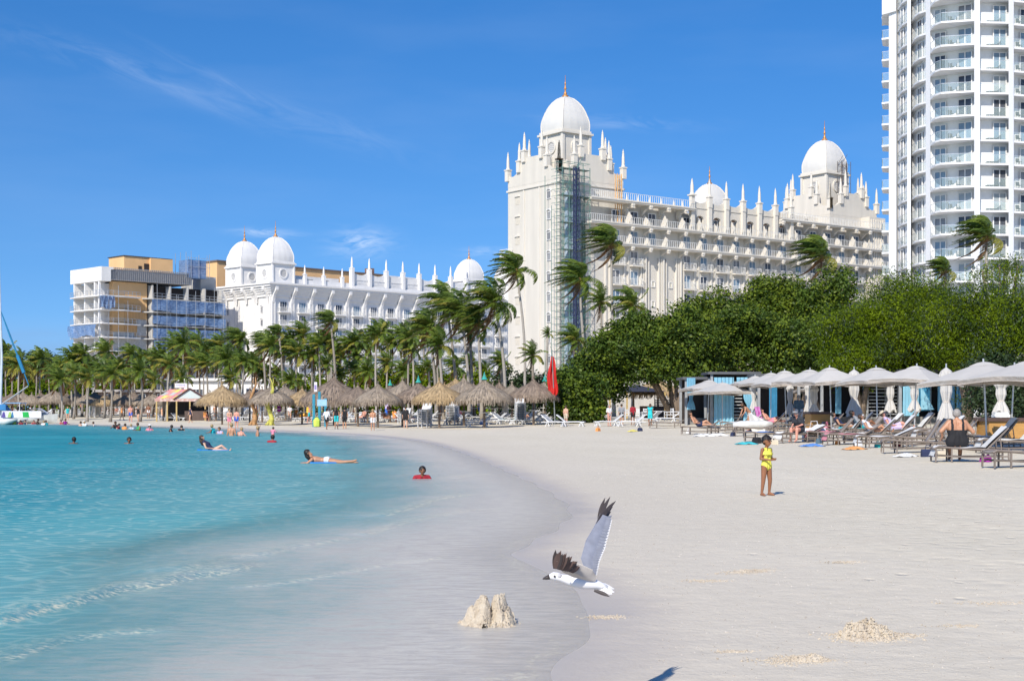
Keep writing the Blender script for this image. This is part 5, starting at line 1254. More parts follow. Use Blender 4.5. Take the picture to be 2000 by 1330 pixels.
for sg in (-1, 1): sphere_into(ey, hc+f_*Rg*.93+sd_*sg*Rg*.36+up_*Rg*.02, Rg*.13)
ey.build('eye', M('eye_dark', (.02,.015,.012), rough=.2), girl, smooth=True)
ey = MB(); sphere_into(ey, hc+f_*Rg*1.0-up_*Rg*.58, (Rg*.24, Rg*.12, Rg*.08)); ey.build('mouth', M('lip', (.30,.08,.06), rough=.5), girl, smooth=True)
bn = MB(); sphere_into(bn, hc-f_*Rg*.95+up_*Rg*.55, Rg*.55, 10, 8); bn.build('bun', HAIR['black'], girl, smooth=True)
fr2 = MB(); n = 26                                     # frill across the chest
vs = []
for j, (rr, zz) in enumerate(((.088,.735),(.108,.700),(.114,.672))):
    for i in range(n+1): a = math.pi*(1.0+i/n); w = 1+.08*math.sin(i*2.4)*(j > 0); vs.append((1.06*rr*1.05*w*math.cos(a), 1.06*(rr*.78*w*math.sin(a)+.004), 1.06*(zz+.004*math.sin(i*1.9))))
fr2.add(vs, [(j*(n+1)+i, j*(n+1)+i+1, (j+1)*(n+1)+i+1, (j+1)*(n+1)+i) for j in range(2) for i in range(n)]); fr2.build('frill', FB_['yellow'], girl, smooth=True)
# walkers and standers by the water
def stand_at(label, px, py, hpx, rz, **k):
    g = gp(px, py); H = hpx*g.y/FPX; H = min(1.92, max(1.45, H)); return person(label, g, rz, H=round(H, 2), **k)
stand_at('bare chested man in blue trunks walking at the far waterline', 255, 825, 34, R(20), pz='walk', skin='pink', wear=(('trunks','blue'),), build=1.08)
stand_at('woman in a black swimsuit walking beside the man in blue trunks', 270, 824, 31, R(-20), pz='walk', skin='fair', wear=(('suit','black'),), hair='blond', female=True)
stand_at('person in dark clothes walking up the far sand with a bag, left side', 206, 812, 33, R(160), pz='walk', skin='brown', wear=(('top','navy'),('shorts','navy')), hair='black')
stand_at('woman in white and pink standing near the water beside a shirtless man', 448, 836, 33, R(10), pz='hold', skin='fair', wear=(('skirt','pink'),), hair='blond', female=True)
stand_at('shirtless man in bright blue shorts standing at the water, left of centre', 462, 836, 37, R(180), pz='stand', skin='pink', wear=(('shorts','blue'),), hair='brown', build=1.1)
stand_at('man in a white shirt and black shorts, leftmost of the group of three', 638, 839, 42, R(160), pz='walk', skin='brown', wear=(('top','white'),('shorts','black')), hair='black')
stand_at('woman in a turquoise skirt in the middle of the group of three', 657, 838, 43, R(175), pz='stand', skin='tan', wear=(('skirt','teal'),('vest','black')), hair='black', long=True, female=True)
stand_at('woman in a long black dress, rightmost of the group of three', 673, 838, 43, R(200), pz='stand', skin='tan', wear=(('dress','black'),), hair='black', female=True)
stand_at('woman in white shorts with bare arms raised to her chest near the water', 728, 841, 42, R(190), pz='hold', skin='tan', wear=(('shorts','white'),('bikini','orange')), hair='blond', female=True)
stand_at('man dressed in black standing alone facing the thatched shades', 792, 837, 44, R(178), pz='stand', skin='fair', wear=(('top','black'),('shorts','black')), hair='brown', build=1.05)
stand_at('man in a navy shirt and blue shorts under the thatched shades by the white trunk', 938, 817, 38, R(150), pz='walk', skin='pink', wear=(('top','navy'),('shorts','blue')), hair='brown')
stand_at('boat hand in black standing at the bow of the white boat', 105, 812, 26, R(0), pz='stand', skin='dark', wear=(('top','black'),('shorts','black')), hair='black')
stand_at('person in a red shirt standing in the shade right of the seagrape bush', 1236, 830, 40, R(200), pz='stand', skin='brown', wear=(('top','red'),('shorts','black')), hair='black')
stand_at('person in a pale shirt at the shaded bar beside the wooden post', 1214, 830, 38, R(170), pz='stand', skin='tan', wear=(('top','grey'),('shorts','charcoal')), hair='brown')
for i, (px, py, wr, sk) in enumerate(((332,814,'white','pink'),(339,813,'navy','tan'),(356,813,'black','dark'),(386,814,'navy','brown'))):
    stand_at(['man in white at the left post of the bar hut', 'man in navy beside the man in white at the bar hut', 'person in black in the middle of the bar hut', 'person in navy at the right end of the bar hut'][i], px, py, 34, R(170), pz='stand', skin=sk, wear=(('top',wr),('shorts','black')), hair='black')
for i, (px, py, hp, rz_, pz_, sk, wr, hr, fm) in enumerate(((24,812,26,150,'walk','tan',('trunks','red'),'brown',False),(132,815,27,30,'stand','fair',('suit','teal'),'blond',True),(160,812,26,200,'walk','pink',('shorts','navy'),'brown',False),(238,815,28,100,'walk','tan',('suit','orange'),'black',True),(290,814,28,10,'stand','brown',('trunks','white'),'black',False),(372,826,32,-60,'walk','fair',('suit','navy'),'brown',True),(420,816,30,170,'stand','tan',('shorts','grey'),'brown',False),
   (500,824,33,60,'walk','pink',('trunks','green'),'blond',False),(545,820,32,190,'stand','tan',('suit','purple'),'black',True),(566,819,31,20,'hold','fair',('top','white'),'brown',False),(604,826,34,-80,'walk','pink',('shorts','teal'),'grey',False),(696,826,36,160,'stand','brown',('dress','beige'),'black',True),(760,824,36,30,'hold','fair',('suit','pink'),'blond',True),(826,824,37,-30,'walk','tan',('trunks','navy'),'brown',False),(862,822,37,200,'stand','pink',('top','grey'),'brown',False),(1012,824,38,100,'walk','tan',('suit','black'),'brown',True),(1105,832,40,140,'stand','fair',('shorts','beige'),'brown',False),(1190,832,40,30,'hold','pink',('top','white'),'grey',False),(1270,832,40,-20,'stand','brown',('dress','teal'),'black',True))):
    stand_at(f'{"woman" if fm else "man"} in {wr[1]} {"swimsuit" if wr[0] == "suit" else wr[0]} {"walking" if pz_ == "walk" else "standing"} by the loungers, {ordn(i)} such person from left', px, py, hp, R(rz_), pz=pz_, skin=sk, wear=(wr,), hair=hr, female=fm)
# bathers in the sea
def bather(label, px, py, D=None, H=1.7, show=.24, rz=0, **k):
    D = FPX*EYE/(py-HZ) if D is None else D; x = (px-1000)/FPX*D
    return person(label, (x, D, -H*(1-show)), rz, H=H, group=None, **k)
bather('dark haired child in a red shirt swimming toward the beach, nearest bather', 824, 935, H=1.35, show=.228, rz=R(15), pz='swim', skin='brown', wear=(('top','red'),), hair='black', vox=.012, detail=True)
bather('black haired bather seen from behind, left of two heads in mid water', 143, 866, show=.185, rz=R(170), pz='swim', skin='dark', hair='black', vox=.014)
bather('bather in sunglasses, right of two heads in mid water', 252, 866, show=.185, rz=R(20), pz='swim', skin='brown', hair='black', vox=.014)
smalls = [(8,829,'brown','navy'),(14,828,'fair',None),(28,829,'fair','yellow'),(41,829,'pink','red'),(51,829,'fair','navy'),(66,828,'pink','red'),(73,829,'dark','black'),(85,830,'tan','white'),(91,830,'tan','teal'),(120,828,'pink','red'),(127,829,'brown','purple'),(156,832,'fair',None),(165,832,'tan','white'),
          (184,832,'tan','white'),(226,837,'brown','black'),(231,838,'pink','red'),(243,839,'tan','orange'),(257,838,'fair','white'),(271,841,'brown','green'),(292,841,'pink','pink'),(333,843,'brown','black'),(354,841,'fair','black'),(416,846,'brown','teal'),(430,847,'tan','lav')]
hairs = ['black','brown','blond','brown','black']
for i, (px, py, sk, wr) in enumerate(smalls):
    n = 'wading bather' if i % 3 == 0 else 'swimmer' ; loc_ = 'below the white boat' if px < 110 else 'right of the white boat' if px < 200 else 'before the walking couple' if px < 300 else 'left of the blue float'
    bather(f'{"bare" if wr is None else {"lav":"lavender"}.get(wr, wr)} shouldered {n} {loc_}, {ordn(i)} far bather from left', px, py, show=(.28,.24,.34,.26)[i % 4], rz=R((i*77) % 360), pz='swim', skin=sk, hair=hairs[i % 5], wear=(() if wr is None else (('vest',wr),)), hat=('cap','white') if i in (12,19) else None, female=i % 2 == 0)
bather('tanned bather standing waist deep with bare back, right of the blue float', 452, 851, show=.42, rz=R(180), pz='stand', skin='tan', hair='blond')
bather('sunburnt blond bather beside the bare backed one', 470, 851, show=.3, rz=R(150), pz='swim', skin='pink', hair='blond', female=True)
bather('bather leaning forward with one arm raised from the water', 503, 852, show=.34, rz=R(110), pz='armup', skin='tan', hair='blond')
bather('mother with a child on her shoulder, rightmost of the far bathers', 531, 864, show=.22, rz=R(160), pz='swim', skin='brown', hair='black', wear=(('vest','red'),))
D = FPX*EYE/(853-HZ); person('small child held above the water by the rightmost far bather', ((533-1000)/FPX*D*.99, D*.99, -.35), R(160), 'swim', H=.9, skin='tan', hair='brown', headk=1.2, wear=(('top','pink'),), vox=.014)
# floats
def float_board(label, px, py, L, W, rz, mat):
    D = FPX*EYE/(py-HZ); t = tag(MB().grid(lambda u, v: ((u-.5)*L*1.0, (v-.5)*W*(1-.35*abs(2*u-1)**3), .0+.03*max(0, 1-8*u)), 12, 4).build('float_board', mat, None, ((px-1000)/FPX*D, D, .035), rz), label, 'float')
    m = t.modifiers.new('s', 'SOLIDIFY'); m.thickness = .05; return t, D
BL = M('float_blue', (.02,.22,.60), rough=.35)
float_board('bright blue board under the prone woman near the beach', 634, 904, 1.0, .42, R(6), BL)
D = FPX*EYE/(904-HZ); person('dark haired woman lying prone on a blue board, legs stretched toward the beach', ((640-1000)/FPX*D, D, -.04), R(88), 'prone', H=1.6, skin='tan', wear=(('briefs','white'),('bikini','black')), hair='black', long=True, female=True, vox=.014, detail=True)
float_board('blue inflatable mat under the reclining woman', 418, 880, 1.15, .5, R(-3), BL)
D = FPX*EYE/(880-HZ); person('woman reclining on a blue mat with her hands together', ((414-1000)/FPX*D, D, -.05), R(90), 'recline', H=1.5, skin='fair', wear=(('suit','navy'),), hair='brown', long=True, female=True, vox=.016)
# sunbathers on the right
def sit_at(label, x, y, z, rz, **k): return person(label, (x, y, z), rz, **k)
# ------------------------------------------------------------------ thatched shades
TH = [M('thatch_grey', (.21,.165,.125), rough=.95, col2=(.43,.36,.28), scale=5, island=.8, transl=.05), M('thatch_golden', (.28,.19,.10), rough=.95, col2=(.56,.42,.24), scale=5, island=.8, transl=.05), M('thatch_brown', (.17,.125,.095), rough=.95, col2=(.34,.27,.21), scale=5, island=.8, transl=.05)]
POLE = M('palapa_pole', (.16,.12,.09), rough=.9)
TEALC = M('teal_cap', (.03,.33,.28), rough=.6)
PRF = [(.03,1.72),(.10,1.5),(.28,1.28),(.62,1.02),(1.02,.76),(1.42,.44),(1.74,.08),(1.92,-.30)]
def prf_r(t):
    k = t*(len(PRF)-1); i = min(int(k), len(PRF)-2); f = k-i; return (PRF[i][0]*(1-f)+PRF[i+1][0]*f, PRF[i][1]*(1-f)+PRF[i+1][1]*f)
def thatch_mesh(seed, mat, n=1150):
    r_ = random.Random(seed); mb = MB(); mb.lathe([(r*.97+.001, z-.03) for r, z in PRF][::-1], n=14)
    for i in range(n):
        t = r_.random()**.6*.97 if i % 4 else r_.uniform(.84, 1.0); a = r_.uniform(0, 2*math.pi); L = r_.uniform(.10, .17); t2 = min(1.0, t+L)
        r0, z0 = prf_r(t); r1, z1 = prf_r(t2); ex = .0
        if t2 >= 1: ex = r_.uniform(.12, .55)
        w = r_.uniform(.018, .05); da = w/max(.12, r1); o = r_.uniform(.0, .05); a2 = a+r_.uniform(-.04,.04)
        P = lambda r, z, an: (r*math.cos(an), r*math.sin(an), z)
        mb.add([P(r0+o, z0+.02, a-da*.5), P(r0+o, z0+.02, a+da*.5), P(r1+o+.03, z1-ex+.01, a2+da*.35), P(r1+o+.03, z1-ex+.01, a2-da*.35)], [(0,1,2,3)])
    for i in range(14): a = r_.uniform(0, 6.28); mb.tube([(0,0,1.6),(.10*math.cos(a),.10*math.sin(a),1.95+r_.uniform(-.1,.15))], [.03,.01], n=3)
    return mb.mesh('thatch_roof', mat)
THM = [thatch_mesh(i, TH[i % 3]) for i in range(6)]
mb = MB(); mb.tube([(0,0,-.3),(0,0,3.4)], [.09,.07], n=7); POLEM = mb.mesh('pole', POLE)
mb = MB(); mb.lathe([(.26,0),(.14,.18),(.05,.45),(.01,.62)], n=8); CAPM = mb.mesh('cap', TEALC)
mb = MB(); mb.lathe([(.38,0),(.40,.04),(.05,.06)], n=12); SHELF = mb.mesh('shelf', M('white_shelf', (.66,.66,.65), rough=.6))
KZ = .70
def palapa(label, px, peak_py, hw, D, v, cap=False):
    hw = hw*(1.14 if px > 400 else 1.1); g = gd(px, D); s = hw/FPX*D/1.95; zt = EYE+(HZ-peak_py)/FPX*D-g.z; t = thing('palapa', label, 'palapa', g, 0, 'thatched palm leaf shades along the beach')
    obj('pole', POLEM, t, (0,0,0), 0, (1,1,(zt-.2)/3.4)); obj('thatch_roof', THM[v % 6], t, (0,0,zt-1.78*s*KZ), (px*.37) % 6.28, (s,s,s*KZ)); obj('shelf', SHELF, t, (0,0,1.05))
    if cap: obj('cap', CAPM, t, (0,0,zt-.12), 0, .9)
    return t
PAL = [(1042,738,46,104,2,0),(1000,748,36,112,0,0),(1064,742,30,112,3,1),(946,738,52,100,0,1),(906,736,50,108,3,0),(975,745,40,118,5,0),(858,742,48,102,1,0),(890,737,36,120,4,0),(868,748,30,125,1,0),(817,744,44,108,2,1),(786,741,46,110,0,0),(738,748,44,106,3,0),(699,751,40,112,5,0),
       (652,733,60,118,2,0),(612,758,32,135,0,0),(590,757,36,125,1,0),(558,752,32,140,3,0),(530,751,40,122,0,0),(512,757,30,135,5,0),(488,760,34,128,2,0),(462,764,30,135,3,0),(434,749,44,125,1,0),(410,764,28,145,0,0),
       (300,766,28,165,0,0),(276,768,26,170,3,0),(262,764,27,175,2,0),(243,770,24,170,5,0),(222,762,28,178,0,0),(204,770,24,170,4,0),(185,764,26,180,2,0),(168,768,24,172,3,0),(150,763,27,178,0,0),(131,766,25,182,5,0),(106,759,30,172,0,0),(80,765,26,182,2,0),(62,768,24,175,3,0),(45,764,26,185,0,0),(22,766,26,180,2,0),(0,768,24,185,5,0),(-22,766,26,180,3,0)]
PAL += [(1022,752,34,124,3,0),(925,748,32,122,2,0),(962,750,34,116,0,0),(880,752,34,116,4,0),(838,750,34,122,3,0),(802,752,34,122,5,0),(762,750,36,124,2,1),(718,754,34,124,0,0),(676,756,34,128,5,0),(632,762,28,142,3,0),(575,762,30,142,2,0),(545,762,28,145,1,0),(452,768,26,145,5,0),(422,766,26,145,2,0),(292,770,24,185,2,0),(213,768,24,190,5,0),(160,770,22,190,2,0),(118,768,22,195,3,0),(92,768,22,195,2,0),(34,770,22,200,0,0)]
PAL.sort(); colr = {0:'grey', 3:'grey', 1:'golden', 4:'golden', 2:'brown', 5:'brown'}
pcnt = 0
for i, (px, py, hw, D, v, cp) in enumerate(PAL):
    zone = 'left of the bar hut' if px < 400 else 'right of the bar hut'; base = [p for p in PAL if (p[0] < 400) == (px < 400)]; k = base.index(PAL[i])
    extra = ' with a teal cap' if cp else ''; big = 'largest, two tiered ' if px == 652 else ''
    palapa(f'{big}{colr[v]} thatched shade{extra}, {ordn(k)} from left, {zone}', px, py, hw, D, v, bool(cp))
# ------------------------------------------------------------------ white plastic loungers under the thatch
PLW = M('white_plastic', (.70,.71,.72), rough=.45, var=.05); SHAD = M('grey_sling', (.30,.29,.28), rough=.8)
def white_lounger(label, loc, rz, back=38, group='white plastic loungers by the thatched shades', towel=None):
    t = thing('sun_lounger', label, 'lounger', loc, rz, group)
    mb = MB()
    for s in (-1, 1): mb.tube([(-.95,s*.32,.30),(-.5,s*.32,.34),(.35,s*.32,.33)], .035, n=5); mb.tube([(.35,s*.32,.33),(.95,s*.32,.30)], .03, n=5)
    mb.build('frame', PLW, t)
    mb = MB()
    for i in range(13): x = -.93+i*.10; mb.box(x, -.30, .335, x+.06, .30, .36)
    mb.build('seat', PLW, t)['kind'] = 'stuff'
    mb = MB(); ca, sa = math.cos(R(back)), math.sin(R(back))
    for i in range(8): d = i*.095; x, z = .38+d*ca, .35+d*sa; mb.box(x, -.30, z, x+.055*ca+.01, .30, z+.055*sa+.02)
    for s in (-1, 1): mb.beam((.36,s*.31,.34),(.36+.78*ca,s*.31,.34+.78*sa), .05)
    mb.build('backrest', PLW, t)['kind'] = 'stuff'
    for x in (-.75, .45):
        for s in (-1, 1): mb = MB(); mb.tube([(x-.14,s*.33,.02),(x-.06,s*.33,.20),(x,s*.33,.33),(x+.08,s*.33,.20),(x+.16,s*.33,.02)], .032, n=5); mb.build('leg', PLW, t)
    return t
wl0 = white_lounger('white lounger out front of the golden thatched shade, alone on the sand', gp(935, 834), R(8))
TOW = {k: M('towel_'+k, c, rough=.95) for k, c in dict(pink=(.65,.25,.30), blue=(.10,.25,.60), teal=(.05,.45,.50), orange=(.75,.35,.12), white=(.72,.72,.70), yellow=(.75,.65,.15)).items()}
twm = MB(); twm.grid(lambda u, v: (-.9+1.25*u, (v-.5)*.56, .372+.012*math.sin(u*9+v*4)), 8, 2)
TWM = {k: twm.mesh('towel', m) for k, m in TOW.items()}
r_ = random.Random(77); k_ = 0
rows_ = [(x, y+r_.uniform(-1.2,1.2)) for x, y in [(860+i*26, 829) for i in range(9)] + [(700+i*23, 824.5) for i in range(7)] + [(545+i*21, 819.5) for i in range(8)] + [(400+i*17, 816.5) for i in range(9)] + [(318+i*15, 815.5) for i in range(6)] + [(12+i*19, 808) for i in range(15)] + [(870+i*33, 821) for i in range(6)] + [(690+i*30, 818) for i in range(6)] + [(420+i*27, 812) for i in range(10)] + [(595+i*24, 822) for i in range(5)] + [(980+i*26, 824) for i in range(4)] + [(760+i*28, 820.5) for i in range(9)] + [(1082+i*30, 834) for i in range(2)] + [(1185, 834), (1228, 832), (1262, 828), (1300, 826)]]
rows_ = sorted((x+r_.uniform(-5,5), y) for x, y in rows_)
for i, (px, py) in enumerate(rows_):
    g = gp(px, py); zone = 'left of the bar hut' if px < 305 else 'before the bar hut' if px < 410 else 'left of the yellow raft' if px < 575 else 'left of the red flag' if px < 1085 else 'by the seagrape bush'
    tw = r_.choice(list(TOW)) if r_.random() < .4 else None
    o = dup(wl0, f'white lounger{" with "+tw+" towel" if tw else ""} {zone}, {ordn(i) if i < 54 else ordn(len(rows_)-1-i)} from the {"left" if i < 54 else "right"} end', g, R(r_.choice((5,12,170,-10,20,40,-35,150))))
    if tw: obj('towel', TWM[tw], o)
for px, py, D, nm, cntk in ((1016,826,107,'right of the whitewashed trunk',11),(884,822,112,'behind the golden thatched shades',10),(830,829,104,'right of the man in black',9),(186,806,170,'left of the bar hut',9),(790,828,None,'behind the man in black',5)):
    g = gp(px, py) if D is None else gd(px, D)
    for j in range(cntk): dup(wl0, f'white lounger in the stack {nm}, {ordn(j)} from the bottom', (g.x, g.y, g.z+.125*j), R(95 if px > 900 else 80), group='stacked white loungers')
# small shade furniture and people in the shade
shade = [(1022,'recline','tan','navy'),(898,'sit','pink','pink'),(880,'recline','fair','white'),(770,'sit','pink','orange'),(752,'recline','tan','red'),(712,'sit','pink',None),(700,'recline','pink','orange'),(640,'sit','tan','white'),(578,'sit','tan','orange'),(500,'recline','tan','black'),(446,'sit','brown','white'),(400,'sit','pink','orange'),(320,'recline','pink','red'),(228,'recline','pink',None),(196,'sit','fair','pink'),(120,'sit','tan','navy'),(60,'sit','brown','white')]
for i, (px, pz, sk, wr) in enumerate(shade):
    g = gp(px, 825 if px > 680 else 817 if px > 380 else 809)
    person(f'{"seated" if pz == "sit" else "reclining"} sunbather{" in "+wr if wr else ""} in the thatch shade, {ordn(i)} from the right', (g.x, g.y, g.z+.34), R((40,200,90,150)[i % 4]), pz, H=1.7, skin=sk, wear=((('vest' if pz == 'sit' else 'briefs'), wr),) if wr else (), hair=hairs[i % 5], female=i % 2 == 0, vox=.024)
def bag(label, px, py, mat, s=1.0):
    g = gp(px, py); mb = MB(); mb.xprism([(-.16*s,0),(.16*s,0),(.13*s,.24*s),(.05*s,.36*s),(-.05*s,.36*s),(-.14*s,.22*s)], -.30*s, .30*s); t = thing('beach_bag', label, 'bag', g, px % 3); mb.build('pouch', mat, t)
    mb = MB(); mb.tube([(-.12*s,0,.34*s),(-.08*s,0,.55*s),(.08*s,0,.55*s),(.12*s,0,.34*s)], .015, n=5); mb.build('handle', mat, t)
bag('blue beach bag hanging low beside the man in navy', 945, 829, FB_['blue']); bag('white beach bag on the sand right of the seated man in black', 1590, 862, FB_['white'], 1.5); bag('pink bag by the loungers at the right of the flat dark counter', 1615, 846, FB_['pink'])
# ------------------------------------------------------------------ red flag on a pole by the bush
g = gd(1084, 103); t = thing('red_flag', 'red flag furled round its leaning pole left of the seagrape bush', 'flag', g)
mb = MB(); zt = EYE+(HZ-684)/FPX*103-g.z; mb.tube([(0,0,0),(-.22,0,zt)], [.05,.035], n=6); mb.tube([(-.22,0,zt),(-.34,0,zt+.28)], [.02,.02], n=5); mb.tube([(-.22,0,zt),(.05,0,zt-.25)], [.015,.015], n=5); mb.build('pole', M('grey_pole', (.2,.22,.22), rough=.5), t)
mb = MB(); z1 = zt-.45; z0 = zt-3.5
def flagf(u, v):
    w = (.10+.62*math.sin(math.pi*min(1, (1-v)*.62+.05))) ; w *= 1 if v > .12 else .3+v*5.5
    return (-.24+(u-.42)*w*1.0+.05*math.sin(v*9), .12*math.sin(u*9+v*4)+.06*math.sin(u*17), z0+(z1-z0)*v)
mb.grid(flagf, 14, 18); mb.build('cloth', M('flag_red', (.60,.015,.015), rough=.8, col2=(.75,.04,.03), transl=.25), t, smooth=True)
# ------------------------------------------------------------------ bar hut with painted roof
g = gd(354, 148); bh = thing('bar_hut', 'open beach bar hut with a colour painted gable roof and a white sign', 'hut', g); u_ = 148/FPX; ze = EYE+(HZ-778)*u_-g.z; zp = EYE+(HZ-760)*u_-g.z
x0, xm, x1 = (306-354)*u_, (345-354)*u_, (401-354)*u_; xa = (371-354)*u_
PNT = [M('painted_'+n, c, rough=.7) for n, c in (('pink',(.60,.25,.27)),('green',(.25,.45,.36)),('yellow',(.72,.58,.16)),('grey',(.45,.47,.47)),('orange',(.65,.35,.20)),('lilac',(.42,.40,.55)))]
mb = MB(); mb.add([(x0-.1,.0,ze),(xm,.0,ze),(xa,.0,zp),(xa-2.2,0.9,zp)], [(0,1,2,3)], 3); q = mb.build('roof', PNT, bh)
for i in range(5):
    for j in range(3):
        f = lambda u, v: (x0-.1+(xm-x0+.1)*u+((xa-1.9)-(x0-.1))*v*(1-u)*.9+(xa-xm)*v*u, -.02, ze+(zp-ze)*v)
        a, b, c, d = f(i/5, j/3), f((i+1)/5, j/3), f((i+1)/5, (j+1)/3), f(i/5, (j+1)/3); mb = MB(); mb.add([a,b,c,d,(a[0],.03,a[2]),(b[0],.03,b[2]),(c[0],.03,c[2]),(d[0],.03,d[2])], [(0,1,2,3),(7,6,5,4),(0,4,5,1),(2,6,7,3)]); mb.build('roof_panel', PNT[(i*2+j*3+i*j) % 6], bh)
mb = MB(); mb.yprism([(xm,ze),(x1,ze),(xa,zp)], -.03, 1.2); mb.build('gable', M('gable_paint', (.55,.56,.54), rough=.7, col2=(.50,.62,.62)), bh)
mb = MB(); mb.beam((xm-.3,-.1,ze-.12),(xa,-.1,zp+.06), .10, .16); mb.beam((x1+.25,-.1,ze-.12),(xa,-.1,zp+.06), .10, .16); mb.build('barge_board', M('dark_red_wood', (.07,.025,.025), rough=.8), bh)
mb = MB(); mb.box(x0-.2,-.05,ze-.32,x1+.2,.05,ze-.02); mb.build('fascia', M('worn_red_board', (.42,.20,.16), rough=.85, col2=(.62,.50,.45), scale=4), bh)
for x in (x0, x0+1.1, xm, xa, x1): mb = MB(); mb.box(x-.07,-.07,-.2,x+.07,.07,ze-.3); mb.build('post', M('yellow_wood_post', (.45,.33,.14), rough=.85), bh)
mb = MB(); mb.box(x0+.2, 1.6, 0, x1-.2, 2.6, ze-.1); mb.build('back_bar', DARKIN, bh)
mb = MB(); mb.box(xa-.6,.2,0,x1,.9,1.05); mb.build('counter', M('dark_counter', (.10,.07,.06), rough=.8), bh)
sx = (353.5-354)*u_; z = EYE+(HZ-757.5)*u_-g.z; mb = MB(); mb.box(sx-.6,-.06,z,sx+.6,.0,z+.48); sg_ = mb.build('sign', M('sign_white', (.70,.68,.70), rough=.6), bh)
mb = MB(); r_ = random.Random(4)
for k in range(7): xx = sx-.45+k*.13; mb.box(xx,-.068,z+.22+.03*(k%2),xx+.08,-.061,z+.34)
mb.build('print', M('sign_print_blue', (.25,.20,.45)), sg_); mb = MB()
for k in range(5): mb.box(sx-.2+k*.13,-.068,z+.06,sx-.13+k*.13,-.061,z+.13)
mb.build('print', M('sign_print_red', (.6,.15,.18)), sg_)
# driftwood posts
def drift(label, px, D, y0, mat, seed):
    g = gd(px, D); h = EYE+(HZ-y0)/FPX*D-g.z; r_ = random.Random(seed); t = thing('driftwood_post', label, 'post', g); mb = MB(); P = [(0,0,-.2)]; 
    for i in range(7): P.append((.22*math.sin(i*1.3+seed)+.1*i/7, 0, h*(i+1)/7))
    mb.tube(P, [.30,.22,.17,.15,.13,.11,.08,.03], n=7); mb.build('stem', mat, t, smooth=True)
    mb = MB()
    for i in range(9): z = h*(.1+.09*i); a = r_.uniform(-1,1); mb.tube([(P[min(7,1+int(z/h*7))][0],0,z),(P[min(7,1+int(z/h*7))][0]+.35*a,-.1,z+.35),(P[min(7,1+int(z/h*7))][0]+.25*a,-.1,z+.7)], [.06,.045,.015], n=5)
    for i in range(6): a = i*1.05; mb.tube([(0,0,.4),(.42*math.cos(a),.42*math.sin(a),0)], [.12,.05], n=5)
    mb.build('branch', mat, t, smooth=True)
drift('orange brown gnarled driftwood post left of the yellow one', 494, 122, 737, M('driftwood_orange', (.42,.24,.11), rough=.9, var=.3, scale=4), 1)
drift('yellow painted gnarled driftwood post right of the orange one', 527, 121, 737, M('driftwood_yellow', (.50,.48,.10), rough=.8, var=.25, scale=4), 2)
# teal rental stand
g = gd(625, 112); rs_ = thing('rental_stand', 'teal and blue water sports stand with tall paddles beside the big thatched shade', 'stand', g); TL = M('teal_paint', (.02,.22,.32), rough=.5); u_ = 112/FPX
for px, py, m in ((613,770,TL),(624,765,TL),(636,778,TL)):
    mb = MB(); mb.box((px-625)*u_-.1,-.1,0,(px-625)*u_+.1,.1,EYE+(HZ-py)*u_-g.z); mb.build('post', m, rs_)
mb = MB(); mb.box(-.2,-.14,EYE+(HZ-793)*u_-g.z,.55,-.102,EYE+(HZ-780)*u_-g.z); mb.build('panel', M('pale_blue_panel2', (.28,.48,.62), rough=.5), rs_)
mb = MB(); mb.box(-.45,-.1,EYE+(HZ-765)*u_-g.z,-.22,-.05,EYE+(HZ-746)*u_-g.z); mb.build('board', M('sign_white', ()), rs_)
mb = MB(); mb.box(-.42,-.108,EYE+(HZ-761)*u_-g.z,-.26,-.101,EYE+(HZ-752)*u_-g.z); mb.build('print', M('sign_print_blue', ()), rs_)
mb = MB(); mb.lathe([(.02,0),(.26,.05),(.28,.5),(.1,.75)], n=8, c=(-.2,-.4)); mb.build('life_vest', M('lime_vest', (.55,.70,.10), rough=.6), rs_)
# rafts
YEL = M('raft_yellow', (.80,.52,.03), rough=.4, col2=(.80,.62,.05)); g = gp(600, 815)
t = thing('banana_raft', 'long orange and yellow inflatable raft lying on the sand', 'raft', g, R(3)); mb = MB(); mb.tube([(-1.05,0,.22),(-.9,0,.2),(.8,0,.24),(1.05,0,.42)], [.08,.2,.2,.08], n=9); mb.build('tube', M('raft_orange', (.80,.38,.03), rough=.4), t, smooth=True)
mb = MB(); mb.tube([(-.8,.42,.22),(.9,.42,.26)], [.18,.18], n=9); mb.tube([(.5,-.1,.3),(1.15,-.05,.36)], [.16,.06], n=8); mb.build('tube', YEL, t, smooth=True)
g = gp(597, 812); g.y += 2; t = thing('ring_raft', 'pile of round yellow inflatable rings behind the long raft', 'raft', g)
for j, (r, z) in enumerate(((.62,.42),(.56,.68),(.45,.92))): mb = MB(); mb.tube([(r*math.cos(a*.5236), r*math.sin(a*.5236), z) for a in range(13)], .15, n=7); mb.build('ring', YEL, t, smooth=True)
t = thing('paddle_board', 'blue white and pink striped board standing on end by the shades', 'board', gp(757, 816)); mb = MB(); mb.grid(lambda u, v: ((u-.5)*.52*math.sin(math.pi*min(1,max(.05,v))) , 0, v*1.75), 4, 12); o = mb.build('deck', FB_['lav'], t); mb = MB(); mb.grid(lambda u, v: ((u-.5)*.50*math.sin(math.pi*(.05+v*.5)), -.05, .1+v*.8), 4, 6); mb.build('stripe', FB_['blue'], t)
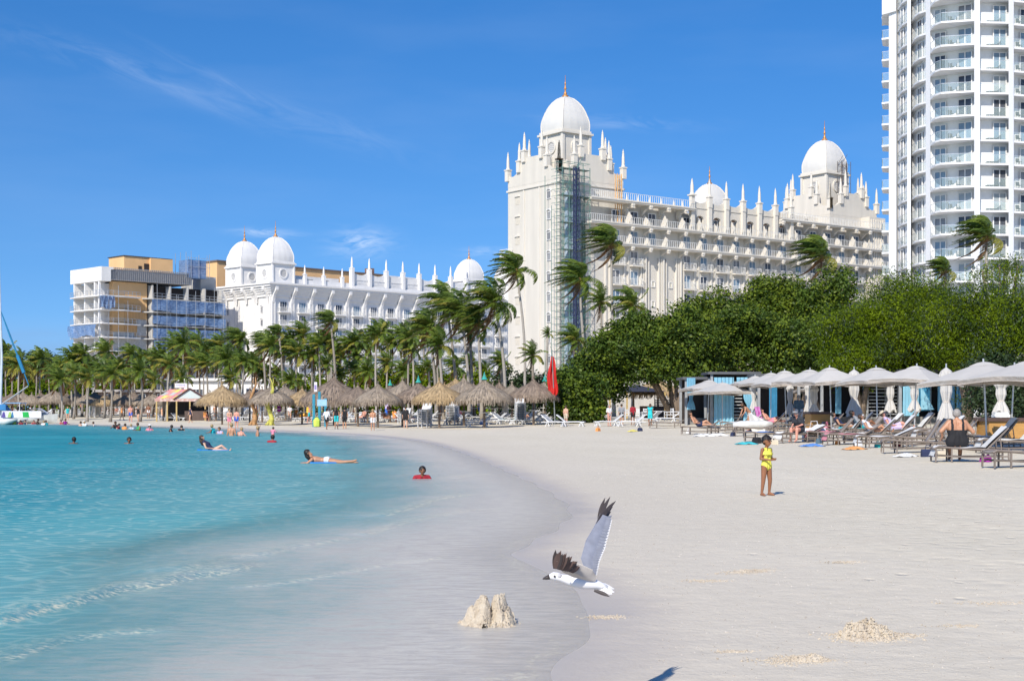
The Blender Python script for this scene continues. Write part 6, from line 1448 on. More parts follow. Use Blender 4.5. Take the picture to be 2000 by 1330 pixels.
for i, (px, lb_) in enumerate(((313, 'left orange striped folding lounger beside the bar hut'), (322, 'right orange striped folding lounger beside the bar hut'))):
    t = thing('striped_lounger', lb_, 'lounger', gp(px, 814), R(20+100*i)); mb = MB(); mb.yprism([(-.7,.35),(.2,.28),(.6,.95),(.56,.98),(.16,.34),(-.7,.40)], -.3, .3); mb.build('sling', M('orange_stripe', (.70,.28,.14), rough=.8, col2=(.80,.62,.40), scale=12), t)
    mb = MB(); mb.beam((-.5,-.3,0),(.3,-.3,.4), .04); mb.beam((-.5,.3,0),(.3,.3,.4), .04); mb.beam((.3,-.3,0),(-.3,-.3,.4), .04); mb.beam((.3,.3,0),(-.3,.3,.4), .04); mb.build('frame', PLW, t)
# ------------------------------------------------------------------ boat, mast
g = at(50, 826, 142); g.z = 0
bt = thing('motor_boat', 'white motor boat with green and purple side panels at the far left waterline', 'boat', g, 0); u_ = 142/FPX
def hull(u, v):
    x = (-52+108*u)*u_; taper = 1-max(0,(u-.55)/.45)**2; w = 1.05*taper; h = .55+.55*u*u*.8; a = math.pi*v; return (x+.35*(u**3)*abs(math.cos(a)), -w*math.cos(a), max(-.1, h-1.0*math.sin(a)**.6*h-.0))
mb = MB(); mb.grid(hull, 20, 12); mb.build('hull', M('boat_white', (.60,.63,.60), rough=.35), bt, smooth=True)
mb = MB(); mb.box(-2.4,-1.02,.55,1.9,-.95,1.25); mb.box(-2.4,.95,.55,1.9,1.02,1.15); mb.grid(lambda u, v: ((36-36+ -4+60*u)*u_*.9, (v-.5)*1.9*(1-u*u), .75+.75*math.sin(math.pi*min(1,u*.9+.1))), 10, 6); mb.build('deck', M('boat_gelcoat', (.68,.70,.74), rough=.3), bt, smooth=False)
for a, b, n, c in ((-40,-32,'purple',(.10,.07,.30)),(-28,-20,'lime',(.35,.55,.15)),(-22,-16,'blue',(.03,.18,.35)),(2,14,'green',(.01,.38,.06))):
    mb = MB(); mb.yprism([(a*u_,.62),(b*u_,.62),((b-2)*u_,1.15),((a+3)*u_ if n != 'green' else (a-1)*u_,1.15)], -1.06, -1.022); mb.build('side_panel', M('boat_'+n, c, rough=.4), bt)
mb = MB(); mb.box(-.9,-.5,.5,-.1,.5,1.2); mb.build('console', M('boat_gelcoat', ()), bt)
mb = MB(); mb.box(-2.3,-.9,2.0,-.2,.9,2.08); 
mb.build('canopy', M('boat_blue_canopy', (.18,.38,.65), rough=.6), bt); mb = MB()
for x in (-2.2,-.3):
    for y in (-.85,.85): mb.beam((x,y,.9),(x,y,2.0), .05)
mb.build('canopy_frame', PLW, bt)
mb = MB(); mb.box(-3.0,-.3,.1,-2.55,.3,1.15); mb.lathe([(.3,.9),(.34,1.1),(.25,1.35),(.05,1.4)], n=8, c=(-2.8,0)); mb.build('outboard_motor', M('boat_dark', (.02,.025,.04), rough=.4), bt)
person('boat driver in a dark shirt behind the console of the white motor boat', (g.x-.6, g.y+.1, .35), R(20), 'stand', H=1.6, skin='brown', wear=(('top','charcoal'),('shorts','white')), hair='black', vox=.024)
g = at(-6, 815, 132); g.z = 0; sb = thing('sailboat', 'catamaran with a tall white mast and blue tarpaulin, cut by the left edge', 'sailboat', (g.x, g.y, 0)); u_ = 132/FPX
for y in (-1.3, 1.3): mb = MB(); mb.tube([(-5,y,.3),(-3,y,.25),(1.2,y,.25),(2.4,y,.5)], [.1,.35,.35,.06], n=8); mb.build('hull', M('boat_white', ()), sb, smooth=True)
mb = MB(); mb.box(-4,-1.3,.55,1,1.3,.65); mb.build('deck', M('boat_gelcoat', ()), sb)
mb = MB(); mb.tube([(0.3,0,.6),(.45,0,EYE+(HZ-700)*u_),(.30,0,EYE+(HZ-600)*u_),(.2,0,EYE+(HZ-500)*u_)], [.13,.12,.09,.05], n=8); mb.build('mast', M('mast_white', (.62,.65,.68), rough=.4), sb)
mb = MB(); mb.tube([(.3,0,EYE+(HZ-604)*u_),(1.2,0,EYE+(HZ-655)*u_),(2.95,0,EYE+(HZ-752)*u_)], [.04,.09,.04], n=6); mb.tube([(1.9,0,EYE+(HZ-694)*u_),(2.5,0,EYE+(HZ-728)*u_)], [.16,.16], n=7); mb.build('furled_sail', M('sail_teal', (.02,.20,.38), rough=.7), sb)
mb = MB(); mb.tube([(-.4,0,1.3),(2.9,0,EYE+(HZ-754)*u_)], .07, n=6); mb.build('boom', M('boom_grey', (.35,.36,.37), rough=.5), sb)
mb = MB(); mb.add([(-1,-.8,1.6),(1.1,-.8,1.3),(1.1,.8,1.3),(-1,.8,1.6),(-1,0,2.1),(.8,0,1.9)], [(0,1,5,4),(3,2,5,4),(1,2,5),(0,3,4)]); mb.build('tarpaulin', M('tarp_blue', (.04,.20,.42), rough=.6), sb)
# ------------------------------------------------------------------ umbrellas of the right hand club
CAN = M('canopy_canvas', (.62,.60,.565), rough=.85, var=.04, scale=2, transl=.18); CAN2 = M('underside_shade_and_strap', (.56,.50,.44), rough=.9, var=.04)  # darker underside copy paints in the canopy's shade; straps share it
ALU = M('aluminium_pole', (.55,.55,.54), rough=.35, metal=.5)
def umbrella(label, px, apex_py, eave_py, hw_px, D, rz=0.25, group='open white umbrellas over the loungers'):
    g = gd(px, D); za = EYE+(HZ-apex_py)/FPX*D-g.z; ze = EYE+(HZ-eave_py)/FPX*D-g.z; s = hw_px/FPX*D/1.18
    t = thing('beach_umbrella', label, 'umbrella', g, rz, group)
    mb = MB(); mb.tube([(0,0,-.1),(0,0,za+.16)], .03, n=7); mb.build('pole', ALU, t)
    def can(top):
        m2 = MB(); n = 8
        vs = []
        for ring, (rr, zz) in enumerate(((.12, za-.02),(.52, za-(za-ze)*.50),(1.0, ze+.0),(1.0, ze-.13))):
            for sd in range(4):
                for j in range(n):
                    q = -1+2*j/n; x, y = q, -1.0; sag = (1-q*q)*(.05 if ring == 1 else .07 if ring >= 2 else 0)
                    edge = 1-(1-q*q)*.035*(ring >= 1)
                    x, y = x*rr*s, y*rr*s*edge
                    for _ in range(sd): x, y = -y, x
                    vs.append((x, y, zz+sag*(1 if ring else 0)+(0 if top else -.02)))
        N_ = 4*n; m2.add(vs, [(r*N_+i, r*N_+(i+1)%N_, (r+1)*N_+(i+1)%N_, (r+1)*N_+i) for r in range(3) for i in range(N_)]); return m2
    can(True).build('canopy', CAN, t, smooth=False); can(False).build('shaded_underside', CAN2, t)  # lower skin of the canopy carries the painted shade colour
    mb = MB(); mb.lathe([(.22*s, za-.07),(.20*s, za-.05),(.10*s, za+.03),(.03, za+.06)], square=True, per=3); mb.build('vent_cap', CAN, t)
    mb = MB()
    for sx in (-1, 1):
        for sy in (-1, 1): mb.beam((0,0,za-.15),(sx*s*.97,sy*s*.97,ze-.01), .03)
    mb.build('rib', MATS['aluminium_pole'], t); t.rotation_euler = (R(2.2*math.sin(px)), R(2.5*math.cos(px*1.7)), rz); return t
UM = [('leftmost open white umbrella beside the tied blue curtain', 1382, 744, 762, 56, 90, .2), ('low white umbrella just right of the leftmost one', 1411, 749, 767, 60, 84, .3),
 ('open white umbrella whose left eave crosses the pale blue curtain', 1474, 736, 752, 52, 84, .2), ('open white umbrella, fourth apex from the left', 1505, 730, 751, 56, 80, .3), ('open white umbrella, fifth apex from the left, before the dark cabana', 1536, 726, 750, 60, 76, .2),
 ('open white umbrella above the man in slate blue', 1579, 724, 748, 64, 73, .3), ('broad white umbrella above the wooden counter', 1624, 720, 746, 66, 68, .2), ('white umbrella partly behind the tall folded one at the slatted screen', 1714, 720, 747, 74, 66, .35),
 ('large white umbrella with a smooth front panel left of the big folded one', 1785, 717, 745, 78, 60, .78), ('big white umbrella above the woman in the black swimsuit', 1928, 710, 744, 106, 46, .5), ('nearest white umbrella at the right edge of the photo', 2010, 708, 742, 112, 43, .4), ('white umbrella between the two nearest ones, slightly behind', 1974, 716, 742, 76, 54, .2)]
for u in UM: umbrella(*u)
umbrella('small white umbrella standing farther back behind the grey cap man', 1600, 752, 764, 52, 92, .1); umbrella('small white umbrella farther back right of the first folded ones', 1650, 752, 763, 48, 92, .2)
def folded(label, px, top_py, bot_py, w_px, D, seed=0):
    g = gd(px, D); zt = EYE+(HZ-top_py)/FPX*D-g.z; zb = EYE+(HZ-bot_py)/FPX*D-g.z; w = w_px/2/FPX*D; t = thing('folded_umbrella', label, 'umbrella', g, seed, 'folded cream umbrellas among the loungers')
    mb = MB(); mb.tube([(0,0,-.1),(0,0,zt+.15)], .028, n=6); mb.build('pole', ALU, t); n = 40
    prof = [(.0,.10),(.06,.62),(.16,.80),(.25,.55),(.45,.60),(.60,.42),(.64,.36),(.68,.44),(.85,.78),(1.0,1.0)]
    mb = MB(); vs = []
    for k, (f, r) in enumerate(prof):
        for i in range(n): a = 2*math.pi*i/n; rr = w*r*(1+.16*math.sin(a*8+seed)*(k > 1)); z = zt+(zb-zt)*f+(.10*math.sin(a*4+seed) if k == len(prof)-1 else 0); vs.append((rr*math.cos(a), rr*math.sin(a), z))
    mb.add(vs, [(k*n+i, (k+1)*n+i, (k+1)*n+(i+1)%n, k*n+(i+1)%n) for k in range(len(prof)-1) for i in range(n)]); mb.build('folded_canopy', CAN, t)
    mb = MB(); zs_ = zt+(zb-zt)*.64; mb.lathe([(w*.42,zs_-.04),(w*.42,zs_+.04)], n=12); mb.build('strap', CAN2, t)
for a in (('folded cream umbrella with dark hem left of the slatted screen', 1668, 722, 810, 30, 70, 1), ('slim folded cream umbrella before the slatted screen', 1739, 742, 803, 22, 80, 2), ('folded cream umbrella hanging before the blue tent', 1786, 744, 802, 24, 76, 3), ('tall folded cream umbrella in front of the blue tent, nearest of the folded ones', 1848, 718, 822, 33, 52, 4),
          ('folded cream umbrella in the dark gap near the right edge', 1955, 742, 806, 30, 62, 5), ('folded cream umbrella left of the man in slate blue', 1543, 750, 806, 17, 78, 6), ('folded cream umbrella right of the man in slate blue', 1590, 752, 810, 22, 74, 7), ('folded cream umbrella at the man bending, thin, by the fourth apex', 1472, 746, 800, 14, 80, 8), ('narrow folded cream umbrella just left of the wooden counter', 1577, 748, 806, 14, 80, 9)): folded(*a)
# cabanas with blue curtains
CUR = M('pale_blue_curtain', (.36,.70,.86), rough=.85, transl=.35, var=.06); CURD = M('deep_blue_curtain', (.08,.36,.58), rough=.85, transl=.2)
def curtain(parent, px, x0, x1, y0, y1, D, tie=None, mat=CUR, dy=0.0, gx=0, gzv=0, name='curtain'):
    u = D/FPX; mb = MB(); n = 28
    def f(a, v):
        c = (x0+x1)/2; w = (x1-x0)
        if tie: k = 1-.62*math.exp(-((v-tie)/.16)**2)
        else: k = 1
        xx = ((c+(a-.5)*w*k)-px)*u; return (xx, dy+.06*math.sin(a*n*1.2)+.02*math.sin(v*7), EYE+(HZ-(y1+(y0-y1)*v))*u-gzv)
    mb.grid(f, n*2, 10); return mb.build(name, mat, parent, smooth=True)
def cabana(label, x0, x1, top_py, D, depth=3.0, slats=None):
    px = (x0+x1)/2; g = gd(px, D); u = D/FPX; w = (x1-x0)/2*u; zt = EYE+(HZ-top_py)*u-g.z; t = thing('cabana', label, 'cabana', g)
    GP_ = M('grey_post', (.30,.31,.32), rough=.6)
    for sx in (-1, 1):
        for y in (0, depth): mb = MB(); mb.box(sx*w-.08, y-.08, -.1, sx*w+.08, y+.08, zt); mb.build('post', GP_, t)
    mb = MB(); mb.box(-w-.25, -.25, zt, w+.25, depth+.25, zt+.16); mb.build('roof', M('slate_roof', (.10,.105,.115), rough=.7), t)
    mb = MB(); mb.box(-w-.02, depth-.05, 0, w+.02, depth+.03, zt-.003); mb.build('back_wall', DARKIN, t)  # back wall coloured near-black to stand for the cabana's inner shade
    if slats:
        for i in range(slats[2]): z = .35+i*.21; mb = MB(); mb.box((slats[0]-px)*u, .1, z, (slats[1]-px)*u, .15, z+.045); mb.build('slat', M('white_slat', (.55,.55,.55), rough=.6), t)
    mb = MB(); mb.box(-w*.75, .6, .0, w*.75, depth-.4, .42); mb.build('daybed', M('daybed_fabric', (.22,.21,.20), rough=.9), t)
    return t, g
cb, g = cabana('leftmost cabana with a pale blue curtain tied in a knot at its left post', 1340, 1389, 741, 92)
curtain(cb, 1364.5, 1340, 1357, 738, 800, 91.8, tie=.35, gzv=g.z, dy=-.33); 
cb, g = cabana('cabana with full length pale blue curtains and a grey post', 1390, 1478, 731, 91, slats=(1434, 1450, 12))
curtain(cb, 1434, 1393, 1432, 737, 832, 90.8, gzv=g.z, dy=-.33); curtain(cb, 1434, 1437, 1476, 737, 747, 90.8, gzv=g.z, dy=-.33, name='valance'); curtain(cb, 1434, 1450, 1474, 765, 830, 90.8, tie=.55, gzv=g.z, dy=-.35)
cb, g = cabana('dark open cabana with a deep blue inner curtain behind the bending person', 1482, 1560, 735, 88)
curtain(cb, 1521, 1505, 1521, 752, 820, 87.8, gzv=g.z, dy=.5, mat=CURD)
cb, g = cabana('dark cabana with two narrow pale blue curtains right of the wooden counter', 1605, 1690, 738, 86)
curtain(cb, 1647.5, 1629, 1641, 755, 808, 85.8, gzv=g.z, dy=-.33); curtain(cb, 1647.5, 1683, 1691, 755, 808, 85.8, gzv=g.z, dy=-.33)
cb, g = cabana('cabana with a white slatted screen left of the blue tent', 1693, 1756, 738, 84, slats=(1694, 1753, 13))
cb, g = cabana('wide cabana draped in bright blue cloth behind the big folded umbrella', 1758, 1888, 727, 82)
curtain(cb, 1823, 1760, 1792, 748, 812, 81.8, gzv=g.z, dy=-.33); curtain(cb, 1823, 1793, 1820, 748, 802, 81.8, gzv=g.z, dy=.3, mat=CURD); curtain(cb, 1823, 1828, 1862, 750, 804, 81.8, gzv=g.z, dy=-.33); curtain(cb, 1823, 1864, 1888, 752, 812, 81.8, gzv=g.z, dy=-.33)
u = 81.5/FPX
mb = MB(); mb.add([((1795-1823)*u,-.3,EYE+(HZ-752)*u-g.z),((1822-1823)*u,-.3,EYE+(HZ-800)*u-g.z),((1796-1823)*u,-.3,EYE+(HZ-800)*u-g.z)], [(0,1,2)]); mb.build('drape', CUR, cb)
# lifeguard-like red capped thing behind the umbrellas: parasol heads
t = thing('red_buoy', 'red and white buoy shaped marker poking up behind the large smooth umbrella', 'marker', gd(1818, 84)); z = EYE+(HZ-722)/FPX*84-gd(1818,84).z
mb = MB(); mb.tube([(0,0,0),(0,0,z-.3)], .04, n=6); mb.build('pole', ALU, t); mb = MB(); mb.lathe([(.05,z-.35),(.2,z-.25),(.2,z+.05),(.12,z+.15)], n=10); mb.build('body', FB_['red'], t); mb = MB(); mb.lathe([(.22,z+.1),(.2,z+.22),(.02,z+.3)], n=10); mb.build('cap', FB_['white'], t)
# wooden counters
def counter(label, x0, x1, y0, y1, D):
    px = (x0+x1)/2; g = gd(px, D); u = D/FPX; w = (x1-x0)/2*u; zt = EYE+(HZ-y0)*u-g.z; zb = EYE+(HZ-y1)*u-g.z; t = thing('wooden_counter', label, 'counter', g, .12)
    mb = MB(); mb.box(-w, 0, max(0, zb-.2), w, 1.0, zt-.12); mb.build('cabinet', M('orange_wood', (.50,.27,.08), rough=.6, var=.12, stretch=(1,1,8)), t)
    mb = MB(); mb.box(-w-.08, -.08, zt-.12, w+.08, 1.08, zt); mb.build('top', M('brown_top', (.10,.06,.045), rough=.5), t)
counter('orange brown wooden counter under the broad umbrella', 1584, 1622, 804, 834, 70); counter('long orange brown wooden counter at the right edge', 1930, 2010, 816, 848, 50)
for px, D, lb_ in ((1960, 49, 'white folded towels on the counter at the right edge'),): 
    g = gd(px, D); mb = MB(); mb.box(-.3,-.16,0,.25,.16,.10); mb.box(-.26,-.14,.102,.2,.14,.18); tag(mb.build('towel_pile', TOW['white'], None, (g.x, g.y+.2, EYE+(HZ-815)/FPX*D)), lb_, 'towels')
# brown sling loungers
BR = M('brown_frame', (.20,.165,.14), rough=.5, var=.12); SL = M('taupe_sling', (.30,.265,.235), rough=.85, var=.08, scale=20); SLB = M('taupe_sling_light', (.36,.325,.295), rough=.85, var=.08, scale=20)
def lounger(label, loc, rz, back=50, towel=None, group='brown sling loungers on the right'):
    t = thing('sun_lounger', label, 'lounger', loc, rz, group); mb = MB(); ca, sa = math.cos(R(back)), math.sin(R(back))
    for s in (-1, 1): mb.tube([(-1.0,s*.34,.36),(-.9,s*.34,.41),(-.3,s*.34,.36),(.35,s*.34,.34),(1.0,s*.34,.30)], .028, n=5); mb.tube([(-.98,s*.34,.18),(-.2,s*.34,.14),(.9,s*.34,.16)], .02, n=5)
    for x in (-.98, .95): mb.tube([(x,-.34,.34 if x < 0 else .3),(x,.34,.34 if x < 0 else .3)], .022, n=5)
    mb.build('frame', BR, t)
    mb = MB(); mb.grid(lambda u, v: (-.97+1.32*u, (v-.5)*.66, .40+.015*math.sin(u*5)-.05*u-.03*math.sin(math.pi*v)), 10, 4); o = mb.build('seat', SL, t, smooth=True); m = o.modifiers.new('s','SOLIDIFY'); m.thickness = .02
    mb = MB(); mb.grid(lambda u, v: (.35+.78*u*ca, (v-.5)*.66, .35+.78*u*sa-.04*math.sin(math.pi*u)), 6, 4); o = mb.build('backrest', SLB, t, smooth=True); m = o.modifiers.new('s','SOLIDIFY'); m.thickness = .02
    mb = MB()
    for s in (-1, 1): mb.beam((.35,s*.34,.34),(.35+.8*ca,s*.34,.35+.8*sa), .035); mb.beam((.35+.5*ca,s*.32,.34+.5*sa),(.75,s*.32,.18), .025)
    mb.build('back_frame', BR, t)
    for x in (-.96, -.55, .55, .92):
        for s in (-1, 1): mb = MB(); mb.beam((x,s*.34,0),(x*.99,s*.34,.36), .04); mb.build('leg', BR, t)
    if towel:
        mb = MB(); mb.grid(lambda u, v: (-1.02+1.4*u, (v-.5)*.70, .43-.05*u+.02*math.sin(u*9+v*3)+.01*math.sin(v*11)-(.28*(1-u*14) if u < .07 else 0)), 24, 6); o = mb.build('towel', TOW[towel], t, smooth=True)
        if towel == 'white': mb = MB(); mb.grid(lambda u, v: (.34+.80*u*ca-.03*sa, (v-.5)*.62, .39+.80*u*sa+.01*math.sin(v*9+u*5)), 6, 6); mb.build('back_towel', TOW[towel], t, smooth=True)
    return t
LG = [('brown lounger with a man lying on it, left end of the brown row', 1368, 848, -12, 30, None), ('brown lounger with a raised dark back beside the pale blue curtain', 1418, 846, -10, 55, None), ('brown lounger with a white towel behind the white board, before the bending person', 1452, 843, -8, 40, 'white'),
 ('brown lounger under the man in red, with a blue towel', 1500, 862, -14, 20, 'blue'), ('taupe lounger whose tall back stands beside the grey cap man', 1535, 842, 4, 58, None), ('brown lounger under the seated man in black', 1560, 864, 20, 25, 'white'),
 ('brown lounger with pink and blue towels right of the white bag', 1622, 862, -5, 48, 'pink'), ('brown lounger with a white towel on its back below the wooden counter', 1648, 856, -6, 52, 'white'), ('brown lounger with a teal towel under the reclining man', 1682, 854, 5, 45, 'teal'),
 ('brown lounger with a white towel under the woman in the straw hat', 1742, 858, -4, 48, 'white'), ('brown lounger with white stripes of towel in front of the straw hat woman', 1700, 866, -10, 45, 'white'), ('large taupe lounger with a high back left of the woman in black', 1785, 884, -9, 58, None), ('second taupe lounger directly behind the large one', 1800, 876, -6, 56, None),
 ('lounger draped in a white towel under the woman in the black swimsuit', 1895, 902, -6, 45, 'white'), ('taupe lounger nearest the camera at the right edge, back raised high', 2005, 912, 6, 52, None), ('taupe lounger behind the nearest one at the right edge', 1975, 884, -4, 50, 'white'), ('brown lounger with dark bag left of the grey cap man', 1475, 850, -5, 15, None), ('brown empty lounger in the shade before the dark cabana', 1500, 840, -8, 45, 'white'), ('brown lounger far in the shade left of the leftmost cabana', 1300, 836, -8, 10, None)]
LO = {}
for i_, (px_, py_, tw_, bk_) in enumerate(((1440,838,'white',50),(1530,833,None,55),(1570,836,'white',45),(1610,846,None,50),(1640,842,'blue',48),(1668,846,'white',50),(1695,843,None,52),(1722,848,'white',45),(1755,846,None,55),(1780,852,'white',50),(1812,856,None,58),(1835,862,'white',48),(1862,866,None,50),(1930,876,'white',50),(1660,868,'pink',30),(1725,874,'white',25))):
    LG.append((f'brown lounger of the dense right hand rows, {ordn(i_)} in the back from left' if i_ < 14 else f'brown lounger with a {tw_} towel at the sand edge of the right rows', px_+.5, py_, -7+(i_*5) % 12, bk_, tw_))
for lb_, px, py, rz, bk, tw in LG: g = gp(px, py); LO[px] = (lounger(lb_, g, R(rz), bk, tw), g)
for px, py, lb_ in ((1375,852,'white towel heap on the sand under the leftmost brown lounger'),(1402,851,'white towel heap on the sand left of the white board')):
    g = gp(px, py); mb = MB(); mb.grid(lambda u, v: ((u-.5)*1.1, (v-.5)*.5, max(0,.12*math.sin(math.pi*u)*math.sin(math.pi*v)+.03*math.sin(u*14+v*9))), 16, 8); tag(mb.build('towel', TOW['white'], None, g, .1, smooth=True), lb_, 'towel')
g = gp(1470, 846); mb = MB(); mb.tube([(-1.0,0,.42),(-.6,0,.44),(.6,0,.46),(1.0,0,.48)], [.12,.2,.2,.1], n=8); tag(mb.build('board_bag', M('white_vinyl', (.62,.62,.60), rough=.4), None, g, -.1, smooth=True), 'long white board bag lying across the loungers left of the man in red', 'bag')
# wind-blown white windbreak and tables
g = gd(1484, 74); mb = MB(); mb.grid(lambda u, v: ((u-.5)*.8-.2*v, .12*math.sin(u*6+v*3), v*1.0*(1-.35*u)), 10, 8); tag(mb.build('windbreak', TOW['white'], None, g, 0, smooth=True), 'crumpled white windbreak cloth right of the bending person', 'cloth')
# bags, shoes and towels dropped between the loungers
for i, (px, py, col, sc) in enumerate(((1432,852,'navy',.9),(1478,866,'black',1.1),(1512,868,'beige',.8),(1600,866,'slate',.9),(1636,868,'orange',.7),(1676,870,'white',.8),(1715,874,'teal',.7),(1752,872,'red',.8),(1812,892,'navy',1.0),(1842,894,'beige',.9),(1925,902,'purple',.8),(1168,842,'orange',.9),(1250,842,'navy',.9),(1345,846,'white',.8))):
    bag(f'small {col} bag dropped on the sand among the loungers, {ordn(i)} of such bags', px, py, FB_[col], sc*.62)
for i, (px, py, tw) in enumerate(((1458,868,'teal'),(1586,872,'blue'),(1668,878,'orange'),(1770,892,'white'),(1236,843,'yellow'))):
    g = gp(px, py); mb = MB(); mb.grid(lambda u, v: ((u-.5)*.9, (v-.5)*.5, .01+max(0,.09*math.sin(math.pi*u)*math.sin(math.pi*v)+.03*math.sin(u*14+v*9+i))), 14, 7); tag(mb.build('towel', TOW[tw], None, g, .3*i, smooth=True), f'rumpled {tw} towel dropped on the sand before the lounger rows, {ordn(i)} one', 'towel')
# people of the club
g = LO[1895][1]; person('woman in a black swimsuit sitting with her back turned on a towelled lounger', (g.x-.35, g.y, g.z+.43), R(170), pose(**{**POSES['sit'], 'haL':(.21,-.06,.10),'wrL':(.20,-.02,.14),'elL':(.22,.02,.21),'elR':(-.22,.0,.20),'wrR':(-.19,-.10,.22),'haR':(-.15,-.14,.24)}), H=1.86, skin='tan', wear=(('lowsuit','black'),), hair='grey', build=1.45, female=True, vox=.013, detail=True)
g = LO[1560][1]; person('man in a black shirt and grey cap bending over his hands on a lounger', (g.x, g.y-.15, g.z+.42), R(-42), pose(**{**POSES['sit'], 'chs':(0,-.05,.255),'nek':(0,-.10,.33),'hed':(0,-.155,.405),'shL':(.108,-.08,.31),'shR':(-.108,-.08,.31)}), H=1.78, skin='pink', wear=(('top','charcoal'),('shorts','charcoal')), hair='grey', hat=('cap','grey'), build=1.25, vox=.014, detail=True)
g = gp(1560, 838); person('man in a slate blue shirt standing with his back turned between folded umbrellas', g, R(185), 'stand', H=1.85, skin='fair', wear=(('top','slate'),('shorts','white')), hair='grey', build=1.2, vox=.016)
g = gp(1464, 842); person('slim tanned woman bending with a purple patterned towel', g, R(-75), 'bend', H=1.7, skin='tan', wear=(('briefs','white'),), hair='brown', long=True, female=True, vox=.016)
mb = MB(); mb.grid(lambda u, v: ((u-.5)*.3+.2*(1-v), .05*math.sin(u*12), .35+.75*v), 8, 8); tag(mb.build('towel', M('purple_towel', (.42,.03,.32), rough=.9, col2=(.65,.35,.60), scale=6), None, (g.x+.35, g.y-.2, g.z+.2), .2, smooth=True), 'purple and pink patterned towel held by the bending woman', 'towel')
g = LO[1368][1]; person('bare chested tanned man lying back with one knee up, left end of the row', (g.x-.1, g.y, g.z+.42), R(78), 'recline', H=1.78, skin='tan', wear=(('trunks','navy'),), hair='brown', vox=.016, build=1.1)
g = LO[1500][1]; person('sunburnt man lying on a lounger in red trunks before the dark cabana', (g.x+.1, g.y, g.z+.42), R(80), 'recline', H=1.78, skin='pink', wear=(('trunks','pink'),), hair='brown', vox=.016, build=1.15)
g = LO[1742][1]; person('woman in a straw hat and lavender wrap leaning back, reading', (g.x+.05, g.y, g.z+.42), R(82), 'recline', H=1.68, skin='pink', wear=(('dress','lav'),), hair='brown', hat=('brim','beige'), female=True, vox=.016)
g = LO[1682][1]; person('man in a grey shirt and teal trunks reclining under the folded umbrella', (g.x+.05, g.y, g.z+.42), R(85), 'recline', H=1.76, skin='brown', wear=(('top','grey'),('trunks','teal')), hair='black', vox=.018)
g = LO[1648][1]; person('person in a dark navy top leaning back beside the wooden counter', (g.x+.1, g.y+.6, g.z+.42), R(88), 'recline', H=1.7, skin='tan', wear=(('vest','navy'),), hair='black', vox=.02)
g = LO[1700][1]; person('sunbather in white lying low behind the large taupe lounger', (g.x+.05, g.y, g.z+.42), R(84), 'recline', H=1.65, skin='tan', wear=(('suit','white'),), hair='brown', female=True, vox=.02)
# shaded beach bar behind the bush
g = gd(1245, 124); u = 124/FPX; t = thing('dark_awning', 'flat dark blue awning under the seagrape trees', 'awning', g); mb = MB(); z = EYE+(HZ-765)*u-g.z
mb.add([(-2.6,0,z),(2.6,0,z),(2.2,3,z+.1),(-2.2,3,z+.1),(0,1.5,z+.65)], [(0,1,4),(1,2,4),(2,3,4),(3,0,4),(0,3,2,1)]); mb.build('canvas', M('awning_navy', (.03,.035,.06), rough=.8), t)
for x in (-2.4, -.9, 2.4): mb = MB(); mb.box(x-.07,0,-.1,x+.07,.14,z); mb.build('post', M('yellow_wood_post', ()), t)
g = gd(1285, 128); t = thing('thatched_bar', 'thatched bar roof in the shade behind the white chairs', 'bar', g); o = obj('thatch_roof', THM[1], t, (0,0,2.35), 1, (1.8,1.2,.8)); mb = MB(); mb.box(-1.6,-.4,0,1.6,.6,1.1); mb.build('counter', M('dark_counter', ()), t)
for x in (-2.2, 0, 2.2): mb = MB(); mb.tube([(x,0,-.1),(x,0,2.6)], .09, n=7); mb.build('post', POLE, t)
g = gd(1301, 120); t = thing('slatted_fence', 'dark ribbed fence panel behind the white chairs', 'fence', g)
for i in range(11): mb = MB(); mb.box(-.95,0,.25+i*.13,.95,.05,.33+i*.13); mb.build('slat', M('fence_dark', (.07,.075,.085), rough=.6), t)
for x in (-.95, .95): mb = MB(); mb.box(x-.04,.051,-.1,x+.04,.11,1.75); mb.build('post', M('fence_dark', ()), t)
def wchair(label, px, py, D, rz):
    g = gd(px, D); t = thing('white_chair', label, 'chair', g, rz, 'white armchairs in the shade'); mb = MB(); mb.box(-.26,-.26,.42,.26,.26,.47); mb.build('seat', PLW, t); mb = MB()
    for z in (.6,.72,.84): mb.box(-.26,.24,z,.26,.28,z+.06)
    for s in (-1,1): mb.beam((s*.26,.26,.45),(s*.26,.28,.92), .04); mb.beam((s*.26,-.24,.66),(s*.26,.26,.66), .045)
    mb.build('backrest', PLW, t)
    for x in (-.25,.25):
        for y in (-.24,.25): mb = MB(); mb.beam((x,y,0),(x,y,.44 if y > 0 else .66), .04); mb.build('leg', PLW, t)
for i, (px, rz, lb_) in enumerate(((1224,.4,'white armchair left of the shaded round table'),(1244,2.8,'white armchair just left of the table edge'),(1262,-.3,'white armchair behind the shaded table'),(1306,-1.3,'white armchair at the right side of the shaded table'),(1322,1.4,'white armchair beside the thick trunk'))): wchair(lb_, px, 0, 106, rz)
g = gd(1283, 105); t = thing('round_table', 'round pale table among the white armchairs in the shade', 'table', g); mb = MB(); mb.lathe([(.62,.70),(.62,.74)], n=18); mb.build('tabletop', PLW, t); mb = MB(); mb.tube([(0,0,0),(0,0,.7)], [.09,.06], n=7); mb.lathe([(.3,0),(.3,.04)], n=12); mb.build('leg', PLW, t)
t = thing('striped_parasol', 'green white and red striped parasol half hidden behind the seagrape bush', 'umbrella', gd(1162, 128)); z = EYE+(HZ-738)/FPX*128-gd(1162,128).z
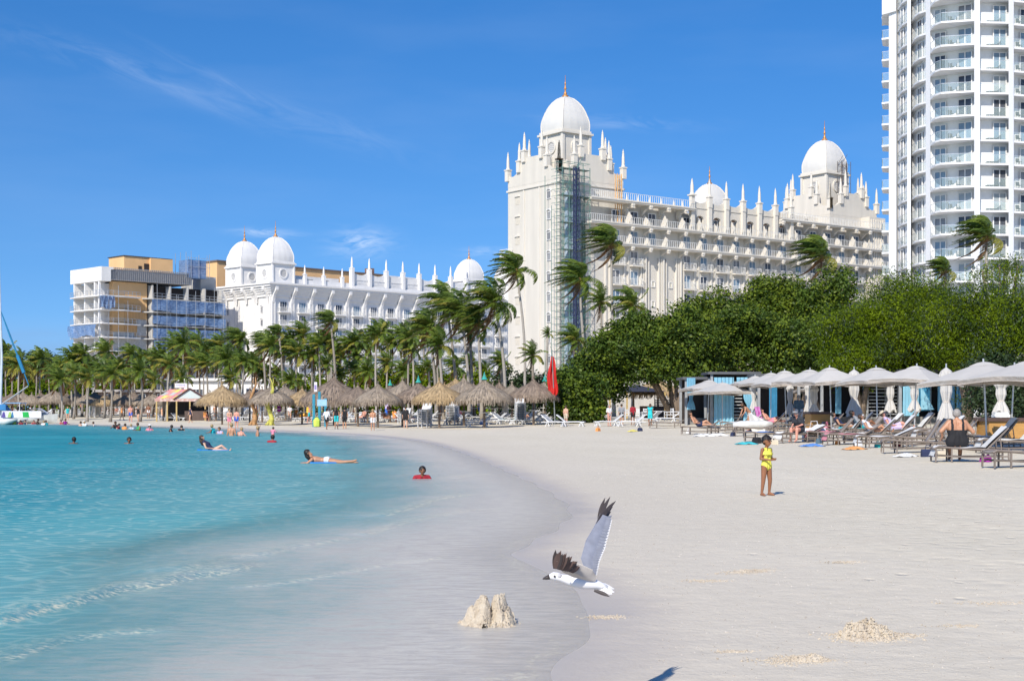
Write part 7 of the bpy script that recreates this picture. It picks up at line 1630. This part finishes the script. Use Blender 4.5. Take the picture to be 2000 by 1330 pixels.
for i in range(8):
    a0, a1 = i*math.pi/4, (i+1)*math.pi/4; mb = MB(); mb.add([(0,0,z),(1.7*math.cos(a0),1.7*math.sin(a0),z-.6),(1.7*math.cos(a1),1.7*math.sin(a1),z-.6),(0,0,z-.04),(1.7*math.cos(a0),1.7*math.sin(a0),z-.64),(1.7*math.cos(a1),1.7*math.sin(a1),z-.64)], [(0,1,2),(5,4,3),(1,4,5,2)]); mb.build('panel', (FB_['green'],FB_['white'],FB_['red'])[i % 3], t)
mb = MB(); mb.tube([(0,0,-.1),(0,0,z)], .04, n=6); mb.build('pole', ALU, t)
# ------------------------------------------------------------------ gull in flight over the wet edge
GW = M('gull_white', (.74,.74,.76), rough=.7, var=.04); GG = M('gull_grey', (.21,.225,.28), rough=.7, var=.12, scale=30); GGL = M('gull_grey_light', (.235,.25,.305), rough=.75, var=.12, scale=30); GGB = M('gull_underwing', (.50,.46,.42), rough=.8, var=.1, scale=20); GB = M('gull_black', (.05,.04,.04), rough=.6); GBR = M('gull_brown', (.11,.07,.06), rough=.7)
GD = 7.0; gc = at(1132, 1136, GD); gull = thing('seagull', 'white and grey seagull with dark wing tips flying low past the sand castle', 'bird', gc); U = GD/FPX
def G(cx, cy, dy=0.0): px = 1020+cx/5.54; py = 960+cy/5.54; return Vector(((px-1132)*U*(GD+dy)/GD, dy, (1136-py)*U*(GD+dy)/GD + 0))
mb = MB(); P = [G(282,922), G(300,918), G(335,912), G(375,918), G(420,932), G(480,948), G(560,965), G(640,978), G(720,990), G(790,1002), G(860,1022), G(920,1040)]; rr = [.005,.013,.0205,.0215,.0195,.024,.031,.034,.031,.025,.018,.010]
mb.tube([tuple(p) for p in P], rr, n=12); mb.build('body', GW, gull, smooth=True)
mb = MB(); mb.tube([tuple(G(296,920)), tuple(G(255,932)), tuple(G(222,942))], [.013,.009,.003], n=7); mb.build('beak', GB, gull, smooth=True)
mb = MB()
for dy in (-.024, .024): sphere_into(mb, G(348,908,dy), .0055); 
mb.build('eye', GB, gull, smooth=True); mb = MB(); sphere_into(mb, G(400,908,-.014), (.013,.010,.012)); mb.build('nape_patch', M('gull_smudge', (.50,.50,.53), rough=.8), gull, smooth=True)
def feather(name, a, b, w, mat, parent, n=6, curve=0.0, thick=.0012):
    a = Vector(a); b = Vector(b); d = b-a; L = d.length; dn = d.normalized(); side = dn.cross(Vector((0,1,0))).normalized(); vs = []; mb = MB()
    for i in range(n+1):
        t = i/n; ww = w*(math.sin(math.pi*min(1,.18+.82*t))**.55 if t < 1 else .12)*(1 if t < .75 else 1-.5*(t-.75)/.25); c = a+d*t+side*curve*math.sin(math.pi*t); vs += [c-side*ww*.5, c+Vector((0,-thick,0)), c+side*ww*.5, c+Vector((0,thick,0))]
    mb.add(vs, [(i*4+j, i*4+(j+1)%4, (i+1)*4+(j+1)%4, (i+1)*4+j) for i in range(n) for j in range(4)] + [(0,1,2,3),(n*4+3,n*4+2,n*4+1,n*4)]); return mb.build(name, mat, parent, smooth=False)
def lerpP(pts, t): k = t*(len(pts)-1); i = min(int(k), len(pts)-2); return pts[i].lerp(pts[i+1], k-i)
# far wing, raised, upper side towards the camera
lead = [G(700,905,.03), G(640,740,.06), G(700,560,.12), G(800,420,.19), G(870,300,.25)]; trail = [G(790,925,.02), G(820,770,.05), G(885,640,.11), G(945,470,.18), G(985,345,.24)]
w1 = MB(); w1.grid(lambda u, v: tuple(lerpP(lead, v).lerp(lerpP(trail, v), u*.78)+Vector((0,-.010*math.sin(math.pi*u),0))), 8, 16); w1.grid(lambda u, v: tuple(lerpP(lead, v).lerp(lerpP(trail, v), (1-u)*.78)+Vector((0,.006,0))), 8, 16); wing1 = w1.build('wing', GG, gull, smooth=True)
for i in range(22):
    t = .04+.90*i/21; a = lerpP(lead, t).lerp(lerpP(trail, t), .62); b = lerpP(trail, t)+(lerpP(trail, t)-lerpP(lead, t))*.12+Vector((.0,0,.010)); feather('feather', a, b, .020, GG, wing1); feather('feather', lerpP(trail,t)-(lerpP(trail,t)-lerpP(lead,t))*.06+Vector((0,.004,0)), b+(lerpP(trail,t)-lerpP(lead,t))*.03, .019, GW, wing1)
for row_, (u0, ln) in enumerate(()):
    for i in range(15):
        t = .05+.88*i/14+.02*row_; a = lerpP(lead, t).lerp(lerpP(trail, t), u0)+Vector((0,-.013,0)); b = lerpP(lead, min(1,t+.03)).lerp(lerpP(trail, min(1,t+.03)), u0+ln)+Vector((0,-.016,0)); feather('feather', a, b, .030, (GG, GGL)[(i % 5) == 2], wing1)
tips = [G(930,150,.33), G(985,140,.33), G(1045,182,.32), G(1010,240,.31), G(990,292,.30), G(1000,330,.28), G(985,380,.26)]; roots = [G(850,370,.24), G(860,360,.24), G(880,350,.24), G(890,360,.235), G(890,380,.23), G(895,400,.22), G(900,420,.22)]
for i, (a, b) in enumerate(zip(roots, tips)): feather('feather', a, b, .020, GB if i < 5 else GG, wing1, curve=.004)
w1 = MB(); w1.add([tuple(G(810,410,.195)), tuple(G(850,330,.22)), tuple(G(905,240,.27)), tuple(G(945,250,.27)), tuple(G(950,300,.26)), tuple(G(880,380,.22))], [(0,1,2,3,4,5)]); w1.build('wing_tip', GB, wing1)
# near wing, raised towards the camera, pale underside
lead2 = [G(740,960,-.035), G(540,905,-.07), G(430,840,-.12), G(360,765,-.18), G(338,690,-.22)]; trail2 = [G(775,930,-.02), G(735,850,-.06), G(620,790,-.10), G(500,745,-.15), G(400,690,-.20)]
w2 = MB(); w2.grid(lambda u, v: tuple(lerpP(lead2, v).lerp(lerpP(trail2, v), u*.9)+Vector((0,-.008*math.sin(math.pi*u),0))), 8, 16); w2.grid(lambda u, v: tuple(lerpP(lead2, v).lerp(lerpP(trail2, v), (1-u)*.9)+Vector((0,.008,0))), 8, 16); wing2 = w2.build('wing', GGB, gull, smooth=True)
for i in range(16):
    t = .03+.66*i/15; feather('feather', lerpP(lead2, t).lerp(lerpP(trail2, t), .5), lerpP(trail2, t)+Vector((.010,0,.010)), .040, GGB, wing2)
tips2 = [G(335,580,-.24), G(375,585,-.24), G(412,592,-.235), G(455,622,-.22), G(490,640,-.21), G(545,685,-.18), G(582,730,-.15), G(610,775,-.13)]; roots2 = [G(342,750,-.20), G(352,752,-.20), G(365,756,-.2), G(390,764,-.19), G(415,772,-.18), G(450,782,-.16), G(490,792,-.14), G(530,805,-.13)]
for i in range(15): s_ = i/14; feather('feather', lerpP(roots2, s_)+Vector((-.004,.002*i/14,-.012)), lerpP(tips2, s_)+Vector((0,0,(.008,-.006,.0)[i % 3])), .024, GBR if i % 4 else GB, wing2, curve=.002)
w3 = MB(); w3.add([tuple(G(338,650,-.222)), tuple(G(345,750,-.202)), tuple(G(420,790,-.172)), tuple(G(500,775,-.155)), tuple(G(430,700,-.20))], [(0,1,2,3,4)]); w3.build('wing_tip', GBR, wing2)
tl = []
tail = None
for i in range(7):
    b = [G(985,1075,.05), G(1000,1060,.03), G(985,1095,.01), G(960,1040,.06), G(995,1085,-.01), G(970,1100,-.03), G(930,1030,.07)][i]; o = feather('tail_feather', G(770+6*i,985+7*i,.0), b, .030, GW, gull)
feather('tail_feather', G(775,1058,-.03), G(945,1122,-.05), .016, GB, gull); feather('tail_feather', G(800,1062,-.02), G(930,1104,-.04), .014, GB, gull)
# ------------------------------------------------------------------ sand castle, dug heaps, flecks
CST = M('castle_sand', (.50,.42,.32), rough=.95, col2=(.64,.56,.44), scale=12, bump=.8, bscale=90)
def lump_mesh(fn, nx, ny, x0, x1, y0, y1):
    mb = MB()
    def f(u, v): x = x0+(x1-x0)*u; y = y0+(y1-y0)*v; return (x, y, fn(x, y))
    mb.grid(f, nx, ny); return mb
g = gp(957, 1222); 
def fb(x, y, s, o=3):
    return mnoise.fractal(Vector((x*s, y*s, 3.7)), 1.0, 2.0, o)
def castle(x, y):
    def pk(cx, cy, w, d, h, p): r = math.sqrt(((x-cx)/w)**2+((y-cy)/d)**2); return h*max(0, 1-r**p)**.8
    x, y = x+fb(x+9, y, 9, 3)*.035, y+fb(x, y+9, 9, 3)*.03
    a = pk(-.070, 0, .085, .12, .155, 2.2); b = pk(.066, -.005, .056, .11, .165, 2.4); c = pk(.128, .01, .055, .11, .09, 1.8); d = max(pk(-.125, .01, .075, .12, .11, 2.0), pk(.165,-.02,.035,.06,.05,2)); base = pk(0, 0, .26, .22, .08, 1.4)
    h = max(a, b, c, d)+base; n = fb(x, y, 16, 4)*.042+fb(x+5, y, 55, 3)*.020
    return h + n*(1 if h > .02 else h/.02) - .012
ct = thing('sand_castle', 'crumbling two peaked sand castle standing in the thin water film', 'sand castle', g)
lump_mesh(castle, 150, 90, -.24, .24, -.2, .2).build('mound', CST, ct, smooth=False)
r_ = random.Random(9)
def clod(mb, x, y, z, s):
    n = 5; vs = []
    for j, (rr, zz) in enumerate(((.6,-.5),(1,0),(.55,.6))):
        for i in range(n): a = 2*math.pi*i/n+j; q = r_.uniform(.75,1.25); vs.append((x+s*rr*q*math.cos(a), y+s*rr*q*math.sin(a), z+s*zz*q))
    mb.add(vs, [(j*n+i, j*n+(i+1)%n, (j+1)*n+(i+1)%n, (j+1)*n+i) for j in range(2) for i in range(n)]+[tuple(range(10,15))])
mb = MB()
for i in range(420): x = r_.gauss(0,.11); y = r_.gauss(-.06,.07); z = castle(x, y); clod(mb, x, y, max(z, .0), r_.uniform(.003,.009))
mb.build('clod', CST, ct)['kind'] = 'stuff'
def heap(label, px, py, w, d, h, n, seed, lumps=1, rz=0.0):
    g = gp(px, py); rr = random.Random(seed); cs = [(rr.uniform(-.5,.5)*w*(lumps > 1), rr.uniform(-.3,.3)*d*(lumps > 1), rr.uniform(.5,1)) for _ in range(lumps)]
    def f(x, y):
        b = max(k*max(0, 1-((x-cx)/(w*(.5 if lumps > 1 else 1)))**2-((y-cy)/(d*(.6 if lumps > 1 else 1)))**2)**1.3 for cx, cy, k in cs); return h*b*(1+.5*fb(x+seed, y, 14, 3))+.35*h*fb(x, y+seed, 30, 3)*min(1, b*4)-.006
    t = thing('sand_heap', label, 'sand heap', g, rz)
    if h > .025: lump_mesh(f, 90, 60, -w*1.1, w*1.1, -d*1.1, d*1.1).build('mound', CST, t)
    mb = MB()
    for i in range(n): x = rr.gauss(0, w*.5); y = rr.gauss(0, d*.5); clod(mb, x, y, max(0, f(x, y)) if h > .025 else .001, rr.uniform(.003, .0095)*(1.35 if h > .08 else 1))
    mb.build('clod', CST, t)['kind'] = 'stuff'
heap('tallest crumbly heap of dug cream sand on the lower right beach', 1690, 1243, .23, .22, .135, 520, 3)
heap('low scatter of sand just right of the tallest heap', 1762, 1240, .13, .10, .03, 160, 4)
heap('low wide heap of dug sand nearest the camera on the right', 1555, 1290, .26, .16, .035, 420, 5, 2)
heap('small scatter of sand left of the near low heap', 1432, 1272, .12, .05, .012, 120, 6)
heap('long low ridge of dug sand in the middle of the right beach', 1480, 1115, .38, .16, .03, 380, 7, 3, .5)
heap('faint left end of the long sand ridge', 1385, 1134, .22, .10, .014, 180, 8)
heap('flat patch of dug sand between the castle and the gull', 1188, 1205, .17, .10, .012, 200, 10, 2)
heap('tiny sand patch far right beyond the long ridge', 1660, 1098, .25, .12, .012, 150, 12, 2)
heap('pale sand scatter at the lower right edge', 1880, 1222, .2, .08, .008, 90, 13)
heap('thin sand scatter above the lower right edge', 1950, 1178, .4, .12, .01, 150, 14, 2)
mb = MB(); r_ = random.Random(21)
cD = 8.2*np.exp(NR.rand(3200)*1.5); cX = (NR.uniform(1000, 2050, 3200)-1000)/FPX*cD; cS = sdist(cX, cD); cZ = ground_f(cX, cD, cS)
for x, D, s, z in zip(cX, cD, cS, cZ):
    if s > .6: clod(mb, float(x), float(D), float(z)+.001, r_.uniform(.0015,.0055)*(1+D/25))
o = mb.build('sand_crumbs', M('crumb_sand', (.30,.26,.21), rough=.95, col2=(.62,.58,.52), scale=.9, island=.8)); o['kind'] = 'stuff'; o['label'] = 'crumbs of dry sand scattered over the beach'; o['category'] = 'sand'
bpy.data.scenes.remove(TMPS)
